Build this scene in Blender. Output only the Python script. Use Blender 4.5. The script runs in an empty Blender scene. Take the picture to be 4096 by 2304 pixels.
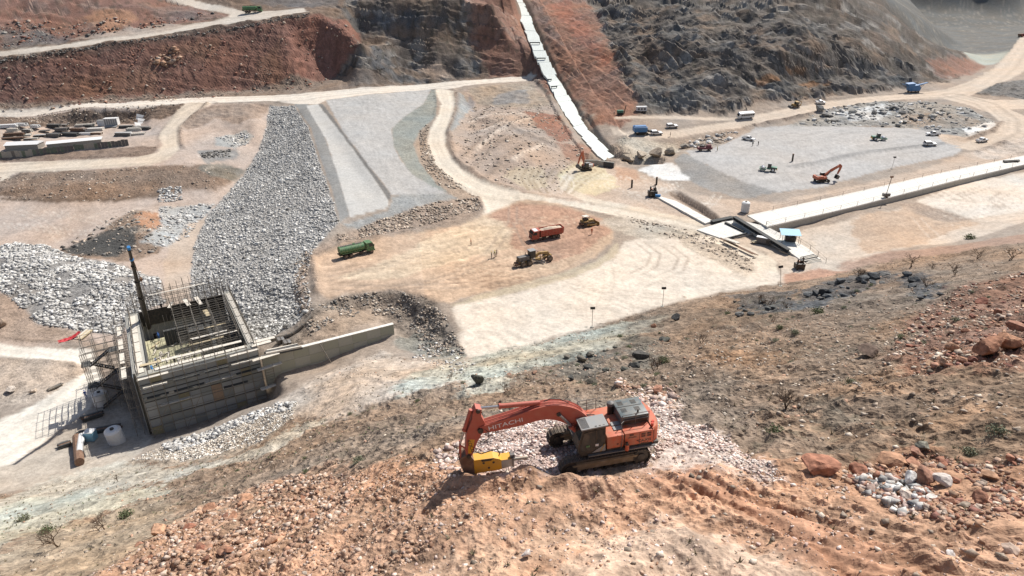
import bpy, bmesh, math, random
import numpy as np
from mathutils import Vector, Matrix, noise as mnoise
from mathutils.geometry import delaunay_2d_cdt
R = math.radians
random.seed(7); np.random.seed(7)
S = bpy.context.scene
col = S.collection

# ---------------------------------------------------------------- camera
CAM_H, PITCH, ROLL = 66.0, R(25.0), R(1.2)
cd = bpy.data.cameras.new('camera'); cd.lens = 24.0; cd.sensor_width = 36.0
cd.clip_start = 0.5; cd.clip_end = 6000
cam = bpy.data.objects.new('camera', cd); col.objects.link(cam)
_F = Vector((0, math.cos(PITCH), -math.sin(PITCH))); _U0 = Vector((0, math.sin(PITCH), math.cos(PITCH))); _R0 = Vector((1, 0, 0))
_R = _R0 * math.cos(ROLL) - _U0 * math.sin(ROLL); _U = _U0 * math.cos(ROLL) + _R0 * math.sin(ROLL)
cam.matrix_world = Matrix(((_R.x, _U.x, -_F.x, 0), (_R.y, _U.y, -_F.y, 0), (_R.z, _U.z, -_F.z, CAM_H), (0, 0, 0, 1)))
S.camera = cam
# ---------------------------------------------------------------- daylight
SUN_EL, SUN_AZ = R(50), R(42)          # azimuth clockwise from +Y
w = bpy.data.worlds.new('World'); S.world = w; w.use_nodes = True
nt = w.node_tree; bg = nt.nodes['Background']
sky = nt.nodes.new('ShaderNodeTexSky'); sky.sky_type = 'NISHITA'; sky.sun_disc = False
sky.sun_elevation = SUN_EL; sky.sun_rotation = SUN_AZ; sky.dust_density = 2.0
nt.links.new(sky.outputs[0], bg.inputs[0]); bg.inputs[1].default_value = 0.09
sd = bpy.data.lights.new('sun', 'SUN'); sd.energy = 5.0; sd.angle = R(0.5); sd.color = (1.0, 0.955, 0.89)
sun = bpy.data.objects.new('sun', sd); col.objects.link(sun)
_sd = Vector((math.sin(SUN_AZ) * math.cos(SUN_EL), math.cos(SUN_AZ) * math.cos(SUN_EL), math.sin(SUN_EL)))
sun.rotation_euler = _sd.to_track_quat('Z', 'Y').to_euler(); sun.location = (0, 0, 200)
S.view_settings.view_transform = 'Standard'; S.view_settings.look = 'None'
S.view_settings.exposure = 0.32; S.view_settings.gamma = 1.0; S.view_settings.use_curve_mapping = False
S.render.engine = 'CYCLES'; S.cycles.max_bounces = 4; S.cycles.diffuse_bounces = 2; S.cycles.glossy_bounces = 2

# ---------------------------------------------------------------- noise helpers (numpy)
_rs = np.random.RandomState(11)
_perm = np.concatenate([_rs.permutation(512)] * 2)
_grad = _rs.rand(512) * 2 * np.pi
_gx, _gy = np.cos(_grad), np.sin(_grad)
def pnoise(x, y):
    xi = np.floor(x).astype(np.int64); yi = np.floor(y).astype(np.int64)
    xf, yf = x - xi, y - yi
    u = xf * xf * xf * (xf * (xf * 6 - 15) + 10); v = yf * yf * yf * (yf * (yf * 6 - 15) + 10)
    def g(ix, iy, dx, dy):
        h = _perm[(_perm[ix & 511] + iy) & 511]
        return _gx[h] * dx + _gy[h] * dy
    a = g(xi, yi, xf, yf); b = g(xi + 1, yi, xf - 1, yf); c = g(xi, yi + 1, xf, yf - 1); d = g(xi + 1, yi + 1, xf - 1, yf - 1)
    return ((a + u * (b - a)) * (1 - v) + (c + u * (d - c)) * v) * 1.5
def fbm(x, y, o=4, lac=2.03, gain=0.5, w=None):
    s = np.zeros_like(x); a = 1.0; t = 0
    for i in range(o):
        s += a * pnoise(x + i * 17.3, y - i * 9.1) * (1 if w is None else fade(w / lac ** i)); t += a; x = x * lac; y = y * lac; a *= gain
    return s / t
def ridged(x, y, o=4, gain=0.5, w=None):
    s = np.zeros_like(x); a = 1.0; t = 0
    for i in range(o):
        s += a * (.5 - 2 * np.abs(pnoise(x + i * 31.7, y + i * 5.3))) * (1 if w is None else fade(w / 2.1 ** i)); t += a; x = x * 2.1; y = y * 2.1; a *= gain
    return s / t
def sstep(a, b, x):
    t = np.clip((x - a) / (b - a), 0, 1); return t * t * (3 - 2 * t)

# ---------------------------------------------------------------- terrain: surveyed points and break lines (metres)
LINES = [
 # foreground hillside
 [(-33.48, 21.08, 36),(-26.41, 23.33, 34),(-10.80, 17.19, 41),(-0.27, 14.25, 45),(7.03, 11.38, 49),(10.56, 9.27, 52),(12.72, 7.86, 54)],
 [(-63.06, 46.85, 16),(-41.26, 39.96, 23),(-22.49, 31.33, 32),(-10.08, 25.13, 38.5),(-0.26, 21.71, 42),(7.85, 19.69, 44),(13.13, 18.20, 45.5),(17.19, 16.73, 47),(20.39, 14.84, 49)],
 [(-82.31, 67.62, 2),(-61.98, 62.32, 6),(-49.50, 59.14, 10),(-35.84, 52.61, 17),(-21.20, 43.17, 26),(-10.04, 33.30, 35.3),(-3.25, 28.98, 39.7),(2.18, 28.79, 40),(8.22, 27.21, 41),(13.63, 25.67, 42),(18.43, 24.19, 43),(21.73, 22.24, 44.5),(25.23, 19.27, 47)],
 [(-4.25, 34.63, 37.2),(-1.15, 32.67, 38.3),(2.35, 31.21, 39.3),(5.03, 30.66, 39.7),(7.81, 31.07, 40)],
 [(-100.57, 84.70, -8),(-80.95, 83.82, -7.5),(-72.96, 86.39, -7),(-67.07, 87.51, -6.5),(-61.74, 87.59, -5.5),(-48.16, 85.78, -2),(-33.86, 86.19, 3),(-24.83, 79.16, 9),(-13.03, 62.17, 20)],
 [(-37.44, 69.12, 8),(-24.58, 58.27, 18),(-15.96, 48.95, 26),(-9.33, 43.16, 31)],
 [(-3.92, 48.21, 31),(3.31, 44.52, 33.5),(9.81, 42.74, 35),(12.15, 37.38, 37.5),(13.09, 29.53, 41)],
 [(19.77, 39.61, 37),(20.00, 30.31, 41),(24.88, 31.28, 41.5),(26.99, 29.24, 43),(31.02, 25.17, 46)],
 [(-23.59, 86.48, 8),(-18.51, 92.22, 7),(-10.80, 97.91, 5.5),(-0.75, 90.84, 10),(11.33, 80.12, 16),(20.60, 74.26, 20),(29.17, 70.84, 23),(35.23, 57.20, 31),(37.31, 46.22, 37.5),(40.36, 46.48, 38),(45.60, 39.39, 42)],
 [(-2.22, 73.76, 17),(8.89, 62.05, 24),(17.40, 54.98, 29),(25.97, 53.29, 31)],
 [(74.32, 89.73, 24),(65.05, 90.37, 22),(60.19, 101.82, 16),(50.70, 109.45, 11),(42.91, 107.07, 10),(29.15, 107.31, 7),(84.79, 77.04, 30)],
 # edge of the hillside against the pale field
 [(-40.39, 116.06, -5.5),(-26.37, 118.91, -2.5),(-11.31, 110.68, 0.2),(-7.94, 110.16, 0),(3.00, 115.22, 0),(16.09, 121.78, 0),(29.76, 129.93, 0),(45.05, 136.07, 0),(60.77, 140.56, 0),(73.73, 143.67, 0.8),(83.79, 144.30, 2.5),(94.96, 140.80, 5),(103.36, 126.71, 12),(129.13, 119.46, 16)],
 [(109.14, 156.24, 3),(124.14, 154.27, 6),(157.65, 148.07, 10)],
 [(90.11, 166.93, 0.4),(105.84, 167.35, 1),(130.26, 181.27, 0.6),(149.80, 189.16, 0.5),(207.91, 199.17, 1)],
 # pale field, dirt field
 [(-13.80, 133.89, 0),(1.11, 142.46, 0),(20.97, 155.51, 0),(29.31, 171.55, 0),(44.75, 173.66, 0),(61.29, 158.47, 0)],
 [(-49.81, 159.32, 0),(-43.84, 139.35, 0),(-37.49, 139.05, 0),(-27.29, 142.78, 0),(-16.51, 135.00, 0),(-11.30, 121.97, 0),(-10.02, 113.93, 0)],
 [(-52.55, 162.09, 0),(-45.10, 169.98, 0),(-35.39, 175.34, 0),(-15.36, 185.36, 0),(-8.87, 196.82, 0.2),(0.82, 205.31, 0.4),(18.83, 184.92, 0),(-8.69, 159.69, 0)],
 # pit below the dirt field
 [(-52.91, 151.91, -1),(-46.09, 133.54, -1.5),(-41.44, 125.24, -2),(-32.87, 128.32, -1.5),(-25.46, 127.05, -1)],
 [(-39.33, 138.12, -2),(-29.71, 138.66, -3.5),(-22.12, 135.37, -4),(-16.56, 124.27, -3),(-12.24, 112.63, -0.5)],
 [(-24.74, 128.20, -5),(-18.50, 119.44, -3)],
 # retaining wall foot on camera side
 [(-45.74, 111.88, -5),(-37.06, 119.54, -4),(-27.31, 124.24, -3.2)],
 [(-41.41, 104.65, -3),(-36.11, 107.42, -1.5),(-27.97, 105.03, 1.5)],
 # tower surroundings
 [(-119.11, 106.06, -10),(-95.35, 104.04, -10),(-77.68, 98.83, -10),(-65.71, 101.27, -10),(-57.91, 106.16, -10),(-46.46, 110.80, -9)],
 [(-139.65, 131.31, -9),(-113.76, 131.97, -9),(-103.10, 128.98, -9),(-90.81, 126.84, -9.5),(-86.19, 121.18, -10),(-87.05, 112.64, -10)],
 [(-105.99, 120.39, -9),(-98.99, 122.54, -8.6)],
 [(-101.95, 147.62, -8.5),(-111.48, 143.04, -8),(-118.97, 140.49, -7.5),(-148.69, 142.71, -8)],
 [(-56.02, 129.57, -6),(-46.59, 134.56, -3),(-51.71, 132.94, -5)],
 # riprap: toe (left) and shoulder (right)
 [(-86.82, 171.89, -8),(-93.50, 186.67, -8),(-99.70, 209.63, -7.5),(-102.38, 234.71, -6),(-103.34, 258.80, -4),(-104.38, 284.88, -1),(-108.35, 309.10, 4),(-113.39, 326.02, 8)],
 [(-79.49, 156.55, -8),(-67.64, 141.10, -8)],
 [(-44.87, 132.51, -1),(-50.26, 146.10, -0.5),(-50.95, 163.96, 0.3),(-48.46, 181.79, 2.6),(-56.01, 208.12, 4),(-66.87, 241.01, 6),(-79.96, 279.29, 8),(-94.13, 317.90, 10),(-101.17, 330.23, 10.3),(-109.56, 332.93, 10)],
 # crest strip
 [(-93.87, 327.66, 10.6),(-80.22, 297.64, 9.2),(-65.57, 261.23, 7),(-51.57, 227.53, 5),(-37.15, 194.91, 2.7)],
 [(-47.38, 186.07, 2.5),(-36.37, 193.67, 2.6),(-36.76, 204.52, 3.4),(-28.91, 205.86, 3.2),(-24.46, 211.51, 3.6)],
 [(-90.00, 331.16, 11.2),(-70.81, 286.30, 9.6),(-51.75, 236.61, 6.8),(-39.84, 204.87, 4)],
 [(-44.58, 177.92, 0.4),(-36.81, 184.17, 0.3),(-18.09, 191.62, 0.3),(-11.01, 205.50, 0.6)],
 [(-38.95, 358.03, 11.5),(-40.20, 307.06, 10),(-47.15, 281.81, 8.4),(-41.59, 248.13, 6.6),(-33.83, 226.13, 5),(-23.10, 210.54, 3.6),(-16.57, 206.33, 2.4)],
 # curving haul road
 [(-33.03, 347.93, 11.6),(-29.95, 299.99, 9.4),(-31.37, 270.02, 7.4),(-27.52, 244.52, 5),(-17.56, 222.24, 3),(-10.62, 212.78, 1.6)],
 [(-24.85, 343.28, 11.6),(-23.05, 299.77, 9.3),(-24.17, 268.43, 7.6),(-20.14, 241.82, 4.8),(-10.88, 220.76, 2.6),(2.13, 208.69, 1)],
 # middle ground
 [(-16.86, 333.51, 6.5),(-16.33, 282.43, 6),(-13.30, 248.24, 4.5),(2.38, 224.25, 2)],
 [(-8.30, 293.61, 8.5),(3.68, 303.69, 8),(20.21, 289.81, 7),(22.93, 261.65, 3.5),(16.89, 240.32, 1.5),(5.68, 246.49, 6),(0.01, 266.58, 7.5)],
 [(-19.87, 362.52, 13),(-5.66, 371.58, 13.2),(13.52, 381.29, 13.5),(14.04, 367.38, 13)],
 [(-17.42, 352.48, 12.5),(-3.48, 356.30, 13),(10.87, 365.05, 13),(19.83, 325.55, 9)],
 [(-15.02, 336.13, 7.5),(3.98, 323.52, 7.5),(14.44, 309.74, 7.5)],
 [(18.49, 224.15, 0.3),(28.27, 239.58, 0),(40.37, 244.07, 0),(49.76, 232.69, 0),(51.86, 205.11, 0),(20.84, 206.30, 0.3),(37.55, 194.37, 0)],
 # chute
 [(32.97, 255.07, 0.6),(27.25, 293.12, 4.5),(23.12, 332.97, 9.5),(19.81, 359.44, 15),(13.88, 389.14, 25.5),(8.86, 429.19, 37),(4.39, 478.52, 47),(0.95, 555.26, 59)],
 [(39.62, 259.41, 0.6),(33.97, 292.44, 4.5),(30.62, 332.06, 9.5),(26.42, 358.49, 15),(21.34, 387.70, 25.5),(16.48, 426.97, 37),(12.01, 474.80, 47),(8.15, 544.32, 59)],
 [(44.52, 271.98, 2.2),(38.21, 292.90, 6),(34.78, 332.43, 11.2),(30.92, 359.94, 18.6),(26.14, 386.06, 27.6),(21.88, 427.98, 39),(18.78, 465.25, 48.4)],
 # hill left of the chute
 [(-94.91, 351.94, 13),(-76.03, 357.01, 13),(-57.62, 369.08, 12.8),(-37.46, 376.04, 12.8),(-16.37, 379.04, 14),(4.94, 379.08, 15)],
 [(-81.35, 393.54, 29),(-60.56, 400.42, 30),(-38.07, 395.93, 31),(-16.57, 402.79, 31),(1.10, 393.11, 31.5)],
 [(-87.97, 418.00, 52.21),(-60.84, 416.00, 51.76),(-27.34, 415.00, 51.15),(-9.47, 412.00, 50.92)],
 [(-97.19, 445.00, 61.18),(-40.15, 440.00, 60.17)],[(-156.98, 440.00, 60.27),(-244.55, 430.00, 61.10),(-286.52, 425.00, 62.02)],
 # red bank, roads on the left
 [(-277.60, 307.52, 11),(-241.33, 332.10, 11),(-206.77, 338.29, 12),(-172.24, 346.89, 12.5),(-136.14, 356.07, 13),(-104.57, 358.24, 13)],
 [(-264.13, 290.88, 10.2),(-228.51, 312.85, 10.7),(-196.73, 320.28, 11.5),(-162.59, 325.65, 12),(-145.82, 329.96, 12),(-109.95, 335.07, 11.5)],
 [(-300.14, 342.00, 25.77),(-246.36, 350.00, 31.79),(-212.59, 360.00, 34.52),(-177.72, 372.00, 38.04),(-140.91, 385.00, 42.12),(-121.11, 390.00, 44.55),(-103.13, 395.00, 46.28),(-89.12, 387.00, 41.75)],
 [(-91.86, 375.71, 17),(-76.88, 378.00, 32.41),(-84.14, 392.00, 39.32)],
 [(-305.64, 350.00, 28.53),(-250.73, 358.00, 34.73),(-217.51, 370.00, 37.08),(-183.04, 385.00, 40.79),(-153.64, 398.00, 44.69),(-148.85, 410.00, 46.96),(-124.79, 404.00, 47.82),(-109.69, 405.00, 48.69)],
 [(-155.56, 404.00, 46.40),(-171.31, 412.00, 49.14),(-189.43, 420.00, 53.27),(-208.40, 440.00, 60.19)],
 [(-152.02, 414.00, 49.49),(-171.06, 424.00, 51.92),(-186.46, 436.00, 56.66)],
 [(-129.05, 420.00, 51.27),(-106.49, 420.00, 51.46)],
 [(-318.78, 375.00, 47.05),(-263.22, 382.00, 45.50),(-235.47, 388.00, 46.51),(-207.61, 395.00, 46.53),(-188.03, 398.00, 44.96)],
 [(-333.50, 398.00, 57.69),(-275.02, 405.00, 56.31),(-234.89, 410.00, 55.35),(-204.66, 415.00, 54.58)],
 # yard and lower-left flats
 [(-234.33, 318.67, 5),(-197.05, 317.55, 5),(-170.42, 323.44, 6),(-158.12, 300.96, 5),(-174.47, 277.10, 4),(-203.29, 271.66, 3.5),(-251.67, 272.55, 3.5),(-284.89, 313.35, 5)],
 [(-166.48, 321.13, 10),(-147.92, 326.00, 12),(-148.19, 307.11, 7),(-141.22, 286.15, 4.5),(-131.73, 267.54, 3)],
 [(-238.42, 254.85, 0),(-200.87, 266.80, 1),(-168.86, 265.92, 1.5),(-140.20, 265.12, 2.2)],
 [(-225.93, 239.60, -0.4),(-193.87, 255.87, 0),(-163.07, 255.21, 0.6),(-132.87, 255.56, 1.4),(-124.71, 261.52, 2)],
 [(-143.62, 323.49, 10),(-124.39, 321.32, 10),(-112.70, 307.17, 8),(-124.84, 300.05, 4.5),(-123.82, 278.93, 2.5),(-111.23, 279.92, 2)],
 [(-180.45, 235.11, -1.5),(-151.69, 234.54, -0.5),(-126.12, 240.25, 0.2),(-105.70, 246.44, -0.5)],
 [(-217.18, 227.27, -4),(-178.76, 231.35, -4),(-154.24, 225.24, -4),(-140.12, 224.29, -4),(-123.83, 233.62, -3),(-108.47, 237.33, -3)],
 [(-205.79, 213.03, -5),(-165.11, 210.49, -5),(-138.45, 208.83, -5),(-117.00, 223.64, -5),(-103.83, 231.64, -5)],
 [(-184.33, 186.18, -7),(-150.26, 187.36, -7),(-136.01, 192.91, -7),(-121.73, 202.15, -3),(-119.34, 215.08, -3.5),(-110.39, 203.36, -5),(-101.59, 190.95, -7),(-94.76, 175.04, -8)],
 [(-126.76, 183.61, -6),(-116.39, 191.12, -4.2),(-109.92, 198.59, -2),(-109.08, 182.63, -6)],
 [(-137.11, 179.28, -4),(-115.25, 168.07, -4.5),(-98.69, 161.47, -6.5),(-103.40, 154.38, -7.5),(-124.80, 159.53, -5),(-141.07, 174.92, -4.5),(-174.33, 174.62, -6)],
 # right: gravel pad, road, outcrops
 [(40.91, 247.76, 0.5),(46.57, 246.36, 0),(63.54, 256.70, 0),(69.60, 263.16, 0.6)],
 [(43.56, 256.69, 5),(53.30, 252.62, 5),(62.34, 252.88, 4),(71.86, 260.71, 3)],
 [(67.16, 253.67, 2.2),(71.95, 233.30, 2.2),(76.33, 216.33, 2),(84.85, 207.29, 1.2)],
 [(92.03, 276.45, 2.6),(104.75, 290.45, 2.6),(122.73, 293.36, 2.8),(147.61, 291.82, 2.6),(171.16, 288.16, 2.2),(182.90, 268.84, 1.6),(171.76, 253.04, 1.2),(147.27, 243.56, 0.8),(125.68, 229.02, 0.8),(98.15, 212.02, 0.8),(85.16, 208.12, 1.2)],
 [(51.04, 254.72, 0),(56.85, 227.15, 0),(67.00, 214.72, 0),(77.04, 206.03, 0.2),(105.15, 213.19, 0.3),(143.57, 236.63, 0.5),(185.91, 258.55, 0.8)],
 [(43.64, 289.07, 5),(50.72, 271.80, 4.5),(67.87, 277.45, 4.5),(87.17, 288.72, 4.5),(105.85, 294.55, 4.6),(137.97, 310.54, 4.8),(172.91, 327.22, 5.2),(214.61, 344.27, 5.6)],
 [(41.55, 299.58, 8),(55.39, 299.87, 8),(73.58, 303.78, 7.4),(91.46, 304.66, 6),(98.97, 300.11, 5)],
 [(47.11, 290.66, 7.6),(71.39, 293.86, 6.8),(87.58, 296.69, 5.4)],
 [(48.85, 302.54, 9),(73.49, 303.81, 8.6),(100.17, 304.83, 7),(132.94, 321.62, 7),(168.90, 339.28, 6.4),(201.53, 353.10, 6),(223.12, 359.11, 6)],
 [(220.46, 344.15, 5.5),(227.46, 324.24, 4.6),(211.66, 288.93, 3.2),(191.58, 267.97, 2.4),(176.96, 259.21, 1.6)],
 [(152.12, 322.50, 5),(184.80, 332.14, 5.4),(204.14, 316.53, 5),(205.96, 295.95, 3.6),(168.54, 299.90, 3.6)],
 [(238.98, 320.37, 4.5),(221.67, 294.80, 3.5),(204.77, 269.83, 2.5),(262.68, 259.63, 2),(300.13, 301.55, 4)],
 [(259.86, 391.72, 5.6),(337.56, 481.45, 4.4),(473.84, 659.64, 0.5),(707.97, 950.34, -2)],
 [(236.57, 344.95, 6),(274.12, 372.48, 7),(377.05, 390.26, 14),(250.22, 337.34, 6)],
 # right dark hill
 [(57.95, 316.94, 15),(86.86, 324.57, 15),(118.24, 335.82, 14.5),(154.31, 354.06, 14),(192.61, 370.24, 12),(221.73, 384.37, 9.5),(243.96, 391.65, 7)],
 [(57.69, 366.19, 27),(84.91, 360.95, 27),(114.45, 359.59, 27.5),(145.62, 362.91, 27.5),(184.44, 380.53, 25),(222.30, 402.22, 20),(252.52, 420.89, 13),(268.35, 421.17, 7)],
 [(57.30, 469.46, 47.5),(91.59, 451.59, 47.5),(126.73, 446.76, 47),(161.27, 442.26, 46.5),(200.13, 448.99, 45.5),(223.62, 456.34, 42.5)],
 [(36.81, 540.57, 58.5),(66.78, 550.73, 57.8),(144.12, 512.81, 56.8),(212.43, 512.45, 55.5)],
 [(288.43, 595.84, 53),(265.62, 509.32, 42),(272.17, 486.14, 30.5),(291.27, 476.11, 15.5),(294.89, 451.82, 5)],
 # valley and slope far beyond the ridge
 [(305.90, 456.34, 3),(368.71, 549.05, -1),(414.68, 654.31, -3),(456.16, 756.85, -3.5),(462.03, 694.01, -4),(573.59, 812.90, -4)],
 [(494.19, 855.35, -2),(534.07, 821.48, -3),(599.03, 839.90, -3),(762.43, 805.07, -3)],
 [(507.38, 939.57, 12),(560.51, 917.64, 12),(640.35, 905.96, 11),(834.99, 889.44, 8)],
 [(629.09, 1271.44, 38),(700.28, 1163.33, 38),(807.53, 1159.51, 36),(1039.96, 1124.64, 32)],
]
WORLD_PTS = [(470,1020,92),(620,940,92),(720,860,88),(760,780,60),(0,470,88),(-150,480,90),(-260,440,85),(100,470,84),(200,450,70),(-60,15,38),(0,15,47),(60,15,54),(-120,20,22),(140,20,60),(330,560,-3),(280,520,0),(400,1150,95),(900,1150,80),(-900,1150,190),(0,1150,190),
 (-900,500,95),(-900,50,-10),(900,50,60),(900,500,20),(-900,15,-10),(900,15,80),(-300,700,120),(0,700,125),(150,620,105)]

pts = []; edges = []
for L in LINES:
    b = len(pts); pts += L; edges += [(b + i, b + i + 1) for i in range(len(L) - 1)]
pts += WORLD_PTS
# two lines may run over the same survey point; snap to a unique set
zin = [p[2] for p in pts]
cv, ce, cf, ov, oe, of = delaunay_2d_cdt([Vector(p[:2]) for p in pts], edges, [], 0, 1e-4)
cz = []
for i, o in enumerate(ov):
    if o: cz.append(sum(zin[k] for k in o) / len(o))
    else: cz.append(None)
P0 = np.array([p[:2] for p in pts]); Z0 = np.array(zin)
for i, z in enumerate(cz):
    if z is None:                      # a crossing of two break lines
        d = np.hypot(P0[:, 0] - cv[i].x, P0[:, 1] - cv[i].y); k = np.argsort(d)[:4]
        cz[i] = float((Z0[k] / d[k]).sum() / (1 / d[k]).sum())
# the grid is a fan around the viewpoint's foot: cells grow with distance, as in any terrain LOD
NA, NR = 900, 900
ang = R(1) * np.interp(np.linspace(0, 1, NA), [0, .055, .945, 1], [-60, -41, 41, 60])
el = np.linspace(math.atan(60 / 17.5), math.atan(60 / 1130.0), NR)
# finer where the far hills rise
tt = np.linspace(0, 1, NR)
rad0 = 60 / np.tan(el)
rr_, w_ = np.linspace(17.5, 1130, 8000), None
dens = 60.0 / (60.0 ** 2 + rr_ ** 2) + 0.0026 * np.exp(-((rr_ - 372) / 62.0) ** 2) + 0.0010*np.exp(-((rr_ - 860) / 170.0) ** 2)
cum = np.concatenate([[0], np.cumsum((dens[1:] + dens[:-1]) / 2)]); cum /= cum[-1]
rad = np.interp(tt, cum, rr_)
RA, RR = np.meshgrid(ang, rad)        # [NR, NA]
GX = RR * np.sin(RA); GY = RR * np.cos(RA)
GZ = np.full(GX.shape, np.nan)
for f in cf:
    for k in range(1, len(f) - 1):
        a, b, c = cv[f[0]], cv[f[k]], cv[f[k + 1]]
        za, zb, zc = cz[f[0]], cz[f[k]], cz[f[k + 1]]
        aa = [math.atan2(p.x, p.y) for p in (a, b, c)]
        r3 = [p.length for p in (a, b, c)]
        # nearest distance of the triangle from the foot
        def segd(p, q):
            d = q - p; t = max(0, min(1, -p.dot(d) / max(1e-9, d.dot(d)))); return (p + d * t).length
        rmin = min(segd(a, b), segd(b, c), segd(c, a)); rmax = max(r3)
        i0 = max(0, np.searchsorted(rad, rmin) - 1); i1 = min(NR, np.searchsorted(rad, rmax) + 1)
        j0 = max(0, np.searchsorted(ang, min(aa)) - 1); j1 = min(NA, np.searchsorted(ang, max(aa)) + 1)
        if i0 >= i1 or j0 >= j1: continue
        X = GX[i0:i1, j0:j1]; Y = GY[i0:i1, j0:j1]
        det = (b.x - a.x) * (c.y - a.y) - (c.x - a.x) * (b.y - a.y)
        if abs(det) < 1e-9: continue
        u = ((X - a.x) * (c.y - a.y) - (c.x - a.x) * (Y - a.y)) / det
        v = ((b.x - a.x) * (Y - a.y) - (X - a.x) * (b.y - a.y)) / det
        m = (u >= -1e-6) & (v >= -1e-6) & (u + v <= 1 + 1e-6)
        Zt = za + u * (zb - za) + v * (zc - za)
        sub = GZ[i0:i1, j0:j1]; sub[m] = Zt[m]
bad = np.isnan(GZ)
for i in range(1, NR):                 # cells on the rim of the survey take their neighbour's height
    m = np.isnan(GZ[i]); GZ[i][m] = GZ[i - 1][m]
for i in range(NR - 2, -1, -1):
    m = np.isnan(GZ[i]); GZ[i][m] = GZ[i + 1][m]
GZ[np.isnan(GZ)] = 0.0
def blur(A, n):
    for _ in range(n):
        A[1:-1] = (A[:-2] + 2 * A[1:-1] + A[2:]) / 4
        A[:, 1:-1] = (A[:, :-2] + 2 * A[:, 1:-1] + A[:, 2:]) / 4
    return A
GZ = blur(GZ, 14)
def Hbase(x, y, G=None):
    G = GZ if G is None else G
    r = np.hypot(x, y); a = np.arctan2(x, y)
    fi = np.clip(np.interp(r, rad, np.arange(NR)), 0, NR - 1.001); fj = np.clip(np.interp(a, ang, np.arange(NA)), 0, NA - 1.001)
    i = np.floor(fi).astype(int); j = np.floor(fj).astype(int); di = fi - i; dj = fj - j
    return (G[i, j] * (1 - di) + G[i + 1, j] * di) * (1 - dj) + (G[i, j + 1] * (1 - di) + G[i + 1, j + 1] * di) * dj

# ---------------------------------------------------------------- ground cover: colour and relief by area (world polygons)
def lin(h, k=1.0):
    v = [int(h[i:i + 2], 16) / 255 for i in (0, 2, 4)]
    a = np.array([(c / 12.92 if c <= 0.04045 else ((c + 0.055) / 1.055) ** 2.4) * k for c in v])
    return a * (1 - DESAT) + (a @ np.array([0.25, 0.65, 0.10])) * DESAT
DESAT = 0.24
K = 0.80
def sdist(poly, X, Y):
    """signed distance, positive inside"""
    p = np.array(poly); d2 = np.full(X.shape, 1e18); ins = np.zeros(X.shape, bool)
    for a, b in zip(p, np.roll(p, -1, 0)):
        e = b - a; L = max(1e-9, e @ e)
        t = np.clip(((X - a[0]) * e[0] + (Y - a[1]) * e[1]) / L, 0, 1)
        d2 = np.minimum(d2, (X - a[0] - t * e[0]) ** 2 + (Y - a[1] - t * e[1]) ** 2)
        c = ((a[1] > Y) != (b[1] > Y)) & (X < (b[0] - a[0]) * (Y - a[1]) / (b[1] - a[1] + 1e-12) + a[0]); ins ^= c
    return np.where(ins, 1, -1) * np.sqrt(d2)
def sample_poly(poly, n, rs):
    p = np.array(poly); mn, mx = p.min(0), p.max(0); out = []; got = 0
    while got < n:
        q_ = rs.uniform(mn, mx, (n * 2, 2)); q_ = q_[sdist(poly, q_[:, 0], q_[:, 1]) > 0]; out.append(q_); got += len(q_)
        if len(q_) == 0: break
    return np.concatenate(out)[:n]
def ldist(line, X, Y):
    p = np.array(line); d2 = np.full(X.shape, 1e18)
    for a, b in zip(p[:-1], p[1:]):
        e = b - a; L = max(1e-9, e @ e)
        t = np.clip(((X - a[0]) * e[0] + (Y - a[1]) * e[1]) / L, 0, 1)
        d2 = np.minimum(d2, (X - a[0] - t * e[0]) ** 2 + (Y - a[1] - t * e[1]) ** 2)
    return np.sqrt(d2)
def window(pl, m):
    """index window of the fan that covers a polygon with a margin"""
    p = np.array(pl); r = np.hypot(p[:, 0], p[:, 1]); a = np.arctan2(p[:, 0], p[:, 1])
    rm = max(17, segmin(p) - m); i0 = np.searchsorted(rad, rm); i1 = np.searchsorted(rad, r.max() + m)
    da = m / max(20, rm)
    return slice(max(0, i0 - 1), min(NR, i1 + 1)), slice(max(0, np.searchsorted(ang, a.min() - da) - 1), min(NA, np.searchsorted(ang, a.max() + da) + 1))
def segmin(p):
    m = 1e9
    for a, b in zip(p, np.roll(p, -1, 0)):
        e = b - a; L = max(1e-9, e @ e); t = np.clip(-(a @ e) / L, 0, 1); q = a + t * e; m = min(m, math.hypot(*q))
    return m
WOB = fbm(GX / 9, GY / 9, 4)          # wobble of outlines
WOBF = fbm(GX / 2.2 + 50, GY / 2.2, 3)
WOBG = fbm(GX / 0.9, GY / 0.9 - 20, 3) * 2 + fbm(GX / 6 + 2, GY / 6, 3) * 2.5
COL = np.zeros(GX.shape + (3,)); COL[:] = lin('a3917f', K)
ROUGH = np.full(GX.shape, 0.5)        # stony roughness
HILL = np.zeros(GX.shape)             # rock-ledge relief
VARY = np.full(GX.shape, 1.0)         # colour blotchiness
def mask(poly, soft=1.0, wob=1.0):
    sl = window(poly, soft + wob * 2 + 2); X, Y = GX[sl], GY[sl]
    d = sdist(poly, X, Y) + wob * (WOB[sl] * 1.6 + WOBF[sl] * 0.6)
    if NEAR and wob >= 0.7: d = d + WOBG[sl] * 1.1; soft = soft * 1.6
    return sl, sstep(-soft, soft, d)
NEAR = False
def paint(poly, c, soft=1.0, wob=1.0, rough=None, hill=None, vary=None, k=1.0):
    sl, m = mask(poly, soft, wob); m = m * k
    if c: COL[sl] = COL[sl] * (1 - m[..., None]) + lin(c, K) * m[..., None]
    for arr, v in ((ROUGH, rough), (HILL, hill), (VARY, vary)):
        if v is not None: arr[sl] = arr[sl] * (1 - m) + v * m
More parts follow.
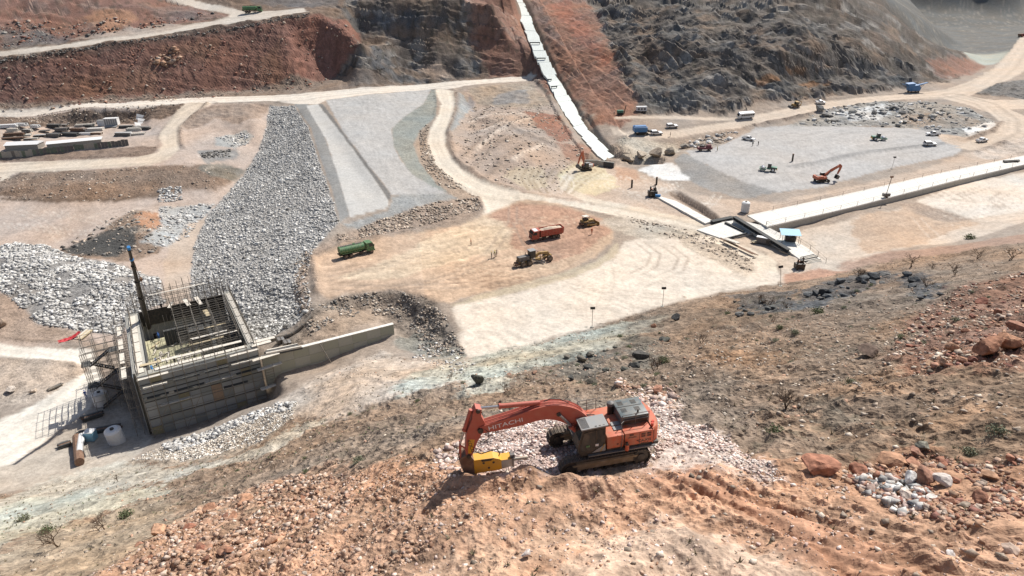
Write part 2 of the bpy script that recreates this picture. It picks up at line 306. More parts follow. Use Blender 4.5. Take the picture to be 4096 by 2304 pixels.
def pline(line, width, c, soft=0.6, wob=0.3, rough=None, vary=None, k=1.0):
    sl = window(line, width + 4); X, Y = GX[sl], GY[sl]
    d = width / 2 - ldist(line, X, Y) + wob * (WOB[sl] + WOBF[sl]); m = sstep(-soft, soft, d) * k
    if c: COL[sl] = COL[sl] * (1 - m[..., None]) + lin(c, K) * m[..., None]
    for arr, v in ((ROUGH, rough), (VARY, vary)):
        if v is not None: arr[sl] = arr[sl] * (1 - m) + v * m
def lift(poly, h, soft=1.0, wob=0.5):
    sl, m = mask(poly, soft, wob); GZ[sl] += m * h
def ridge(line, w_, h, wob=0.3):
    sl = window(line, w_ * 2 + 2); d = ldist(line, GX[sl], GY[sl]) + wob * WOBF[sl]
    GZ[sl] += h * np.exp(-(d / w_) ** 2) * (1 + 0.6 * WOBF[sl])
def tracks(line, sep=2.6, k=0.25, dark='8a7060', wd=0.35):
    """a pair of wheel ruts"""
    p = np.array(line); t = np.gradient(p, axis=0); n_ = np.stack([-t[:, 1], t[:, 0]], 1); n_ /= np.linalg.norm(n_, axis=1)[:, None] + 1e-9
    for s in (-0.5, 0.5):
        q_ = p + n_ * s * sep
        pline(q_, wd * 2, dark, soft=0.25, wob=0.05, k=k)
# --- far and upper ground
UP = [(-358.4, 431.7),(458.7, 877.7),(315.1, 604.2),(296.1, 454.2),(244.3, 384.8),(207.5, 361.3),(112.0, 314.4),(47.5, 293.3),(22.7, 326.4),(14.3, 373.0),(-36.9, 369.1),(-94.6, 350.5),(-147.0, 332.9),(-288.8, 320.9)]
paint(UP, '866f5c', 2, 3, rough=0.7, hill=0.6, vary=1.2)
paint([(-91.9, 389.9),(-92.0, 442.2),(-19.3, 442.2),(-18.6, 407.2),(-11.0, 379.1),(-37.4, 375.3),(-95.4, 354.2),(-89.3, 374.9),(-77.4, 380.4)], '6f6053', 3, 5, rough=0.75, hill=1.4, vary=2)
for pl in ([(-90.8, 408.4),(-49.5, 410.1),(-25.2, 406.5),(-27.4, 400.4),(-56.1, 403.6),(-81.4, 396.9)],[(-82.5, 378.0),(-67.4, 387.9),(-41.8, 379.4),(-47.7, 373.4),(-67.6, 371.7),(-84.3, 371.3)],[(-18.7, 394.5),(-13.1, 380.5),(-18.5, 379.8),(-20.7, 389.1)]):
    paint(pl, '5b5f63', 3, 4, hill=2, k=0.8)
paint([(-46.4, 384.3),(-35.6, 385.0),(-29.1, 378.2),(-39.6, 376.7)], 'b59c85', 2, 2, hill=0.2)
# dark hill right
DH = [(45.5, 524.9),(458.7, 877.7),(315.1, 604.2),(340.3, 607.8),(378.0, 617.8),(294.3, 451.2),(244.3, 384.8),(206.9, 360.0),(158.6, 338.6),(112.7, 317.0),(100.8, 306.9),(58.9, 300.2),(53.3, 334.8),(52.9, 360.0),(50.9, 413.8)]
paint(DH, '6b635b', 2, 4, rough=0.7, hill=2.6, vary=1.6)
paint([(166.9, 461.2),(458.7, 877.7),(315.1, 604.2),(340.3, 607.8),(378.0, 617.8),(294.3, 451.2),(238.3, 394.6),(196.2, 380.4),(173.2, 408.7)], '5b524a', 4, 6, rough=0.9, hill=1.5)
for pl in ([(132.6, 401.1),(139.4, 387.7),(136.5, 359.5),(125.4, 362.8)],[(155.1, 377.8),(165.5, 370.5),(156.6, 362.8),(148.1, 363.6)],[(204.9, 412.2),(228.1, 419.6),(210.3, 391.6),(191.2, 385.7)],[(76.9, 407.8),(76.3, 368.6),(77.4, 323.7),(69.7, 332.0),(67.4, 376.6)]):
    paint(pl, '75604f', 4, 6, k=0.7)
paint([(241.5, 410.2),(291.0, 455.2),(309.0, 461.5),(271.2, 413.7),(239.4, 387.8),(236.3, 395.4)], '84604f', 3, 3, hill=0.8)
# pale ledges low on the dark hill
for pl in ([(53.0, 332.7),(77.9, 325.9),(99.1, 314.5),(74.1, 306.8),(56.6, 307.9)],[(112.6, 336.5),(141.6, 347.0),(151.7, 341.3),(127.4, 327.8),(114.0, 328.0)]):
    paint(pl, '6a6a68', 3, 4, hill=2.6, k=0.8)
for pl in ([(119.3, 339.8),(132.5, 344.2),(132.6, 340.9),(119.1, 335.6)],[(137.4, 351.4),(149.4, 356.2),(148.9, 354.2),(138.1, 349.5)],[(155.6, 358.9),(170.6, 364.9),(172.7, 364.5),(156.4, 357.8)],[(143.4, 346.3),(161.9, 352.4),(159.7, 347.6),(142.6, 341.0)]):
    paint(pl, '8f6a48', 0.8, 0.8)
# orange cut slopes either side of the chute
paint([(-22.8, 441.7),(3.1, 448.1),(8.9, 432.2),(16.0, 389.1),(23.5, 353.6),(20.6, 339.1),(14.3, 373.0),(-9.9, 378.4),(-18.7, 397.0)], '976b55', 2, 4, rough=0.6, hill=0.9, vary=1.6)
paint([(13.5, 528.9),(49.8, 525.2),(53.1, 413.3),(53.8, 359.2),(55.9, 314.8),(55.4, 300.3),(45.9, 282.2),(37.1, 290.3),(30.8, 333.7),(26.5, 359.3),(16.6, 429.7)], '996c54', 2, 3, rough=0.6, hill=0.8, vary=1.6)
paint([(26.4, 458.7),(39.7, 470.7),(47.2, 400.5),(51.7, 350.9),(45.4, 364.4),(36.0, 397.6)], 'a5634a', 3, 4, k=0.6)
paint([(9.3, 469.3),(19.1, 460.3),(30.7, 384.1),(22.8, 395.3)], '7d6a62', 2, 3, k=0.7)
# chute corridor kept clean
paint([(-2.4, 444.7),(11.3, 529.3),(14.5, 472.1),(18.9, 424.9),(23.5, 385.3),(28.2, 355.8),(32.3, 329.9),(35.5, 291.2),(40.2, 253.3),(31.8, 251.2),(25.7, 291.3),(21.6, 332.7),(18.5, 361.3),(12.2, 389.5),(6.9, 424.2),(1.7, 437.4)], None, 1, 0.5, rough=0.4, hill=0.1)
# red bank
RB = [(-300.9, 342.5),(-246.9, 350.4),(-212.9, 360.2),(-178.0, 372.4),(-141.1, 385.2),(-121.3, 390.3),(-103.4, 395.8),(-87.0, 397.2),(-79.8, 401.3),(-78.1, 377.6),(-91.4, 373.7),(-100.0, 356.4),(-125.9, 349.3),(-165.3, 331.6),(-213.5, 332.6),(-287.6, 318.7)]
paint(RB, '8b6150', 1.5, 2, rough=0.8, hill=0.35, vary=1.2)
paint([(-300.9, 342.5),(-247.0, 350.6),(-213.0, 360.5),(-178.1, 372.6),(-133.3, 387.5),(-132.7, 384.5),(-177.2, 369.4),(-211.8, 356.8),(-245.4, 346.4),(-297.3, 336.3)], '6c5448', 1, 1.5, k=0.8)
paint([(-115.3, 391.5),(-87.0, 397.2),(-80.8, 400.9),(-79.2, 378.7),(-91.6, 375.9),(-105.4, 363.5),(-115.2, 377.0)], '98644f', 2, 3, k=0.8)
for pl in ([(-200.9, 350.6),(-175.2, 360.7),(-174.2, 347.7),(-224.1, 335.2),(-234.1, 338.0)],[(-130.5, 370.4),(-119.5, 378.4),(-112.5, 358.3),(-124.2, 356.6)],[(-173.1, 368.3),(-147.5, 376.9),(-149.7, 367.4),(-168.3, 363.8)]):
    paint(pl, '94694e', 3, 4, k=0.7)
for pl in ([(-241.5, 333.2),(-207.1, 339.5),(-172.3, 347.7),(-128.3, 357.3),(-98.2, 366.4),(-90.6, 369.4),(-57.4, 367.9),(-98.3, 349.4),(-149.6, 339.5),(-239.9, 329.5)],):
    paint(pl, '8b7868', 1.5, 2, rough=0.8, hill=0.2)
# hill above the upper road
paint([(-346.4, 415.3),(-190.8, 430.6),(-187.0, 419.5),(-156.9, 408.3),(-149.6, 402.2),(-161.5, 395.9),(-184.3, 388.2),(-218.3, 371.9),(-251.4, 359.3),(-307.6, 354.0)], '8c6453', 2, 3, rough=0.8, hill=0.9, vary=1.6)
paint([(-225.6, 393.5),(-213.3, 404.3),(-197.1, 394.6),(-203.0, 378.6),(-209.7, 380.0)], 'b5825c', 2, 3, k=0.8)
paint([(-259.9, 375.8),(-239.9, 375.8),(-222.5, 372.5),(-225.1, 365.3),(-250.9, 358.3)], '6f6a68', 2, 3, k=0.8, hill=1.4)
paint([(-199.7, 407.4),(-161.7, 409.5),(-150.7, 402.2),(-165.9, 396.3),(-188.4, 399.3)], '857068', 2, 2, k=0.8)
paint([(-154.5, 431.4),(-94.6, 430.1),(-92.8, 407.3),(-112.9, 409.1),(-142.6, 420.4)], '77706c', 2, 3, k=0.9)
# --- middle ground
paint([(-288.1, 319.7),(-237.9, 325.7),(-148.4, 327.2),(-112.8, 331.3),(-105.2, 303.2),(-102.6, 252.4),(-99.3, 205.5),(-80.6, 154.4),(-89.6, 136.3),(-138.1, 129.8)], 'b9a493', 1, 1, rough=0.5)
paint([(-287.6, 318.7),(-237.5, 324.8),(-188.9, 321.8),(-148.4, 327.2),(-149.3, 317.1),(-157.3, 312.1),(-188.5, 319.7),(-221.2, 300.8),(-274.6, 302.0)], '7c6756', 0.6, 1, rough=1.6)
paint([(-248.7, 268.7),(-203.7, 272.2),(-172.8, 273.8),(-149.5, 278.6),(-141.7, 275.7),(-140.9, 266.6),(-168.7, 265.6),(-200.5, 266.2),(-243.4, 261.6)], '8d7766', 0.6, 0.8, rough=0.8)
paint([(-228.6, 242.5),(-188.7, 247.9),(-184.1, 254.8),(-162.2, 253.7),(-132.3, 254.2),(-120.8, 255.5),(-106.4, 264.0),(-103.7, 251.5),(-105.6, 237.0),(-118.0, 233.2),(-140.5, 225.4),(-163.2, 229.1),(-179.2, 232.6),(-216.8, 226.8)], '8d7561', 0.8, 1.5, rough=1.7, hill=.25, vary=1.6)
paint([(-179.0, 232.2),(-155.9, 228.6),(-134.9, 227.8),(-120.1, 234.9),(-118.9, 231.9),(-133.9, 225.6),(-154.5, 225.9),(-178.2, 230.8)], '74604f', 0.5, 0.6, rough=0.6)
paint([(-124.6, 272.8),(-111.1, 279.2),(-109.6, 269.7),(-116.7, 259.8),(-121.8, 265.7)], '8f8a84', 0.6, 1.5)
paint([(-118.7, 253.7),(-113.0, 266.0),(-102.4, 261.0),(-103.0, 249.4),(-111.8, 246.9)], '6f7068', 1, 2, k=0.8)
paint([(-125.3, 291.8),(-114.5, 300.5),(-109.5, 294.8),(-112.4, 278.4),(-120.8, 281.7)], 'aaa79f', 0.6, 1.2)
paint([(-148.6, 315.2),(-134.1, 328.3),(-112.8, 331.3),(-112.4, 311.3),(-119.6, 305.9),(-132.0, 311.3),(-139.2, 297.5)], 'a38b77', 1, 1.5, rough=0.9)
# spoil heaps and quarry stone on the lower left
paint([(-134.5, 187.0),(-124.9, 195.8),(-126.3, 218.2),(-113.2, 215.2),(-105.4, 202.7),(-102.1, 184.3),(-109.2, 176.4),(-121.9, 179.2)], '8e7661', 0.6, 1.2, rough=1.2)
paint([(-132.6, 189.4),(-122.7, 198.9),(-113.8, 198.5),(-109.7, 186.7),(-112.0, 179.7),(-125.2, 182.9)], '55534f', 0.6, 1.5, rough=1.6)
paint([(-122.8, 215.1),(-116.1, 215.9),(-109.5, 208.2),(-109.2, 196.3),(-117.2, 202.8)], 'b07f5a', 0.5, 1)
paint([(-118.9, 222.2),(-102.2, 227.0),(-101.9, 212.1),(-100.0, 198.3),(-102.2, 190.0),(-109.3, 188.5),(-108.2, 198.8)], 'a8a8a4', 0.6, 1.5, rough=1)
paint([(-101.9, 190.4),(-104.1, 211.4),(-100.3, 218.4),(-92.6, 186.1),(-82.2, 158.8),(-73.1, 145.6),(-83.3, 146.7),(-98.7, 179.6)], 'bda68f', 0.5, 0.7, rough=0.4)
STP = [(-156.7, 186.8),(-150.5, 195.2),(-138.5, 191.4),(-121.9, 179.2),(-108.1, 174.2),(-94.7, 168.1),(-87.1, 154.5),(-92.1, 147.1),(-91.3, 139.9),(-101.6, 141.9),(-112.7, 143.7),(-118.7, 149.1),(-130.3, 158.4),(-135.7, 157.3)]
paint(STP, '908c87', 0.6, 1.2, rough=1.8)
paint([(-129.4, 147.8),(-129.0, 156.4),(-119.7, 150.8),(-112.7, 143.7),(-101.1, 141.0),(-94.2, 134.9),(-107.2, 135.9),(-121.9, 136.4)], 'a28b77', 0.8, 1, rough=1.2)
paint([(-117.4, 129.7),(-103.0, 128.9),(-92.1, 127.6),(-88.8, 123.9),(-90.7, 115.0),(-100.0, 111.2),(-104.8, 111.4)], 'b9a590', 0.8, 1, rough=1.2)
# riprap shoulder of the dam
RIP = [(-112.9, 330.5),(-100.4, 327.3),(-83.8, 287.6),(-68.8, 242.7),(-56.8, 208.7),(-48.4, 182.2),(-51.9, 167.7),(-53.3, 154.2),(-51.3, 145.0),(-44.8, 132.9),(-46.9, 131.0),(-53.9, 128.6),(-60.1, 130.9),(-73.9, 147.6),(-81.8, 157.7),(-86.7, 169.0),(-95.5, 192.4),(-101.1, 216.9),(-101.0, 239.4),(-103.3, 273.9),(-107.3, 303.2)]
paint(RIP, 'a5a19b', 0.5, 0.6, rough=1.2, vary=0.4)
paint([(-100.9, 330.1),(-93.9, 327.6),(-75.5, 278.9),(-58.6, 227.7),(-46.6, 188.8),(-48.1, 182.8),(-55.9, 207.8),(-67.7, 242.1),(-82.3, 286.4)], '8d8c88', 0.4, 0.3, rough=0.4, vary=0.4)
paint([(-94.0, 324.7),(-88.7, 325.7),(-69.8, 281.3),(-51.9, 237.5),(-36.9, 199.6),(-36.5, 194.9),(-46.3, 187.5),(-57.5, 223.6),(-71.5, 267.1),(-83.9, 298.6)], 'bfbcb5', 0.3, 0.2, rough=0.15, vary=0.3)
paint([(-88.7, 325.7),(-86.3, 324.9),(-66.4, 274.7),(-47.6, 228.8),(-36.7, 204.3),(-36.8, 199.3),(-52.7, 237.8),(-71.0, 283.0)], '77746f', 0.4, 0.3, rough=0.5, vary=0.3)  # step face below the gravel, its shade painted into the colour
GP = [(-86.7, 333.2),(-62.1, 345.2),(-38.9, 357.7),(-39.1, 321.9),(-45.5, 294.0),(-47.5, 278.7),(-42.8, 253.3),(-37.9, 236.8),(-32.1, 222.5),(-24.5, 211.9),(-19.2, 207.8),(-23.9, 205.6),(-36.7, 204.3),(-47.6, 228.8),(-66.4, 274.7)]
paint(GP, 'b0ada8', 0.4, 0.3, rough=0.35, vary=0.35)
paint([(-38.9, 357.7),(-35.9, 353.4),(-31.2, 300.2),(-35.1, 275.8),(-36.4, 259.1),(-31.6, 236.0),(-22.0, 212.3),(-19.2, 207.8),(-24.4, 211.2),(-32.1, 222.5),(-37.9, 236.8),(-42.8, 253.3),(-47.5, 278.7),(-45.5, 294.0),(-39.1, 321.9)], '90938a', 0.4, 0.4, rough=0.8)
paint([(-35.9, 275.8),(-33.1, 287.6),(-31.7, 265.0),(-25.1, 233.3),(-15.8, 214.6),(-9.1, 205.1),(-11.4, 200.0),(-16.5, 204.1),(-23.4, 213.9),(-30.9, 236.3),(-35.3, 256.7)], 'a79079', 0.5, 0.6, rough=1.2)
paint([(-47.9, 181.5),(-35.7, 192.9),(-36.6, 203.7),(-19.1, 207.0),(-16.5, 204.1),(-22.3, 200.2),(-33.0, 189.7),(-43.0, 181.2)], '9b9a95', 0.5, 0.8, rough=0.9)
paint([(-47.3, 175.7),(-38.3, 186.7),(-22.3, 200.8),(-9.8, 206.7),(-8.3, 198.5),(-12.2, 190.1),(-31.7, 180.1),(-37.5, 175.2),(-46.3, 171.0),(-50.9, 159.5),(-47.2, 141.5),(-42.8, 131.1),(-49.0, 136.9),(-52.3, 151.6),(-51.6, 166.5)], 'a48e7a', 0.6, 1, rough=1.5)
paint([(-25.0, 346.2),(-21.9, 342.5),(-17.6, 330.1),(-19.3, 292.1),(-22.4, 276.0),(-24.5, 272.1),(-22.7, 301.7)], '9a9b98', 0.5, 0.7, rough=0.9)
# middle ground between the haul road and the chute
paint([(-22.4, 351.3),(13.0, 366.1),(20.7, 324.7),(24.8, 284.5),(30.7, 262.3),(25.3, 238.4),(15.2, 214.8),(2.1, 209.7),(-10.9, 222.8),(-21.0, 244.0),(-23.3, 266.7),(-16.7, 331.2)], 'b09985', 0.8, 1.5, rough=0.8, vary=1.3)
paint([(-20.5, 353.4),(11.9, 364.3),(19.8, 324.6),(12.1, 317.9),(-15.0, 335.8)], 'a8957f', 0.8, 1, rough=0.9)
paint([(-5.4, 343.6),(9.4, 350.1),(9.7, 327.1),(-7.3, 333.1)], '8d8c8b', 1, 2, k=0.7)
paint([(-19.1, 343.8),(-15.0, 335.8),(-16.3, 321.7),(-20.4, 330.6)], '85868a', 1, 1.5, k=0.7)
paint([(7.5, 314.6),(21.5, 308.3),(25.8, 277.3),(20.0, 264.2),(11.5, 282.0)], '9c6c54', 1, 1.5, rough=1.3)
paint([(17.7, 263.9),(34.8, 270.4),(29.5, 250.5),(21.9, 249.6)], 'a07b66', 1, 1.5, rough=1.0)
for ln in ([(-12.0, 253.6),(-7.0, 268.1),(0.9, 281.6)],[(1.2, 239.1),(7.2, 247.8),(12.7, 257.5)],[(-16.9, 295.5),(-6.8, 305.3),(5.5, 306.3)],[(-10.5, 278.4),(1.8, 287.6),(8.7, 296.2)]):
    pline(ln, 2.2, 'd9c4ad', 0.8, 0.6, k=0.8); ridge(ln, 1.6, 0.7)
for ln in ([(-17.3, 242.4),(-10.9, 266.5),(-1.5, 278.6),(13.4, 287.6)],[(-13.3, 230.2),(-7.4, 249.0),(1.5, 264.7),(16.2, 278.1)],[(-7.0, 223.2),(-3.0, 238.4),(5.9, 255.2),(19.0, 271.8)],[(-17.3, 303.3),(-3.2, 287.0),(7.9, 269.6),(21.2, 259.0)]):
    ridge(ln, 1.8, 0.6); pline(ln, 1.5, '8f7965', 1, 0.8, k=0.5)
# valley floor before the chute
paint([(2.1, 206.4),(16.6, 235.8),(32.5, 251.4),(40.4, 244.6),(49.6, 231.9),(54.8, 217.9),(64.0, 204.0),(80.3, 197.9),(103.0, 208.3),(139.5, 229.2),(170.2, 250.4),(201.5, 264.9),(185.0, 240.4),(71.7, 190.0),(55.7, 182.5),(48.1, 188.3),(26.4, 200.4)], 'bfa68e', 0.8, 1.5, rough=0.5, vary=1.1)
paint([(16.3, 231.7),(22.9, 244.0),(32.5, 251.4),(35.3, 238.9),(36.5, 218.8),(27.3, 208.2),(17.9, 217.0)], 'cdbb93', 0.6, 1.5, rough=0.25)
paint([(-2.3, 225.6),(2.5, 233.8),(12.4, 236.0),(12.8, 218.7),(6.1, 213.7)], 'c5b08c', 0.6, 1.5, rough=0.4, k=0.7)
paint([(45.5, 240.3),(58.5, 241.7),(62.1, 232.5),(64.3, 224.4),(56.2, 224.4),(48.9, 228.5)], 'e2dfd8', 0.5, 1.2, rough=0.3)
paint([(37.4, 243.5),(45.5, 240.3),(44.3, 225.5),(38.0, 228.3)], 'bd8a63', 0.8, 1.5, k=0.6)
paint([(58.8, 242.7),(65.2, 251.7),(71.6, 232.0),(77.7, 216.4),(88.7, 207.4),(71.2, 203.2),(62.4, 216.9)], '96928c', 0.6, 1, rough=0.6)
paint([(31.5, 185.9),(46.9, 183.2),(54.5, 177.7),(48.3, 170.4),(36.8, 177.3)], 'b9b7a6', 1, 1.5, k=0.6)
# pit slopes by the chute foot
paint([(39.2, 262.4),(44.5, 272.2),(56.4, 267.6),(76.7, 273.3),(85.0, 280.4),(91.9, 276.1),(76.3, 254.3),(65.2, 251.7),(59.0, 243.9),(47.8, 245.5),(40.8, 247.0)], 'a99580', 0.6, 1, rough=1.6, hill=0.3, vary=1.5)
paint([(42.7, 270.4),(53.6, 270.1),(66.0, 268.3),(65.5, 259.0),(52.3, 246.2),(43.9, 248.5)], 'c2b49c', 0.8, 1, hill=0.8, k=0.7)
# gravel pad
PAD = [(67.2, 257.0),(75.1, 255.5),(93.6, 276.4),(104.6, 290.2),(123.1, 294.5),(147.5, 291.6),(167.8, 288.1),(176.0, 281.9),(174.5, 257.5),(163.7, 246.9),(140.6, 236.4),(125.5, 228.6),(99.1, 211.3),(84.7, 206.9),(76.5, 216.6),(71.6, 232.0),(66.7, 246.1)]
paint(PAD, 'b1ada8', 0.5, 0.7, rough=0.18, hill=0, vary=0.35)
for ln in ([(121.1, 246.6),(138.0, 254.4),(154.0, 259.1),(170.4, 263.6)],[(118.9, 245.1),(110.9, 239.9),(98.6, 233.7)]):
    pline(ln, 3, '8b8a88', 1.2, 0.8, k=0.8); ridge(ln, 1.2, 0.5)
paint([(175.6, 287.2),(183.2, 269.4),(175.4, 256.5),(169.7, 262.4)], 'c2a98f', 0.8, 1, rough=0.4, k=0.9)
paint([(170.4, 293.3),(187.3, 287.3),(184.1, 270.9),(174.4, 279.0)], '96938f', 0.8, 1.5, rough=1)
# outcrops between road and pad
OC = [(120.8, 292.8),(147.3, 319.9),(175.4, 332.4),(199.4, 330.9),(209.6, 313.4),(207.3, 292.6),(194.3, 277.2),(182.8, 271.4),(175.6, 287.2),(147.7, 292.1),(125.9, 292.9)]
paint(OC, 'a09a90', 0.8, 1.5, rough=1.0, hill=0.4, vary=1.6)
paint([(147.0, 310.6),(176.5, 326.9),(173.6, 313.5),(161.9, 300.5),(148.9, 298.7)], 'd3d3cf', 0.8, 2, k=0.7)
paint([(171.8, 306.5),(198.5, 306.8),(202.5, 293.1),(190.4, 281.5),(172.1, 290.0)], 'a58f78', 0.8, 2, k=0.7)
paint([(187.7, 282.3),(207.3, 292.6),(201.2, 283.0),(184.9, 272.3)], 'ded6ca', 0.5, 1, rough=0.5)
paint([(101.1, 289.8),(123.8, 301.3),(151.8, 321.9),(176.3, 334.4),(149.7, 325.9),(107.1, 298.6),(86.2, 285.2),(76.7, 273.3),(91.9, 276.1)], 'a5907c', 0.8, 1.5, rough=1.2)
# right of the road
paint([(228.2, 347.2),(247.5, 365.6),(287.2, 383.9),(314.0, 391.5),(266.7, 327.2),(246.6, 331.8),(234.3, 341.2)], '77736e', 0.8, 1.5, rough=1.4, hill=0.8)
paint([(171.7, 250.4),(186.5, 262.1),(198.0, 268.1),(224.4, 281.0),(200.6, 247.6),(188.0, 244.7),(172.2, 241.9)], 'c4b09c', 0.8, 2, rough=1.0, vary=1.5)
# valley beyond the ridge
paint([(359.1, 621.5),(593.9, 832.7),(526.7, 673.8),(391.0, 492.9),(312.0, 462.1),(305.7, 470.0),(381.6, 624.7)], 'a9ab9b', 2, 4, rough=0.3, hill=0)
paint([(495.9, 825.8),(536.3, 736.2),(486.2, 665.5),(470.1, 759.3)], 'd9c9b4', 2, 3, k=0.8)
_m = sstep(640, 690, RR + 12 * WOB) * sstep(180, 230, GX)
COL[:] = COL * (1 - _m[..., None]) + lin('6f6e69', K) * _m[..., None]; ROUGH[:] = ROUGH * (1 - _m) + .35 * _m; HILL[:] = HILL * (1 - _m)
paint([(268.0, 435.0),(314.3, 479.0),(312.0, 462.1),(265.6, 404.7),(239.7, 384.4)], '996a52', 2, 2, k=0.7)
# --- roads
RD = 'd6c8b4'
paint([(-304.4, 348.4),(-250.1, 356.8),(-225.1, 365.3),(-200.0, 376.1),(-183.2, 385.5),(-168.3, 390.7),(-156.9, 395.0),(-151.3, 400.7),(-152.2, 405.6),(-163.9, 409.6),(-179.4, 416.4),(-192.2, 421.5),(-202.2, 425.3),(-188.1, 429.3),(-170.1, 421.6),(-149.3, 412.0),(-125.1, 404.9),(-111.3, 407.1),(-107.4, 399.5),(-122.0, 393.2),(-138.3, 390.3),(-161.1, 382.6),(-182.8, 374.3),(-203.9, 366.8),(-227.5, 358.0),(-247.3, 351.3),(-301.8, 343.8)], 'cfc2b0', 0.8, 0.8, rough=0.15, hill=0, vary=0.5)
paint([(-168.3, 390.7),(-182.1, 393.6),(-202.7, 382.8),(-222.1, 371.4),(-199.5, 375.0),(-177.1, 380.7)], 'b5a392', 1, 1.5, rough=0.5, hill=0, k=0.8)
paint([(-286.2, 316.4),(-240.0, 329.7),(-214.3, 334.2),(-185.2, 333.7),(-159.8, 340.7),(-131.7, 343.1),(-101.6, 346.8),(-75.9, 356.4),(-57.1, 365.1),(-37.2, 372.9),(-20.4, 373.1),(-3.6, 375.7),(12.4, 379.4),(15.3, 371.7),(12.0, 369.3),(-5.6, 365.3),(-21.8, 359.4),(-28.5, 354.1),(-38.0, 358.4),(-62.2, 346.2),(-86.7, 333.2),(-88.7, 325.7),(-94.9, 328.1),(-109.8, 334.2),(-145.2, 328.2),(-162.7, 325.8),(-180.7, 324.3),(-209.6, 325.8),(-238.0, 325.9),(-283.0, 311.6)], 'dccfbd', 0.5, 0.5, rough=0.12, hill=0, vary=0.5)
paint([(-149.8, 330.4),(-139.7, 328.3),(-143.6, 318.5),(-144.0, 303.2),(-138.2, 286.8),(-131.6, 270.8),(-131.6, 261.6),(-136.1, 255.9),(-155.1, 254.5),(-177.6, 254.0),(-186.5, 253.8),(-187.3, 245.7),(-193.0, 241.0),(-235.1, 250.6),(-243.4, 261.6),(-199.8, 265.2),(-168.3, 264.9),(-148.1, 265.3),(-139.7, 269.5),(-141.5, 279.0),(-148.0, 290.0),(-151.7, 303.5),(-152.1, 317.3)], 'd2c0a8', 0.5, 0.7, rough=0.2, vary=0.6)
paint([(-37.1, 359.9),(-27.1, 348.2),(-24.3, 321.9),(-23.8, 293.7),(-25.2, 271.9),(-24.1, 257.1),(-20.4, 241.9),(-16.0, 230.0),(-9.6, 221.2),(-0.4, 213.6),(8.5, 209.4),(17.0, 204.6),(33.1, 196.4),(47.5, 185.9),(55.8, 174.5),(61.5, 165.3),(65.1, 155.3),(62.7, 145.8),(56.5, 144.1),(58.7, 153.5),(53.3, 165.8),(41.9, 180.8),(31.9, 188.3),(18.9, 198.9),(5.8, 205.5),(0.8, 202.5),(-0.5, 191.1),(0.5, 173.3),(-4.9, 173.6),(-7.4, 186.5),(-8.4, 200.2),(-9.8, 206.7),(-15.1, 213.0),(-21.6, 223.0),(-27.8, 239.5),(-31.4, 257.6),(-31.9, 275.6),(-30.6, 293.7),(-30.8, 321.4),(-35.0, 343.0)], 'd8cab4', 0.5, 0.6, rough=0.12, vary=0.6)
paint([(15.5, 219.1),(19.1, 232.4),(24.2, 242.4),(25.5, 240.8),(21.8, 231.0),(19.3, 217.2),(27.1, 206.2),(43.4, 194.0),(55.7, 182.5),(53.8, 179.4),(41.2, 188.7),(24.1, 201.6)], 'd0bfa6', 0.5, 0.6, rough=0.2, k=0.9)
paint([(41.6, 286.5),(51.5, 276.4),(68.7, 281.0),(88.1, 292.1),(99.9, 297.5),(89.4, 297.0),(71.5, 294.5),(47.5, 293.3),(44.5, 296.2),(72.5, 298.8),(90.4, 300.8),(102.5, 300.5),(121.9, 311.3),(146.3, 326.9),(168.4, 338.2),(199.4, 349.1),(224.4, 357.7),(248.9, 378.1),(304.7, 443.3),(380.1, 540.2),(473.7, 665.1),(559.4, 768.7),(493.3, 655.1),(315.4, 427.3),(266.7, 375.8),(239.1, 352.2),(226.5, 341.1),(232.0, 331.5),(249.7, 329.8),(266.7, 327.2),(257.3, 314.2),(239.5, 314.7),(227.7, 313.4),(225.7, 294.6),(214.0, 275.4),(199.4, 265.5),(187.6, 261.4),(173.1, 252.7),(169.4, 256.7),(180.8, 265.5),(195.4, 273.9),(208.4, 289.1),(214.4, 306.6),(214.1, 323.8),(210.3, 336.8),(186.1, 334.7),(165.6, 327.6),(146.4, 317.9),(127.1, 305.5),(105.7, 293.9),(85.6, 282.7),(67.2, 274.3),(56.9, 270.5),(47.4, 270.7),(42.2, 278.5)], 'cbb69e', 0.6, 0.8, rough=0.15, hill=0, vary=0.6)
paint([(-122.3, 137.1),(-110.0, 134.5),(-101.4, 133.5),(-93.8, 133.2),(-90.0, 126.9),(-85.1, 121.0),(-83.8, 117.4),(-82.7, 111.2),(-85.6, 102.5),(-86.0, 90.9),(-87.1, 83.9),(-101.7, 102.8),(-97.6, 107.5),(-93.7, 113.6),(-91.5, 120.6),(-90.4, 125.3),(-95.2, 128.6),(-106.6, 129.1),(-118.4, 131.2)], 'dfd6c6', 0.4, 0.5, rough=0.12, vary=0.5)
paint([(-91.0, 92.3),(-85.7, 93.3),(-84.1, 103.7),(-82.3, 112.5),(-78.9, 115.1),(-65.5, 100.9),(-63.1, 91.1),(-69.1, 88.6),(-75.2, 86.7),(-81.0, 84.1),(-82.7, 81.7)], 'b8aa98', 0.5, 0.8, rough=0.4)
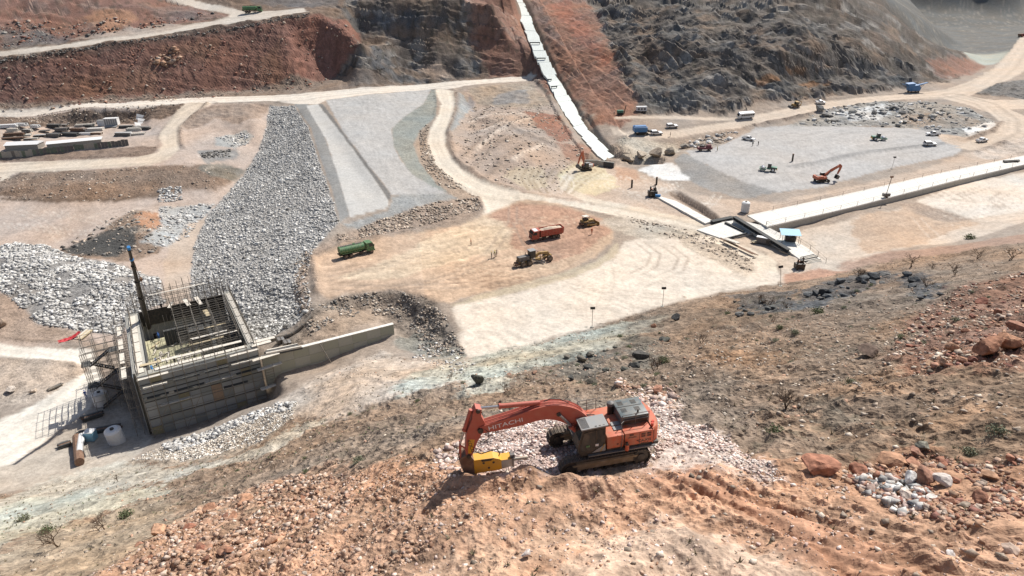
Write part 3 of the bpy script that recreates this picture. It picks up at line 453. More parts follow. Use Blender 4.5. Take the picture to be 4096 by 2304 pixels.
# --- dirt field and pale field
paint([(-50.6, 160.5),(-45.0, 169.5),(-35.3, 174.7),(-12.0, 186.1),(-7.0, 193.3),(0.8, 203.2),(4.6, 205.9),(14.3, 202.8),(23.2, 193.2),(27.9, 184.4),(27.7, 171.7),(21.3, 158.1),(10.7, 148.8),(-0.7, 142.1),(-7.9, 138.7),(-13.8, 133.9),(-20.5, 139.0),(-27.4, 143.1),(-35.4, 141.7),(-41.3, 139.8),(-44.9, 141.7)], 'c4a484', 0.8, 1.1, rough=0.3, vary=0.7)
paint([(-6.4, 191.4),(0.8, 202.5),(5.7, 202.3),(18.8, 197.1),(26.0, 187.9),(27.5, 177.8),(17.6, 160.9),(9.2, 156.1),(0.4, 167.4),(-4.8, 167.7),(0.5, 176.3)], 'b4876a', 0.8, 1.5, rough=0.5, k=0.85)
paint([(-15.2, 183.6),(-7.5, 191.6),(0.6, 186.0),(-0.6, 167.5),(-10.7, 159.8),(-27.2, 148.4),(-41.5, 149.1),(-29.3, 163.5)], 'cfb896', 1, 2, k=0.7)
paint([(-13.7, 132.9),(-7.9, 138.2),(1.1, 143.6),(12.7, 149.9),(21.1, 156.8),(28.3, 168.7),(27.6, 160.4),(18.2, 148.4),(5.6, 141.2),(-5.1, 135.5),(-9.4, 132.7)], 'bfae8f', 0.6, 0.8, rough=0.3, k=0.8)
PF = [(-13.7, 132.0),(-4.3, 136.9),(5.7, 141.8),(17.3, 148.4),(26.3, 158.3),(30.0, 169.2),(38.4, 174.1),(50.4, 170.3),(56.2, 161.4),(58.7, 153.5),(62.7, 145.8),(61.1, 140.3),(45.0, 135.9),(29.7, 129.9),(16.1, 121.7),(3.0, 115.0),(-3.9, 112.0),(-7.9, 110.6),(-10.1, 115.5),(-11.4, 123.8)]
paint(PF, 'd8c9b6', 0.9, 1.3, rough=0.16, vary=0.7)
paint([(44.8, 173.7),(56.3, 162.0),(59.0, 151.5),(54.7, 144.2),(50.0, 154.0),(44.8, 164.9)], 'b5a590', 0.8, 1.2, rough=1.1, k=0.8)
paint([(24.5, 184.6),(32.3, 191.1),(46.5, 181.5),(53.2, 173.1),(44.1, 170.7),(33.5, 171.3)], 'bcae9a', 0.8, 1.5, rough=0.9, k=0.8)
# right plain below the spillway
paint([(56.2, 168.5),(72.1, 171.7),(93.3, 179.7),(137.0, 201.9),(177.8, 225.2),(193.8, 228.5),(158.2, 182.2),(133.1, 166.4),(113.6, 155.9),(98.5, 154.7),(84.9, 150.1),(73.1, 142.5),(61.1, 140.3),(65.1, 152.6),(61.6, 162.5)], 'c8b49e', 0.6, 0.8, rough=0.35, vary=1.0)
paint([(70.7, 154.5),(73.1, 142.5),(84.8, 146.3),(88.1, 167.0),(75.1, 168.4)], 'cdb9a2', 0.8, 1, k=0.7)
paint([(93.0, 178.1),(118.8, 193.1),(126.6, 198.7),(125.8, 183.2),(125.5, 172.6),(98.5, 154.7),(86.3, 152.9),(89.9, 166.6)], 'b99878', 1, 2, rough=0.6, k=0.75)
paint([(117.1, 194.4),(127.7, 198.5),(130.6, 180.1),(121.3, 175.7),(114.9, 183.8)], 'a38e7b', 1, 2, rough=1.0, k=0.8)
paint([(122.0, 196.9),(151.8, 215.8),(177.8, 225.2),(193.8, 228.5),(168.0, 194.4),(145.2, 182.9),(128.2, 178.2),(125.8, 187.0)], 'd8c8b4', 0.8, 1.2, rough=0.2)
paint([(77.8, 150.9),(87.6, 151.9),(101.5, 151.6),(115.8, 152.4),(123.2, 150.1),(103.8, 124.9),(93.9, 139.2),(75.2, 136.4)], 'a8826a', 1, 2, rough=0.7, k=0.75)
paint([(63.5, 145.7),(72.7, 147.6),(80.1, 139.1),(68.2, 130.8),(61.4, 137.8)], 'b98a6c', 0.6, 1, rough=0.5)
# pit by the retaining wall
paint([(-45.6, 135.4),(-37.8, 140.2),(-27.4, 143.1),(-19.5, 138.0),(-14.3, 129.6),(-10.0, 114.0),(-8.8, 107.1),(-15.1, 111.3),(-23.9, 123.8),(-26.7, 133.1),(-35.7, 125.5),(-42.4, 122.0),(-49.2, 124.9),(-46.8, 128.9)], '8f8070', 0.6, 0.9, rough=1.9)
paint([(-42.8, 131.1),(-36.4, 137.3),(-29.3, 136.4),(-26.8, 133.6),(-34.2, 126.1),(-41.8, 122.9),(-46.0, 126.0)], 'a5917c', 0.6, 1, rough=1.0, k=0.8)
paint([(-23.7, 122.4),(-19.6, 128.9),(-15.2, 119.2),(-9.9, 112.3),(-10.7, 104.2),(-19.4, 115.0)], '8c9186', 0.8, 1.5, rough=1.5, k=0.5)
# --- foreground hillside
NEAR = True
HS = [(-98.8, 83.1),(-81.0, 84.1),(-69.8, 86.6),(-63.5, 90.5),(-35.6, 91.6),(-38.4, 107.4),(-26.1, 117.3),(-10.0, 104.5),(-7.5, 109.0),(3.0, 113.7),(16.0, 120.7),(29.5, 128.8),(44.6, 134.5),(59.9, 138.4),(72.6, 141.4),(84.5, 145.7),(97.0, 144.1),(114.0, 140.8),(133.2, 140.7),(46.2, 35.5),(14.8, 9.9),(-0.3, 14.5),(-31.3, 22.6)]
paint(HS, '957c64', 0.6, 1.0, rough=1.6, vary=1.8)
paint([(-41.9, 101.7),(-38.4, 107.4),(-26.1, 117.3),(-10.7, 104.2),(-6.5, 83.6),(-16.7, 81.8),(-24.5, 80.3),(-33.0, 87.5)], 'c4b3a0', 1, 1.5, rough=0.9, k=0.9)
paint([(-10.4, 108.7),(3.0, 113.7),(15.9, 120.1),(26.4, 121.8),(31.7, 120.5),(21.5, 104.3),(11.5, 90.4),(0.4, 84.8),(-8.3, 84.9),(-16.7, 81.8),(-18.5, 92.3)], 'adb0a0', 1, 2, rough=1.3, k=0.75)
paint([(-8.6, 96.1),(0.6, 100.5),(-1.7, 73.4),(-6.6, 77.2)], 'b9bfb0', 0.8, 1.5, k=0.6)
paint([(25.8, 126.6),(55.2, 119.7),(63.2, 120.8),(61.8, 94.2),(70.9, 84.9),(40.5, 42.2),(26.6, 28.1),(20.6, 31.5),(14.8, 33.9),(14.4, 40.1),(15.9, 64.7),(7.9, 72.8)], '85725f', 1, 2, rough=1.8, k=0.6, vary=1.6)
for pl in ([(24.0, 77.4),(31.1, 75.9),(28.5, 58.9),(22.1, 54.5)],[(26.8, 51.3),(32.2, 49.2),(28.3, 40.4),(24.0, 41.5)],[(27.8, 39.5),(33.2, 39.8),(29.5, 32.9),(26.2, 34.0)],[(8.6, 59.9),(14.8, 66.0),(16.3, 57.8),(10.1, 47.1)],[(17.3, 40.5),(21.2, 39.8),(19.9, 35.3),(16.6, 35.3)],[(47.4, 78.5),(57.3, 83.9),(44.6, 62.9),(38.3, 60.6)]):
    paint(pl, 'a8835f', 1.2, 3, k=.6)
for pl in ([(56.7, 121.4),(68.2, 130.8),(80.9, 135.9),(77.5, 124.5),(62.9, 106.6),(53.5, 103.7),(47.9, 101.5)],[(73.6, 119.1),(78.6, 118.9),(62.7, 89.9),(61.1, 93.0)],[(46.4, 129.7),(57.7, 125.4),(45.9, 99.8),(42.8, 106.9)]):
    paint(pl, '5c5d5e', 0.6, 1.5, rough=2.2, hill=0.25, k=0.85)
for pl in ([(5.7, 95.4),(13.6, 97.0),(17.6, 97.9),(10.5, 73.7),(6.5, 74.1)],[(20.4, 105.7),(24.8, 100.6),(17.5, 73.8),(15.0, 76.4)],[(23.4, 42.6),(24.0, 40.0),(22.0, 37.0),(21.0, 38.8)]):
    paint(pl, '66685f', 0.6, 1.5, rough=1.8, k=0.55)
RO = [(43.3, 67.6),(61.5, 88.8),(68.1, 92.3),(78.2, 94.6),(85.7, 88.5),(41.7, 40.6),(36.2, 41.1),(34.6, 43.6),(32.0, 45.0),(35.6, 55.4)]
paint(RO, '956c56', 0.8, 2.5, rough=2.0, k=0.8)
FO = [(-21.7, 20.9),(-29.4, 34.5),(-28.5, 37.6),(-31.5, 47.0),(-29.4, 53.4),(-22.1, 54.1),(-14.2, 45.4),(-9.6, 44.4),(-3.9, 36.2),(2.3, 30.8),(5.9, 30.5),(9.2, 37.5),(14.5, 33.1),(17.2, 29.2),(22.2, 30.5),(23.4, 27.7),(27.0, 26.4),(25.2, 19.3),(14.8, 9.9),(-0.3, 14.5)]
paint(FO, 'c0906a', 0.7, 1.2, rough=1.2, vary=1.2)
paint([(-26.4, 33.1),(-30.3, 45.0),(-29.0, 52.5),(-21.7, 53.0),(-14.4, 44.6),(-10.0, 33.3),(-12.0, 28.2),(-13.1, 24.7),(-22.5, 26.6)], 'b38b69', 0.6, 1.2, rough=1.8, k=0.85)
paint([(7.6, 26.4),(9.6, 25.0),(11.9, 18.5),(11.6, 13.9),(5.9, 13.7),(-2.8, 15.4),(-0.1, 21.6),(3.8, 24.4)], 'c9ad92', 0.8, 1.5, rough=0.9, k=0.75)
paint([(-5.7, 23.6),(-3.5, 24.9),(-1.0, 25.8),(3.8, 24.7),(1.6, 21.1),(-0.1, 16.3),(-4.7, 18.4)], 'c9a380', 0.8, 1.5, rough=0.9, k=0.6)
paint([(-3.7, 44.9),(-1.5, 45.8),(0.2, 50.0),(4.1, 46.5),(5.4, 36.8),(4.4, 32.9),(1.9, 31.7),(0.1, 32.7),(-2.2, 34.1)], 'c3a698', 0.4, 0.7, rough=1.3)
paint([(7.1, 32.0),(9.7, 39.4),(11.8, 55.6),(14.2, 52.6),(12.3, 40.8),(13.7, 34.2),(14.2, 29.5),(14.5, 27.2),(12.4, 27.5),(11.3, 30.7),(8.9, 30.1)], 'd2bcab', 0.4, 0.8, rough=1.0, k=0.9)
paint([(7.7, 30.4),(10.1, 30.3),(12.2, 27.2),(14.0, 24.0),(15.1, 20.3),(14.7, 15.2),(11.8, 12.7),(12.5, 18.4),(11.4, 22.5),(9.6, 26.4),(7.7, 28.6)], 'ba8560', 0.5, 0.7, rough=0.6, k=0.9)
paint([(11.8, 28.7),(14.1, 26.9),(17.0, 22.0),(17.6, 17.3),(16.1, 15.5),(15.5, 19.7),(14.2, 23.0),(12.7, 25.9)], 'bb8f6b', 0.5, 0.8, rough=0.8, k=0.8)
for ln in ([(12.4, 27.7),(14.0, 24.5),(15.4, 20.7),(15.7, 16.2)],[(11.1, 26.6),(12.5, 23.1),(13.5, 18.8)],[(13.7, 27.9),(15.4, 25.5),(16.7, 21.6)],[(8.9, 28.3),(10.6, 25.3),(11.8, 21.5),(12.3, 18.0)]):
    ridge(ln, 0.22, 0.16, 0.15)
for ln in ([(11.9, 27.3),(13.4, 24.0),(14.7, 20.0),(14.9, 16.0)],[(9.6, 27.9),(11.1, 25.2),(12.3, 20.9),(12.7, 17.4)]):
    ridge(ln, 0.25, -0.15, 0.1); pline(ln, 0.5, '9b633b', 0.3, 0.1, k=0.5)
# bleached ledge on the lower left; towards the tower, painted sunlit edge of its shadow
paint([(-75.1, 72.4),(-78.3, 85.6),(-73.6, 88.4),(-66.9, 92.8),(-62.1, 89.9),(-53.1, 84.1),(-42.2, 78.9),(-36.8, 80.8),(-33.6, 89.5),(-29.2, 83.6),(-31.0, 75.1),(-37.6, 74.2),(-46.1, 77.3),(-46.8, 72.4),(-53.2, 74.3),(-57.8, 73.4),(-62.1, 70.2),(-59.7, 60.9),(-52.7, 48.9)], 'c2c0b0', 0.5, 1.8, rough=1.0, k=.62)
paint([(-73.3, 70.4),(-70.8, 76.6),(-62.5, 76.7),(-50.6, 72.0),(-42.3, 67.3),(-44.8, 62.9),(-52.3, 61.6),(-53.3, 55.9),(-45.0, 41.1)], 'b0b3a1', 0.8, 1.5, rough=1.0, k=0.7)
paint([(-63.6, 91.3),(-60.6, 96.6),(-50.8, 97.5),(-41.3, 97.9),(-36.8, 96.2),(-35.8, 91.0),(-37.4, 82.2),(-42.8, 80.3),(-53.8, 85.4)], 'a69580', 0.4, 0.7, rough=1.6)
paint([(-45.0, 41.1),(-54.3, 58.1),(-48.4, 61.0),(-42.0, 62.4),(-32.1, 49.9),(-28.5, 37.6),(-29.4, 34.5),(-25.2, 26.1),(-29.8, 25.8)], 'a6957c', 0.8, 1.5, rough=1.1, k=0.8)
NEAR = False
# wheel marks
for ln in ([(143.1, 216.6),(133.4, 208.6),(130.6, 202.5),(133.5, 196.1),(139.2, 191.8)],[(151.4, 209.2),(139.3, 201.7),(138.1, 195.7),(143.4, 189.4)],[(121.7, 203.2),(129.5, 201.7),(140.5, 203.7)],[(153.4, 202.6),(144.9, 195.3),(143.1, 187.2)],[(34.1, 168.3),(36.6, 159.9),(34.1, 152.3),(29.5, 147.8)],[(40.7, 165.1),(42.9, 156.9),(39.8, 149.6)],[(-2.7, 173.4),(-5.7, 162.2),(-13.1, 150.0),(-21.9, 143.7)],[(-3.3, 173.5),(0.6, 186.0),(0.8, 199.8)],[(-4.9, 173.6),(-9.0, 168.0),(-28.6, 158.2),(-43.5, 149.3)],[(21.6, 160.7),(12.6, 148.7),(1.1, 143.6),(-17.3, 143.4),(-40.3, 143.5)],[(1.8, 185.9),(4.6, 167.2),(11.4, 158.6)]):
    tracks(ln, 2.4, 0.45, '9b8775')
for ln in ([(16.5, 214.8),(22.0, 233.3),(29.9, 241.6)],[(18.9, 212.7),(25.7, 228.9),(32.5, 239.1)],[(13.0, 222.9),(16.6, 235.8),(24.6, 246.7)],[(7.4, 214.0),(5.1, 224.5),(7.4, 233.7)],[(11.2, 212.4),(9.1, 223.9),(11.6, 234.0)]):
    tracks(ln, 2.4, 0.55, '9a8262', 0.5)
# many faint passes left by lorries and rollers
_tr = random.Random(3)
def passes(poly, n, head, spread, L_, k, colr=('9b8a78', 'e2d6c4')):
    P_ = sample_poly(poly, n, np.random.RandomState(n))
    for x, y in P_:
        h = R(head + _tr.uniform(-spread, spread)); cv_ = _tr.uniform(-1, 1) * _tr.random() / 18; ln = [(x, y)]
        for _ in range(int(L_ / 4)): h += cv_ * 4; x += 4 * math.cos(h); y += 4 * math.sin(h); ln.append((x, y))
        q_ = np.array(ln); q_ = q_[sdist(poly, q_[:, 0], q_[:, 1]) > .5]
        if len(q_) > 3: tracks([tuple(v) for v in q_], 2.3, k * _tr.uniform(.5, 1.2), _tr.choice(colr), .22)
passes(PF, 26, 10, 60, 40, .30); passes([(-50.6, 160.5),(-35.3, 174.7),(-7.0, 193.3),(23.2, 193.2),(27.7, 171.7),(10.7, 148.8),(-13.8, 133.9),(-44.9, 141.7)], 34, 12, 30, 50, .38, ('8f7055', 'dcc6a4', '9c7c60'))
passes([(-183.9, 228.8),(-103.3, 230.2),(-102.6, 193.4),(-140.9, 191.4),(-157.8, 190.0)], 22, 0, 40, 40, .35); passes(PAD, 20, 10, 25, 60, .30, ('85827e', 'c9c6c2')); passes(GP, 18, 105, 20, 60, .28, ('8a8884', 'cac8c4'))
passes([(89.9, 166.6),(114.9, 183.8),(174.5, 220.5),(142.6, 175.9),(98.5, 154.7),(79.4, 150.3)], 20, 20, 50, 50, .32); passes([(2.1, 206.4),(24.2, 242.4),(49.6, 231.9),(75.9, 202.6),(56.2, 184.1),(26.4, 200.4)], 22, 0, 60, 35, .4); passes([(-134.4, 298.4),(-110.7, 299.2),(-105.3, 260.6),(-115.0, 240.2),(-124.8, 261.8)], 10, 30, 80, 30, .35)
# crest-strip step and small berms
# tyre-polished lanes on the roads
def lanes(line, width, amp=0.10):
    sl = window(line, width); d = ldist(line, GX[sl], GY[sl]) + 0.5 * WOB[sl]; m = 1 - sstep(width * .42, width * .5, d)
    s_ = pnoise(d / 0.55, WOB[sl] * .6 + 3) + .7 * pnoise(d / 1.6 + 9, WOB[sl] * .5)
    COL[sl] *= (1 + m * amp * s_)[..., None]; e = np.exp(-((d - width * .5) / 0.9) ** 2); COL[sl] *= (1 - .16 * e)[..., None]; GZ[sl] += .18 * e * (1 + WOBF[sl]) - .05 * m * np.clip(s_, 0, 1)
for ln, wd in (([(-248.5, 353.7),(-223.2, 361.4),(-198.1, 371.8),(-171.4, 382.3),(-150.4, 394.8),(-127.6, 398.1),(-111.4, 402.8)],9),([(-239.0, 327.8),(-212.4, 330.7),(-181.9, 327.0),(-147.0, 332.9),(-99.8, 340.0),(-74.7, 349.8),(-36.7, 367.1),(-5.7, 372.1),(12.3, 376.0)],9),([(-195.8, 258.9),(-166.1, 260.7),(-138.8, 262.0),(-135.7, 273.2),(-146.1, 297.0),(-146.8, 317.6),(-141.5, 328.3)],9),([(-32.5, 354.0),(-28.3, 321.1),(-27.2, 293.5),(-28.8, 272.6),(-27.5, 257.6),(-22.7, 237.8),(-16.3, 223.1),(-6.8, 212.2),(5.8, 206.5)],9),([(5.9, 207.6),(19.2, 201.8),(32.5, 192.5),(44.7, 183.4),(54.5, 170.0),(60.3, 158.5)],7),([(45.2, 276.6),(67.8, 277.3),(86.6, 286.7),(106.6, 296.9),(144.4, 322.0),(168.1, 333.1),(196.1, 342.7),(217.8, 346.3),(247.5, 365.6),(308.1, 437.5),(458.8, 636.0)],11),([(220.4, 344.1),(223.7, 324.2),(214.5, 295.8),(201.9, 276.6),(184.7, 264.2)],9),([(-91.5, 98.5),(-89.0, 108.1),(-87.7, 116.6),(-87.7, 122.5),(-91.6, 129.2),(-103.3, 132.2),(-115.3, 134.4)],7)):
    lanes(ln, wd)
for ln in ([(-141.5, 328.3),(-144.0, 303.2),(-137.9, 286.7),(-131.9, 275.3)],[(-169.5, 267.2),(-149.7, 268.6),(-142.8, 274.5)],[(-240.4, 330.6),(-187.7, 338.6),(-133.3, 347.7)],[(-247.1, 350.8),(-196.1, 367.3),(-141.6, 387.1),(-105.6, 396.4)],[(-24.9, 343.9),(-23.3, 316.7),(-23.9, 275.1),(-19.5, 242.1),(-8.3, 221.2),(2.2, 213.1)],[(182.6, 268.3),(197.3, 276.9),(209.3, 290.4)],[(175.6, 251.9),(193.1, 262.8)],[(105.3, 292.6),(126.3, 303.2),(147.3, 315.7),(164.2, 324.5)],[(-50.5, 160.5),(-44.2, 140.8)],[(-9.8, 206.7),(-7.9, 196.8),(-13.2, 188.1),(-35.5, 176.1),(-45.2, 170.4),(-50.8, 161.3)]):
    ridge(ln, 1.2, 0.7); pline(ln, 1.6, '8f7a68', 1, 0.5, k=0.6, rough=1.5)

# ---------------------------------------------------------------- relief and weathering
# rock ledges: long strata that dip to the right, broken by gullies
cell = np.maximum(RR * .00175, np.gradient(rad)[:, None] * .8)
def fade(s): return np.clip((s / cell - 1.5) / 2, 0, 1)
wp = fbm(GX / 26, GY / 26, 3) * 9
far_k = np.clip((RR - 200) / 150, 0, 1) * np.clip((620 - RR) / 120, 0.25, 1)
big = fbm(GX / 40 + 9, GY / 40, 4); gul = ridged(GX / 30 + 7 + wp / 20, GY / 90, 3)
ZB = GZ + 0.0
def saw(s): f = s - np.floor(s); return np.where(f < 0.84, f / 0.84, (1 - f) / 0.16)      # bench, then riser
# beds dip to the right; each bed steps out as a ledge, broken along its length
bed = ZB + 0.14 * GX + 0.32 * np.clip(GX - 15, 0, None) + wp * 0.28 + .6 * fbm(GX / 12, GY / 12, 3)
k1 = sstep(-0.25, 0.35, fbm(GX / 24 + 5, GY / 14, 3)); k2 = sstep(-0.2, 0.4, fbm(GX / 13 - 8, GY / 9, 2)); k3 = sstep(-0.1, 0.4, fbm(GX / 6 - 3, GY / 4, 3))
crs = ridged(GX / 3.4, GY / 3.0, 2, w=3) * .28
led = (saw(bed / 12.5 + .1 * pnoise(GX / 16, GY / 16) + 2) - .5) * 2.6 * sstep(-.3, .3, fbm(GX / 35 + 50, GY / 20, 2)) + (saw(bed / 5.2 + .09 * pnoise(GX / 7, GY / 7)) - .5) * 2.6 * k1 + (saw(bed / 2.1 + .15 * pnoise(GX / 5, GY / 5) + 4) - .5) * 1.25 * k2 + crs * .9
crag = ridged(GX / 8.5, GY / 7, 2, w=7) * .7
dzh = HILL * (far_k * (led * .85 + crag * .10 - gul * .6) + (1 - far_k) * (ridged(GX / 3.1, GY / 2.0, 4) * 0.9)) * 0.8 + HILL * big * 1.6 * far_k
GZ += dzh
# stony roughness in several sizes; small sizes fade where a cell cannot carry them
r1 = fbm(GX / 2.6, GY / 2.6, 3, w=2.6) + .8 * fbm(GX / 6.5, GY / 6.5, 2, w=6.5); r2 = ridged(GX / 0.95, GY / 0.95, 2, w=.95); r3 = ridged(GX / 0.42, GY / 0.42, 2); r4 = pnoise(GX / 0.16, GY / 0.16) + .6 * pnoise(GX / .1, GY / .1)
rk = np.clip(sstep(-0.35, 0.5, fbm(GX / 5 + 3, GY / 5, 3)) * 0.9 + 0.35, 0, 2)
dzr = ROUGH * (r1 * 0.46 + r2 * 0.19 * fade(0.95) * rk + r3 * 0.075 * fade(0.33) * rk + r4 * 0.05 * fade(0.16) * rk)
farr = np.clip((RR - 150) / 150, 0, 1)
dzr += ROUGH * farr * (ridged(GX / 8, GY / 8, 2, w=8) * 0.3)
GZ += dzr
# gentle undulation of graded ground
GZ += 0.10 * fbm(GX / 13, GY / 13, 3)
# colour: blotches, streaks, stones
b1 = fbm(GX / 15 + 31, GY / 15, 4); b2 = fbm(GX / 3.2, GY / 3.2 + 8, 4, w=3.2); b3 = pnoise(GX / 0.7, GY / 0.7) * fade(0.7); b4 = pnoise(GX / 0.28 + 4, GY / 0.28) * fade(0.28)
b5 = pnoise(GX / 1.4 - 7, GY / 1.4) * fade(1.4); b6 = pnoise(GX / 2.8 + 70, GY / 2.8) * fade(2.8)
RC = np.clip(ROUGH, 0, 2)
lum = 1 + (.05 + .13 * RC) * (b5 + .8 * b6) + VARY * (0.16 * b1 + 0.16 * b2) + (0.10 + 0.10 * np.clip(ROUGH, 0, 2)) * (b3 + 0.8 * b4)
COL *= np.clip(lum, 0.35, 1.7)[..., None]
# warm and cool drift of the soil
drift = fbm(GX / 22 - 9, GY / 22 + 4, 4) * VARY * 0.13
COL[..., 0] *= 1 + drift; COL[..., 2] *= 1 - drift
# ledge rock is grey on its proud faces, soil gathers between
hm = np.clip(HILL - 0.5, 0, 1) * far_k
f1 = bed / 5.2 + .09 * pnoise(GX / 7, GY / 7); f1 = f1 - np.floor(f1)
soilc = lin('8c7259', K); grey = lin('a09a91', K); darkf = lin('4a4541', K)
soil = sstep(0.05, 0.5, fbm(GX / 17 + 70, GY / 11, 4) + .25 * b2)
COL = COL * (1 - (hm * soil * 0.7)[..., None]) + soilc * (hm * soil * 0.7)[..., None]
rockm = sstep(0.15, 0.6, k2 * k1 + .5 * b2) * (1 - soil * .7)
COL = COL * (1 - (hm * rockm * 0.62)[..., None]) + grey * (hm * rockm * 0.62)[..., None]
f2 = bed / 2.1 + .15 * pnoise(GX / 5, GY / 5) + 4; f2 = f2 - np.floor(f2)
crev = np.maximum(np.clip((f1 - .80) / .08, 0, 1) * k1, .8 * np.clip((f2 - .8) / .08, 0, 1) * k2) * (1 - soil * .5)  # shade under each ledge, darkened in the colour
lit = np.clip((f1 - .55) / .2, 0, 1) * (f1 < .8) * k1 * rockm  # sunlit ledge tops, brightened in the colour
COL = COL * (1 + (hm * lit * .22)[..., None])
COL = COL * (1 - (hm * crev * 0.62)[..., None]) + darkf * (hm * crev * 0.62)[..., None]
# scrub dots on the far slopes
sd_ = sstep(.32, .45, pnoise(GX / 2.1 + 7, GY / 2.1)) * far_k * np.clip(HILL, 0, 1)
COL = COL * (1 - (sd_ * .55)[..., None]) + lin('4a463a', K) * (sd_ * .55)[..., None]
# animal paths on the far slopes: thin pale contour lines
pth = np.abs(pnoise(GX / 34 + wp / 30, ZB / 3.2 + GX / 60)) ; pth2 = np.abs(pnoise(GX / 16 - 5 + ZB / 14, ZB / 5.5 - GX / 30))
pth = np.where(RR > 560, np.abs(pnoise(GX / 30 + wp / 12, GY / 34)), pth); pth2 = np.where(RR > 560, np.abs(pnoise(GX / 17 + 4, GY / 30 + wp / 14)), pth2)
pm = np.clip(1 - pth / 0.05, 0, 1) * 0.4 + np.clip(1 - pth2 / 0.05, 0, 1) * 0.35
COL *= (1 + .14 * hm)[..., None]
pm *= 1.3 * np.clip((RR - 560) / 60, 0, 1) * (HILL < 0.3) + 0.6 * hm
COL = COL * (1 - pm[..., None] * 0.7) + lin('b3a692', K) * pm[..., None] * 0.7
# dry scrub speckle on natural slopes
sc = sstep(0.28, 0.5, pnoise(GX / 1.3 + 90, GY / 1.3)) * sstep(0.0, 0.5, fbm(GX / 19, GY / 19 + 60, 3) + 0.25) * np.clip(ROUGH - 0.9, 0, 1) * (RR < 130)
COL = COL * (1 - sc[..., None] * 0.45) + lin('6d6a55', K) * sc[..., None] * 0.45
# drag marks of graders and rollers along the passes
def combed(poly, dirx, diry, amp, sc_=0.9, c=0.10):
    sl, m = mask(poly, 1.0, 0.5); X, Y = GX[sl], GY[sl]
    n2 = pnoise((X * dirx + Y * diry) / 14 + WOB[sl], (-X * diry + Y * dirx) / sc_ + WOB[sl] * 3) + 0.6 * pnoise((X * dirx + Y * diry) / 6, (-X * diry + Y * dirx) / (sc_ * 0.45))
    GZ[sl] += m * n2 * amp; COL[sl] *= (1 + m * n2 * c)[..., None]
DF = [(-50.6, 160.5),(-45.0, 169.5),(-35.3, 174.7),(-12.0, 186.1),(0.8, 203.2),(23.2, 193.2),(27.7, 171.7),(10.7, 148.8),(-13.8, 133.9),(-27.4, 143.1),(-41.3, 139.8)]
combed(DF, 0.93, 0.36, 0.13, 1.1, 0.26); combed(DF, 0.80, 0.6, 0.08, 0.6, 0.14)
combed(PAD, 0.95, 0.3, 0.08, 1.2, 0.15)
combed(GP, -0.3, 0.95, 0.07, 1.3, 0.10)
combed(PF, 0.8, -0.6, 0.06, 1.2, 0.12)
combed([(56.2, 168.5),(72.1, 171.7),(137.0, 201.9),(177.8, 225.2),(133.1, 166.4),(98.5, 154.7),(61.1, 140.3)], 0.9, 0.42, 0.07, 1.2, 0.10)
combed([(-192.7, 231.8),(-103.8, 231.6),(-101.4, 190.7),(-157.4, 198.5)], 0.98, 0.1, 0.08, 1.6, 0.10)
combed(RB, 0.25, 0.97, 0.32, 1.8, 0.24)
# ruts churned by crawler tracks in the foreground
def rutted(poly, a, b, amp, sp, c):
    sl, m = mask(poly, .8, .5); d = np.array(b) - np.array(a); d /= np.linalg.norm(d); X, Y = GX[sl] - a[0], GY[sl] - a[1]
    al = X * d[0] + Y * d[1]; ac = -X * d[1] + Y * d[0] + .35 * WOB[sl]
    n2 = pnoise(al / 9 + 3, ac / sp) + .7 * pnoise(al / 5, ac / (sp * .45)) + .35 * np.abs(pnoise(al / .5, ac / .5))
    GZ[sl] += m * n2 * amp; COL[sl] *= np.clip(1 + m * n2 * c, .5, 1.4)[..., None]
rutted([(8.2, 30.8),(12.7, 28.5),(16.2, 25.1),(18.4, 18.2),(13.9, 13.1),(12.4, 15.1),(10.9, 21.4),(8.2, 27.2)], (8.8, 29.7), (15.5, 17.6), .30, .95, .30)
rutted([(3.4, 30.3),(8.0, 29.9),(10.4, 22.4),(11.0, 16.9),(5.7, 17.7),(3.9, 25.1)], (6.6, 29.3), (10.6, 18.9), .14, .8, .16)
# blotches bleached by dried water on the pale field
sl, m = mask(PF, 0.8, 0.5)
bl = sstep(0.05, 0.4, fbm(GX[sl] / 2.4, GY[sl] / 1.6 + 12, 4))
COL[sl] *= (1 - m * bl * 0.10)[..., None] * np.array([1, 0.985, 0.96])
# ---------------------------------------------------------------- excavations and benches
def trench(line, w_, depth, side=0.8):
    sl = window(line, w_ + 4); d = ldist(line, GX[sl], GY[sl])
    GZ[sl] -= depth * (1 - sstep(w_ / 2, w_ / 2 + side, d))
trench([(53.0, 210.1),(55.9, 198.8),(58.2, 187.4)], 2.6, 1.7, 1.0)
pline([(53.0, 210.1),(55.9, 198.8),(58.2, 187.4)], 5, '9c8672', 0.6, 0.8)
trench([(33.3, 302.2),(35.6, 277.6),(39.6, 254.1),(46.6, 247.1),(54.7, 244.1)], 2.0, 1.6, 1.4)
trench([(29.6, 251.9),(33.8, 249.8),(36.3, 246.0)], 3.5, 2.0, 0.8)
lift([(40.1, 257.6),(34.0, 292.9),(30.2, 331.4),(26.3, 357.5),(21.3, 387.2),(16.6, 425.3),(12.4, 470.8),(8.1, 540.1),(16.6, 538.4),(22.7, 458.6),(28.0, 407.2),(33.8, 370.2),(38.9, 340.2),(43.6, 301.9),(47.4, 270.7)], 1.5, .5, .5)
lift([(32.8, 253.8),(26.4, 290.7),(22.3, 331.5),(19.0, 359.7),(13.0, 389.0),(7.8, 424.4),(3.1, 437.2),(-0.4, 445.8),(-4.0, 445.2),(1.3, 411.1),(9.4, 385.8),(18.1, 346.1),(23.5, 288.8),(28.1, 252.2)], 1.0, .6, .6)
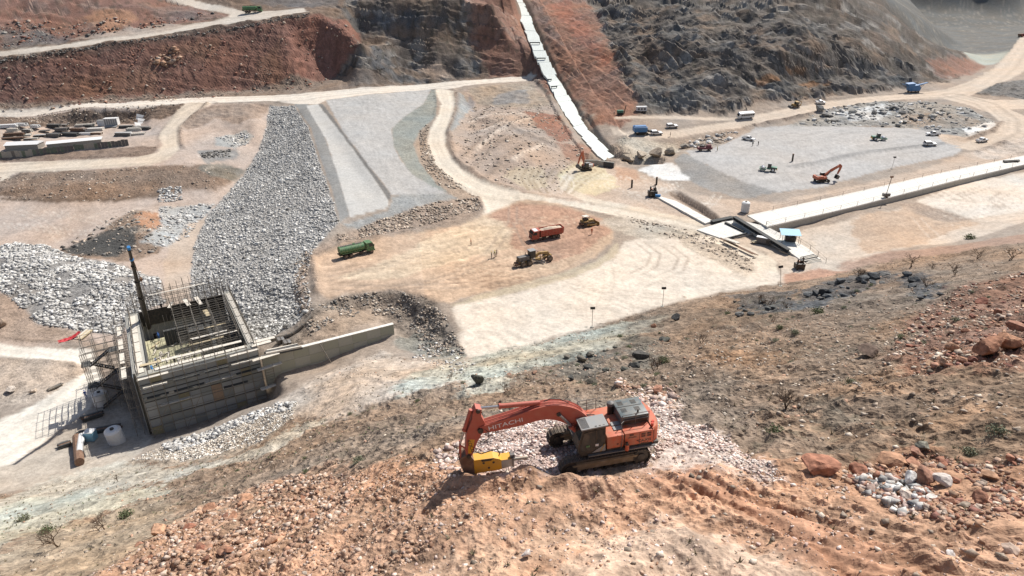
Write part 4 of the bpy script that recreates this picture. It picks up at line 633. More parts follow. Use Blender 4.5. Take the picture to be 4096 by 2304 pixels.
# bench cut for the big excavator
EXP = (5.1, 34.3); EXH = 191.5
EXZ = float(Hbase(np.array([EXP[0]]), np.array([EXP[1]]))[0])
sl = window([(EXP[0] - 6, EXP[1] - 4), (EXP[0] + 6, EXP[1] - 4), (EXP[0] + 6, EXP[1] + 4), (EXP[0] - 6, EXP[1] + 4)], 3)
_c, _s = math.cos(R(EXH)), math.sin(R(EXH)); lx = (GX[sl] - EXP[0]) * _c + (GY[sl] - EXP[1]) * _s; ly = -(GX[sl] - EXP[0]) * _s + (GY[sl] - EXP[1]) * _c
pl_ = EXZ - lx * math.tan(R(1.5)); m = (1 - sstep(3.3, 6.0, np.abs(lx))) * (1 - sstep(2.0, 3.6, np.abs(ly)))
GZ[sl] = GZ[sl] * (1 - m) + (pl_ + 0.04 * WOBF[sl]) * m
# hollow under the breaker
lx2 = lx - 6.6; m2 = np.exp(-(lx2 / 2.0) ** 2 - (ly / 1.2) ** 2); GZ[sl] = np.minimum(GZ[sl], GZ[sl] * (1 - m2) + (EXZ - 6.6 * math.tan(R(1.5)) - 0.05) * m2)
ridge([(0.7, 31.5),(2.1, 31.2),(3.2, 30.4),(4.5, 29.7),(5.3, 29.3)], .85, .75, .5); ridge([(-4.0, 32.2),(-1.6, 31.0),(0.7, 31.5)], .9, .75, .5)
COL = np.clip(COL, 0.01, 0.86)

def build_grid_mesh(name):
    _n = NR * NA
    me = bpy.data.meshes.new(name)
    V = np.stack([GX.ravel(), GY.ravel(), GZ.ravel()], 1).astype(np.float32)
    ii, jj = np.meshgrid(np.arange(NR - 1), np.arange(NA - 1), indexing='ij')
    q = (ii * NA + jj).ravel()
    Fq = np.ascontiguousarray(np.stack([q, q + NA, q + NA + 1, q + 1], 1).astype(np.int32)[:, ::-1])
    me.vertices.add(_n); me.vertices.foreach_set('co', V.ravel())
    me.loops.add(Fq.size); me.loops.foreach_set('vertex_index', Fq.ravel())
    me.polygons.add(len(Fq)); me.polygons.foreach_set('loop_start', np.arange(0, Fq.size, 4, dtype=np.int32))
    me.polygons.foreach_set('use_smooth', (np.maximum(ROUGH, HILL * 3)[:-1, :-1] < 0.75).ravel())
    ca = me.color_attributes.new('soil', 'FLOAT_COLOR', 'POINT')
    ca.data.foreach_set('color', np.concatenate([COL.reshape(-1, 3), np.clip(ROUGH / 2, 0, 1).reshape(-1, 1)], 1).astype(np.float32).ravel())
    me.update(); return me
# ---------------------------------------------------------------- materials
MAT = {}
def soil_material():
    m = bpy.data.materials.new('soil'); m.use_nodes = True; nt = m.node_tree; N = nt.nodes; L = nt.links
    b = N['Principled BSDF']; b.inputs['Roughness'].default_value = 0.95; b.inputs['Specular IOR Level'].default_value = 0.15
    a = N.new('ShaderNodeVertexColor'); a.layer_name = 'soil'
    geo = N.new('ShaderNodeNewGeometry')
    def noise(scale, det=3, typ=None):
        n = N.new('ShaderNodeTexNoise'); n.inputs['Scale'].default_value = scale; n.inputs['Detail'].default_value = det
        L.new(geo.outputs['Position'], n.inputs['Vector']); return n.outputs[0]
    def ma(op, x, y, z=None):
        n = N.new('ShaderNodeMath'); n.operation = op
        for i, q in enumerate((x, y, z)):
            if q is None: continue
            if isinstance(q, (int, float)): n.inputs[i].default_value = q
            else: L.new(q, n.inputs[i])
        return n.outputs[0]
    nA, nB, nC = noise(5.0, 3), noise(1.5, 4), noise(0.42, 4)
    rough = a.outputs[1]
    s_ = ma('ADD', ma('MULTIPLY_ADD', nA, 1.5, -.75), ma('ADD', ma('MULTIPLY_ADD', nB, 2.0, -1.0), ma('MULTIPLY_ADD', nC, 1.1, -.55)))
    amp = ma('MULTIPLY_ADD', rough, 0.62, 0.26)
    lum = ma('MAXIMUM', ma('MULTIPLY_ADD', s_, amp, 1.0), 0.3)
    vm = N.new('ShaderNodeVectorMath'); vm.operation = 'SCALE'; L.new(a.outputs[0], vm.inputs[0]); L.new(lum, vm.inputs['Scale'])
    L.new(vm.outputs[0], b.inputs['Base Color'])
    h = ma('ADD', ma('MULTIPLY', nA, .10), ma('ADD', ma('MULTIPLY', nB, .36), ma('MULTIPLY', nC, .55)))
    bp = N.new('ShaderNodeBump'); bp.inputs['Distance'].default_value = 1.0; L.new(h, bp.inputs['Height'])
    L.new(ma('MINIMUM', ma('MULTIPLY_ADD', rough, 1.1, .06), 1.0), bp.inputs['Strength']); L.new(bp.outputs[0], b.inputs['Normal'])
    return m
me = build_grid_mesh('ground'); me.materials.append(soil_material())
ground = bpy.data.objects.new('ground', me); col.objects.link(ground); ground['kind'] = 'structure'
def H(x, y): return float(Hbase(np.array([x]), np.array([y]))[0])

# ---------------------------------------------------------------- loose stone
def stone_material():
    m = bpy.data.materials.new('stone'); m.use_nodes = True; nt = m.node_tree; N = nt.nodes; L = nt.links
    b = N['Principled BSDF']; b.inputs['Roughness'].default_value = 0.9; b.inputs['Specular IOR Level'].default_value = 0.2
    a = N.new('ShaderNodeVertexColor'); a.layer_name = 'soil'
    oi = N.new('ShaderNodeTexCoord')
    n = N.new('ShaderNodeTexNoise'); n.inputs['Scale'].default_value = 3.0; n.inputs['Detail'].default_value = 6; L.new(oi.outputs['Object'], n.inputs['Vector'])
    mr = N.new('ShaderNodeMapRange'); mr.inputs[1].default_value = 0.3; mr.inputs[2].default_value = 0.7; mr.inputs[3].default_value = 0.62; mr.inputs[4].default_value = 1.35
    L.new(n.outputs[0], mr.inputs[0])
    vm = N.new('ShaderNodeVectorMath'); vm.operation = 'SCALE'; L.new(a.outputs[0], vm.inputs[0]); L.new(mr.outputs[0], vm.inputs['Scale']); L.new(vm.outputs[0], b.inputs['Base Color'])
    bp = N.new('ShaderNodeBump'); bp.inputs['Strength'].default_value = 0.7; bp.inputs['Distance'].default_value = 0.15; L.new(n.outputs[0], bp.inputs['Height']); L.new(bp.outputs[0], b.inputs['Normal'])
    return m
STONE = stone_material()
def ico(sub):
    bm = bmesh.new(); bmesh.ops.create_icosphere(bm, subdivisions=sub, radius=1.0)
    v = np.array([x.co[:] for x in bm.verts]); f = np.array([[y.index for y in x.verts] for x in bm.faces]); bm.free(); return v, f
ICO1, ICO2, ICO3 = ico(1), ico(2), ico(3)
RK = np.random.RandomState(5)
def rock_variant(base, k, chop=4, jit=0.16):
    r = np.random.RandomState(100 + k); v = base[0] * (1 + r.uniform(-jit, jit, (len(base[0]), 1)))
    for _ in range(chop):                      # cleave flat facets
        n = r.normal(size=3); n /= np.linalg.norm(n); d = r.uniform(0.45, 0.8)
        s = v @ n; v = v - np.clip(s - d, 0, None)[:, None] * n
    return v * np.array([1, r.uniform(.7, 1), r.uniform(.5, .72)])
def cube_var(k):
    r = np.random.RandomState(700 + k); v = np.array([(x, y, z) for x in (-1, 1) for y in (-1, 1) for z in (-1, 1)], float) * .62 * (1 + r.uniform(-.38, .3, (8, 3)))
    v = v @ np.linalg.qr(r.normal(size=(3, 3)))[0] * np.array([1.15, .9, .7]); f = []
    for a, b, c, d in ((0, 1, 3, 2), (4, 6, 7, 5), (0, 4, 5, 1), (2, 3, 7, 6), (0, 2, 6, 4), (1, 5, 7, 3)): f += [(a, b, c), (a, c, d)]
    return v, np.array(f)
VAR1 = [cube_var(k) for k in range(8)] + [(rock_variant(ICO1, k, 4, 0.22), ICO1[1]) for k in range(2)]
VAR2 = [rock_variant(ICO2, k + 40, 6, 0.06) for k in range(10)]
VAR3 = [rock_variant(ICO3, k + 80, 16, 0.02) for k in range(12)]
def stones_mesh(name, specs, label):
    """specs: (poly, count, smin, smax, colours, sink, clump) -> one mesh"""
    VV, FF, CC = [], [], []; base = 0
    for poly, n, s0, s1, cols, sink, clump in specs:
        P_ = sample_poly(poly, n, RK)
        if clump:
            nz = fbm(P_[:, 0] / clump, P_[:, 1] / clump + 40, 3); P_ = P_[nz > -0.02 - 0.25 * RK.rand(len(P_))]
        n = len(P_); s = s0 * (s1 / s0) ** (RK.rand(n) ** 3.0)
        z = Hbase(P_[:, 0], P_[:, 1]); cl = np.array([lin(c, K) for c in cols])[RK.randint(0, len(cols), n)] * RK.uniform(0.85, 1.5, (n, 1)) * (1 + .3 * fbm(P_[:, 0] / 11, P_[:, 1] / 11 + 7, 3))[:, None]
        vi = RK.randint(0, 10, n); an = RK.uniform(0, 6.283, n); tl = RK.uniform(-.6, .6, n)
        for k in range(10):
            m = vi == k
            if not m.any(): continue
            nn = m.sum()
            b_ = VAR1[k][0][None] * s[m][:, None, None]; nv = len(VAR1[k][0])
            ca, sa = np.cos(an[m])[:, None], np.sin(an[m])[:, None]; ct, st__ = np.cos(tl[m])[:, None], np.sin(tl[m])[:, None]
            x, y, zz = b_[..., 0], b_[..., 1], b_[..., 2]
            y, zz = y * ct - zz * st__, y * st__ + zz * ct
            x, y = x * ca - y * sa, x * sa + y * ca
            v = np.stack([x + P_[m][:, :1], y + P_[m][:, 1:], zz + (z[m] + s[m] * (0.30 - sink))[:, None]], -1)
            VV.append(v.reshape(-1, 3)); f = VAR1[k][1][None] + (np.arange(nn) * nv)[:, None, None] + base
            FF.append(f.reshape(-1, 3)); CC.append(np.repeat(cl[m], nv, 0)); base += nn * nv
    V_ = np.concatenate(VV); F_ = np.concatenate(FF).astype(np.int32); C_ = np.concatenate(CC)
    me = bpy.data.meshes.new(name); me.vertices.add(len(V_)); me.vertices.foreach_set('co', V_.astype(np.float32).ravel())
    me.loops.add(F_.size); me.loops.foreach_set('vertex_index', F_.ravel()); me.polygons.add(len(F_)); me.polygons.foreach_set('loop_start', np.arange(0, F_.size, 3, dtype=np.int32))
    ca = me.color_attributes.new('soil', 'FLOAT_COLOR', 'POINT'); ca.data.foreach_set('color', np.concatenate([C_, np.ones((len(C_), 1))], 1).astype(np.float32).ravel())
    me.update(); me.materials.append(STONE)
    o = bpy.data.objects.new(name, me); col.objects.link(o); o['kind'] = 'stuff'; o['label'] = label; return o
WH = ['c4c1bb', 'b3b0ab', 'd2cfc9', 'a3a09b', 'bdb8b0']; WG = ['c2bfb8', 'b5b2ac', 'cfccc5', 'a8a59f', 'c4c0b8']; OR = ['b58a68', 'a87a5a', 'c39d7c', 'b59378', '9f785f', 'c9b09a']; RD_ = ['96624c', 'a26c50', '86584a', 'b17e62', 'ab9684']
TN = ['a3907c', 'b7a58f', '94826f', 'c4b4a0', 'b09c86']; PK = ['cfb5a6', 'c2a496', 'dcc8bb', 'b99a8a']; GR = ['77726b', '88837b', '64605a', '9a9389']
stones_mesh('riprap', [(RIP, 22000, 0.2, 0.5, WG, 0.1, 0), (RIP, 900, .5, .85, WG + ['8f8a82'], .2, 12)], 'grey angular riprap stones covering the sloping shoulder of the dam')
stones_mesh('quarry_stone', [(STP, 13000, 0.2, 0.75, WG + WG + WH, 0.12, 6), ([(-118.9, 222.2),(-102.2, 227.0),(-101.9, 212.1),(-100.0, 198.3),(-102.2, 190.0),(-109.3, 188.5),(-108.2, 198.8)], 420, 0.3, 0.9, WH, 0.2, 5), ([(-134.5, 187.0),(-126.3, 218.2),(-105.4, 202.7),(-102.1, 184.3),(-121.9, 179.2)], 420, 0.25, 0.9, TN + GR, 0.2, 4), ([(-124.4, 291.8),(-114.5, 300.5),(-109.5, 294.8),(-112.4, 278.4)], 160, 0.3, 0.8, WH, 0.2, 0), ([(-124.4, 235.3),(-117.5, 237.3),(-113.4, 228.2),(-120.5, 225.7)], 200, 0.3, 0.8, WH, 0.1, 0), ([(-123.6, 270.2),(-113.8, 277.8),(-111.5, 270.6),(-119.8, 264.3)], 150, 0.3, 0.8, GR, 0.2, 0)], 'dumped white quarry stone spread in heaps left of the tower')
stones_mesh('bank_cobbles', [([(-64.1, 91.5),(-60.8, 97.0),(-51.3, 98.8),(-41.8, 99.2),(-37.0, 98.0),(-35.8, 91.0),(-38.3, 84.3),(-45.0, 84.7),(-54.0, 86.9)], 6500, 0.07, 0.26, ['c9bba8', 'd8cdbd', 'b5a590', 'ddd8ce'], 0.1, 0), ([(-62.6, 97.7),(-51.9, 100.0),(-41.5, 100.5),(-37.5, 98.3),(-37.5, 95.2),(-49.7, 95.2),(-57.8, 92.8)], 500, 0.3, 0.6, WH, 0.1, 0)], 'rounded pale cobbles on the bank below the tower front wall')
stones_mesh('pit_rubble', [([(-45.6, 135.4),(-37.8, 140.2),(-27.4, 143.1),(-19.5, 138.0),(-14.3, 129.6),(-9.6, 113.9),(-9.3, 109.1),(-15.1, 111.3),(-21.5, 129.9),(-27.2, 136.7),(-36.9, 131.3),(-43.0, 124.6)], 4200, 0.1, 0.5, TN + GR, 0.2, 5), ([(-19.4, 127.2),(-11.6, 114.5),(-6.2, 99.0),(-8.3, 91.5),(-19.0, 111.8)], 500, 0.15, 0.45, TN + WH, 0.2, 4), ([(-56.4, 166.6),(-51.9, 167.7),(-49.4, 150.2),(-43.2, 132.7),(-48.4, 136.5),(-53.0, 152.1)], 420, 0.2, 0.5, TN + WH, 0.1, 0)], 'broken rubble lining the pit beside the retaining wall')
stones_mesh('slope_rubble', [([(-47.3, 175.7),(-38.3, 186.7),(-22.3, 200.8),(-9.8, 206.7),(-8.9, 196.8),(-31.7, 180.1),(-46.3, 171.0)], 1300, 0.25, 0.7, TN, 0.2, 6), ([(-35.9, 275.8),(-33.1, 287.6),(-31.7, 265.0),(-25.1, 233.3),(-10.4, 206.7),(-23.4, 213.9),(-30.9, 236.3)], 700, 0.25, 0.7, TN, 0.2, 6), ([(-16.7, 331.2),(20.7, 324.7),(28.6, 256.7),(15.2, 214.8),(-10.9, 222.8),(-23.3, 266.7)], 1200, 0.3, 0.9, TN, 0.3, 8), (OC, 700, 0.4, 1.8, GR + WH, 0.35, 7), ([(69.3, 269.3),(94.4, 284.6),(93.6, 276.4),(72.7, 258.0)], 160, 0.5, 1.6, TN + WH, 0.3, 5), ([(32.3, 191.1),(53.2, 173.1),(60.4, 155.9),(56.3, 146.4),(48.9, 164.6),(35.2, 180.6)], 500, 0.2, 0.6, TN, 0.3, 6)], 'scattered rubble on cut slopes around the haul roads')
stones_mesh('bank_stones', [(RB, 1300, 0.3, 1.1, RD_ + TN, 0.3, 14), ([(-197.0, 249.1),(-153.7, 251.7),(-105.3, 260.6),(-105.6, 237.0),(-140.5, 225.4),(-185.9, 232.0)], 700, .2, .7, TN, .3, 8), ([(-181.1, 361.4),(-169.4, 369.1),(-163.1, 366.7),(-171.3, 359.8)], 60, 0.6, 2.2, OR, 0.4, 0), ([(-262.6, 381.1),(-156.9, 408.3),(-184.3, 388.2),(-251.7, 360.0)], 500, 0.4, 1.4, RD_ + GR, 0.3, 12), ([(-246.9, 350.4),(-105.6, 396.4),(-105.3, 394.7),(-246.1, 348.4)], 420, 0.3, 0.9, GR, 0.3, 0), ([(-237.9, 325.7),(-148.4, 327.2),(-161.8, 323.4),(-225.0, 307.0)], 400, 0.3, 0.8, TN, 0.3, 0)], 'stones sticking out of the red embankment')
stones_mesh('hillside_stones', [(HS, 21000, 0.03, 0.24, TN + ['b58a6c'], 0.15, 9), ([(-2.5, 87.0),(23.3, 96.9),(54.0, 102.1),(64.2, 81.2),(27.0, 29.2),(16.1, 37.4)], 9000, 0.03, 0.26, TN + ['9c8d7c', 'b58a6c'], 0.2, 5), (FO, 18000, 0.025, 0.15, OR + PK, 0.25, 6),
  ([(-26.4, 33.1),(-30.3, 45.0),(-29.0, 52.5),(-21.7, 53.0),(-14.4, 44.6),(-10.0, 33.3),(-12.0, 28.2),(-13.1, 24.7),(-22.5, 26.6)], 12500, 0.035, 0.32, OR, 0.2, 4), ([(-14.4, 44.6),(-3.7, 34.5),(-2.1, 27.1),(-5.7, 23.6),(-11.1, 25.7),(-13.1, 34.6)], 3600, 0.03, 0.2, OR, 0.2, 3),
  (RO, 7500, 0.045, 0.4, OR + RD_ + TN, 0.2, 5), ([(17.2, 29.2),(22.2, 30.5),(23.7, 28.1),(27.0, 26.4),(22.6, 21.0),(17.9, 21.0),(17.6, 24.3),(17.1, 26.8)], 3000, 0.04, 0.28, RD_ + OR, 0.15, 4), ([(18.0, 28.6),(20.4, 26.6),(19.6, 24.6),(17.5, 23.3),(17.2, 26.7)], 240, 0.12, 0.4, WH + PK, 0.0, 0)], 'loose stones strewn over the near hillside')
stones_mesh('crushed_rock', [([(-3.7, 44.9),(-1.5, 45.8),(0.2, 50.0),(4.1, 46.5),(5.4, 36.8),(4.4, 32.9),(1.9, 31.7),(0.1, 32.7),(-2.2, 34.1)], 8500, 0.035, 0.19, PK + ['e2d8d0'], 0.1, 0), ([(7.1, 32.0),(9.7, 39.4),(11.8, 55.6),(14.2, 52.6),(12.3, 40.8),(13.7, 34.2),(14.2, 29.5),(14.5, 27.2),(12.7, 28.3),(11.8, 32.1),(10.2, 35.1)], 7000, 0.03, 0.18, PK + ['ded2c6'], 0.1, 0), ([(-6.5, 41.5),(-4.3, 43.5),(-3.0, 35.1),(-4.5, 34.2)], 160, 0.1, 0.34, PK, 0.1, 0), ([(11.8, 69.2),(16.0, 56.7),(13.0, 43.5),(11.2, 52.3)], 420, 0.12, 0.5, PK + OR, 0.05, 0)], 'crushed pinkish rock broken up around the large excavator')

# ---------------------------------------------------------------- builders
def mat(name, hexc, rough=0.55, metal=0.0, dust=0.25, dustc='b39c84', k=0.9, alpha=None):
    if name in MAT: return MAT[name]
    m = bpy.data.materials.new(name); m.use_nodes = True; nt = m.node_tree; N = nt.nodes; L = nt.links; b = N['Principled BSDF']
    b.inputs['Roughness'].default_value = rough; b.inputs['Metallic'].default_value = metal
    c = [((int(hexc[i:i + 2], 16) / 255 + 0.055) / 1.055) ** 2.4 * k for i in (0, 2, 4)]; d = [((int(dustc[i:i + 2], 16) / 255 + 0.055) / 1.055) ** 2.4 * 0.8 for i in (0, 2, 4)]
    tc = N.new('ShaderNodeTexCoord'); n = N.new('ShaderNodeTexNoise'); n.inputs['Scale'].default_value = 2.6; n.inputs['Detail'].default_value = 7; L.new(tc.outputs['Object'], n.inputs['Vector'])
    mr = N.new('ShaderNodeMapRange'); mr.inputs[1].default_value = 0.38; mr.inputs[2].default_value = 0.72; mr.inputs[3].default_value = dust * 0.25; mr.inputs[4].default_value = min(1, dust * 1.7); L.new(n.outputs[0], mr.inputs[0])
    mx = N.new('ShaderNodeMix'); mx.data_type = 'RGBA'; mx.inputs[6].default_value = (*c, 1); mx.inputs[7].default_value = (*d, 1)
    L.new(mr.outputs[0], mx.inputs[0]); L.new(mx.outputs[2], b.inputs['Base Color'])
    rr = N.new('ShaderNodeMath'); rr.operation = 'MULTIPLY_ADD'; rr.inputs[1].default_value = 0.6; rr.inputs[2].default_value = rough; L.new(mr.outputs[0], rr.inputs[0]); L.new(rr.outputs[0], b.inputs['Roughness'])
    MAT[name] = m; return m
M_ORANGE = mat('orange_paint', 'c4552e', 0.5, dust=0.38); M_BOOM = mat('faded_red_boom_paint', 'b25444', 0.5, dust=0.2, dustc='c08a70'); M_BLACK = mat('black_paint', '1c1c1c', 0.5, dust=0.12); M_TRACK = mat('track_steel', '3c3833', 0.6, 0.3, dust=0.35)
M_GLASS = mat('dark_glass', '20262a', 0.08, dust=0.05); M_RUBBER = mat('rubber', '1b1b1b', 0.85, dust=0.3); M_HUB = mat('hub', '5b5650', 0.6, dust=0.4); M_WHITE = mat('white_paint', 'e4e4e2', 0.35, dust=0.1); M_GREY = mat('grey_paint', '55595c', 0.5, dust=0.25)
M_CABTOP = mat('cab_roof_grey', '8b8d8d', 0.5, dust=0.15); M_HOOD = mat('hood_slate', '4d5c60', 0.4, dust=0.2); M_YEL = mat('yellow_paint', 'dca016', 0.45, dust=0.15); M_CATY = mat('dusty_yellow', 'a8843c', 0.6, dust=0.4); M_GREEN = mat('green_paint', '1a6f3d', 0.45, dust=0.28)
M_TEAL = mat('teal_green_paint', '2a7a66', 0.45, dust=0.2); M_RED = mat('truck_red', 'b03a26', 0.5, dust=0.3); M_BLUE = mat('machine_blue', '1d6fa8', 0.45, dust=0.15); M_STEEL = mat('bright_steel', 'b9bcc0', 0.25, 0.8, dust=0.1); M_CONC = mat('concrete', 'b3b1a8', 0.9, dust=0.5, dustc='a9a498')
M_CONCD = mat('stained_concrete', '9c9a92', 0.9, dust=0.5, dustc='b0ac9e'); M_CONCW = mat('fresh_concrete', 'd9d7d1', 0.85, dust=0.42, dustc='c6bba9', k=1.0); M_WOOD = mat('timber', 'b8a787', 0.8, dust=0.4, dustc='d2c5a8'); M_WOODW = mat('pale_planks', 'd9d4c8', 0.8, dust=0.3); M_RUST = mat('rusty_steel', '6b4a38', 0.8, dust=0.3)
M_TUBE = mat('scaffold_tube', '77756f', 0.55, 0.3, dust=0.3); M_DARKW = mat('dark_formwork', '3f4040', 0.8, dust=0.25, dustc='7a7871'); M_SILVER = mat('silver_sheet', '9c9c98', 0.4, 0.3, dust=0.3); M_TAIL = mat('amber_lamp', 'c8381c', 0.3, dust=0.05); M_CAN = mat('blue_sheet', '7fb6cf', 0.5, dust=0.15); M_TARP = mat('red_tarpaulin', 'b3202a', 0.6, dust=0.05); M_BRIGHTB = mat('blue_plastic', '2c84c4', 0.5, dust=0.05)
M_GEO = mat('grey_geotextile', '6f6e6a', 0.8, dust=0.4)
class MB:
    def __init__(s): s.v = []; s.f = []
    def add(s, v, f):
        b = len(s.v); s.v += [tuple(x) for x in v]; s.f += [tuple(i + b for i in x) for x in f]; return s
    def box(s, c, d, rz=0, ry=0, rx=0, bev=0):
        hx, hy, hz = d[0] / 2, d[1] / 2, d[2] / 2
        if bev:
            bm = bmesh.new(); bmesh.ops.create_cube(bm, size=1); bmesh.ops.scale(bm, vec=d, verts=bm.verts)
            bmesh.ops.bevel(bm, geom=list(bm.edges), offset=bev, segments=2, affect='EDGES', profile=0.6)
            v = [x.co.copy() for x in bm.verts]; f = [[q_.index for q_ in x.verts] for x in bm.faces]; bm.free()
        else:
            v = [Vector((x, y, z)) for x in (-hx, hx) for y in (-hy, hy) for z in (-hz, hz)]
            f = [(0, 1, 3, 2), (4, 6, 7, 5), (0, 4, 5, 1), (2, 3, 7, 6), (0, 2, 6, 4), (1, 5, 7, 3)]
        Rm = Matrix.Rotation(R(rz), 3, 'Z') @ Matrix.Rotation(R(ry), 3, 'Y') @ Matrix.Rotation(R(rx), 3, 'X')
        return s.add([Rm @ x + Vector(c) for x in v], f)
    def cyl(s, a, b, r, n=12, r2=None, cap=True):
        a, b = Vector(a), Vector(b); d = (b - a)
        if d.length < 1e-6: return s
        q_ = d.to_track_quat('Z', 'Y'); r2 = r if r2 is None else r2; v = []
        for p, rr in ((a, r), (b, r2)):
            v += [p + q_ @ Vector((math.cos(i * 2 * math.pi / n) * rr, math.sin(i * 2 * math.pi / n) * rr, 0)) for i in range(n)]
        f = [(i, (i + 1) % n, n + (i + 1) % n, n + i) for i in range(n)]
        if cap: f += [tuple(range(n))[::-1], tuple(range(n, 2 * n))]
        return s.add(v, f)
    def tube(s, pts, r, n=6):
        for a, b in zip(pts[:-1], pts[1:]): s.cyl(a, b, r, n)
        return s
    def prism(s, prof, y0, y1):
        n = len(prof); v = [(x, y0, z) for x, z in prof] + [(x, y1, z) for x, z in prof]
        return s.add(v, [tuple(range(n))[::-1], tuple(range(n, 2 * n))] + [(i, (i + 1) % n, n + (i + 1) % n, n + i) for i in range(n)])
    def ring(s, c, r, w_, n=24, axis='Y'):
        c = Vector(c); d = Vector((0, w_ / 2, 0)); return s.cyl(c - d, c + d, r, n)
    def done(s, name, m, parent=None, smooth=False, label=None, data_only=False):
        me = bpy.data.meshes.new(name); me.from_pydata([tuple(x) for x in s.v], [], s.f); me.validate(); me.update()
        bm = bmesh.new(); bm.from_mesh(me); bmesh.ops.recalc_face_normals(bm, faces=bm.faces); bm.to_mesh(me); bm.free()
        if smooth:
            me.polygons.foreach_set('use_smooth', [True] * len(me.polygons))
            try: me.set_sharp_from_angle(angle=R(35))
            except Exception: pass
        me.materials.append(m)
        if data_only: return me
        o = bpy.data.objects.new(name, me); col.objects.link(o)
        if parent: o.parent = parent
        if label: o['label'] = label
        return o
def tag(o, label, cat, group=None):
    o['label'] = label; o['category'] = cat
    if group: o['group'] = group
    return o
def empty(name, label, cat, group=None, loc=(0, 0, 0)):
    o = bpy.data.objects.new(name, None); o.empty_display_size = 0.5; col.objects.link(o); o.location = loc; return tag(o, label, cat, group)
def copy_tree(o, parent=None):
    c = o.copy(); col.objects.link(c); c.parent = parent
    for ch in [x for x in bpy.data.objects if x.parent == o]: copy_tree(ch, c)
    return c
def stand(root, xy, head, L=3.0, W=2.0, dz=0.0, tilt=True, scale=1.0):
    """set a thing on the ground, heading in degrees, tilted with the slope"""
    c, s_ = math.cos(R(head)), math.sin(R(head)); x, y = xy
    zf = H(x + c * L / 2, y + s_ * L / 2); zb = H(x - c * L / 2, y - s_ * L / 2); zl = H(x - s_ * W / 2, y + c * W / 2); zr = H(x + s_ * W / 2, y - c * W / 2)
    pitch = math.atan2(zf - zb, L) if tilt else 0; roll = math.atan2(zl - zr, W) if tilt else 0
    root.location = (x, y, (zf + zb + zl + zr) / 4 + dz)
    root.rotation_euler = (Matrix.Rotation(R(head), 3, 'Z') @ Matrix.Rotation(-pitch, 3, 'Y') @ Matrix.Rotation(roll, 3, 'X')).to_euler()
    root.scale = (scale,) * 3; return root
def hd(a, b): return math.degrees(math.atan2(b[1] - a[1], b[0] - a[0]))
def text_part(txt, name, size, m, parent, loc, rot, extr=0.006, sx=1.0):
    cu = bpy.data.curves.new(name, 'FONT'); cu.body = txt; cu.size = size; cu.extrude = extr; cu.align_x = 'CENTER'; cu.align_y = 'CENTER'
    t = bpy.data.objects.new(name, cu); col.objects.link(t); dg = bpy.context.evaluated_depsgraph_get(); me = bpy.data.meshes.new_from_object(t.evaluated_get(dg)); bpy.data.objects.remove(t)
    me.name = name; me.materials.clear(); me.materials.append(m); o = bpy.data.objects.new(name, me); col.objects.link(o); o.parent = parent; o.location = loc; o.rotation_euler = rot; o.scale = (sx, 1, 1); return o

def track_loop(root, y, L, w_, hgt, pitch_=0.19, frame_mat=None, detail=True):
    """crawler: frame with rollers, sprocket, idler, single shoes"""
    r = hgt / 2; x0, x1 = -L / 2 + r, L / 2 - r
    fr = MB(); fr.box((0, y, r), (L - 2 * r, w_ * 0.55, hgt * 0.45), bev=0.04)
    fr.box((0, y, r * 1.25), (L - 2.6 * r, w_ * 0.7, hgt * 0.12)); f = fr.done('track_frame', frame_mat or M_HUB, root)
    for xx in (x0, x1):
        wm = MB().cyl((xx, y - w_ * 0.3, r), (xx, y + w_ * 0.3, r), r * 0.86, 20).cyl((xx, y - w_ * 0.42, r), (xx, y + w_ * 0.42, r), r * 0.45, 14); wm.done('sprocket' if xx < 0 else 'idler', M_BLACK, root, True)
    if detail:
        for k in range(7):
            xx = x0 + (x1 - x0) * (k + 0.5) / 7; MB().cyl((xx, y - w_ * 0.28, 0.14), (xx, y + w_ * 0.28, 0.14), 0.11, 10).done('roller', M_BLACK, root)
    per = 2 * (x1 - x0) + 2 * math.pi * r; n = int(per / pitch_)
    sh = MB().box((0, 0, 0), (pitch_ * 0.9, w_, 0.035)).box((0, 0, 0.04), (0.03, w_, 0.05)); sm = sh.done('track_shoe', M_TRACK, data_only=True)
    for i in range(n):
        s_ = i * per / n
        if s_ < x1 - x0: p = (x0 + s_, 2 * r); a = 0
        elif s_ < x1 - x0 + math.pi * r: t = (s_ - (x1 - x0)) / r; p = (x1 + r * math.sin(t), r + r * math.cos(t)); a = t
        elif s_ < 2 * (x1 - x0) + math.pi * r: q_ = s_ - (x1 - x0) - math.pi * r; p = (x1 - q_, 0.0); a = math.pi
        else: t = (s_ - 2 * (x1 - x0) - math.pi * r) / r; p = (x0 - r * math.sin(t), r - r * math.cos(t)); a = math.pi + t
        o = bpy.data.objects.new('track_shoe', sm); col.objects.link(o); o.parent = root; o.location = (p[0], y, p[1]); o.rotation_euler = (0, a, 0)

# ---------------------------------------------------------------- the big excavator with the hydraulic breaker
ex = empty('crawler_excavator', 'large orange crawler excavator with long red boom and yellow hydraulic breaker on the near hillside', 'excavator')
track_loop(ex, 1.42, 5.6, 0.62, 1.12, 0.205, mat('muddy_frame', '7d6a4e', 0.8, dust=0.5)); track_loop(ex, -1.42, 5.6, 0.62, 1.12, 0.205, MAT['muddy_frame'])
MB().box((0, 0, 0.75), (2.6, 2.3, 0.5), bev=0.05).cyl((0, 0, 0.9), (0, 0, 1.25), 0.85, 24).done('undercarriage', M_BLACK, ex)
MB().box((-0.9, 0, 1.36), (4.9, 3.0, 0.22), bev=0.03).done('slew_deck', M_BLACK, ex)
MB().box((-1.0, 1.56, 1.30), (4.2, 0.22, 0.08)).box((-1.0, -1.56, 1.30), (4.2, 0.22, 0.08)).done('catwalk', M_GREY, ex)
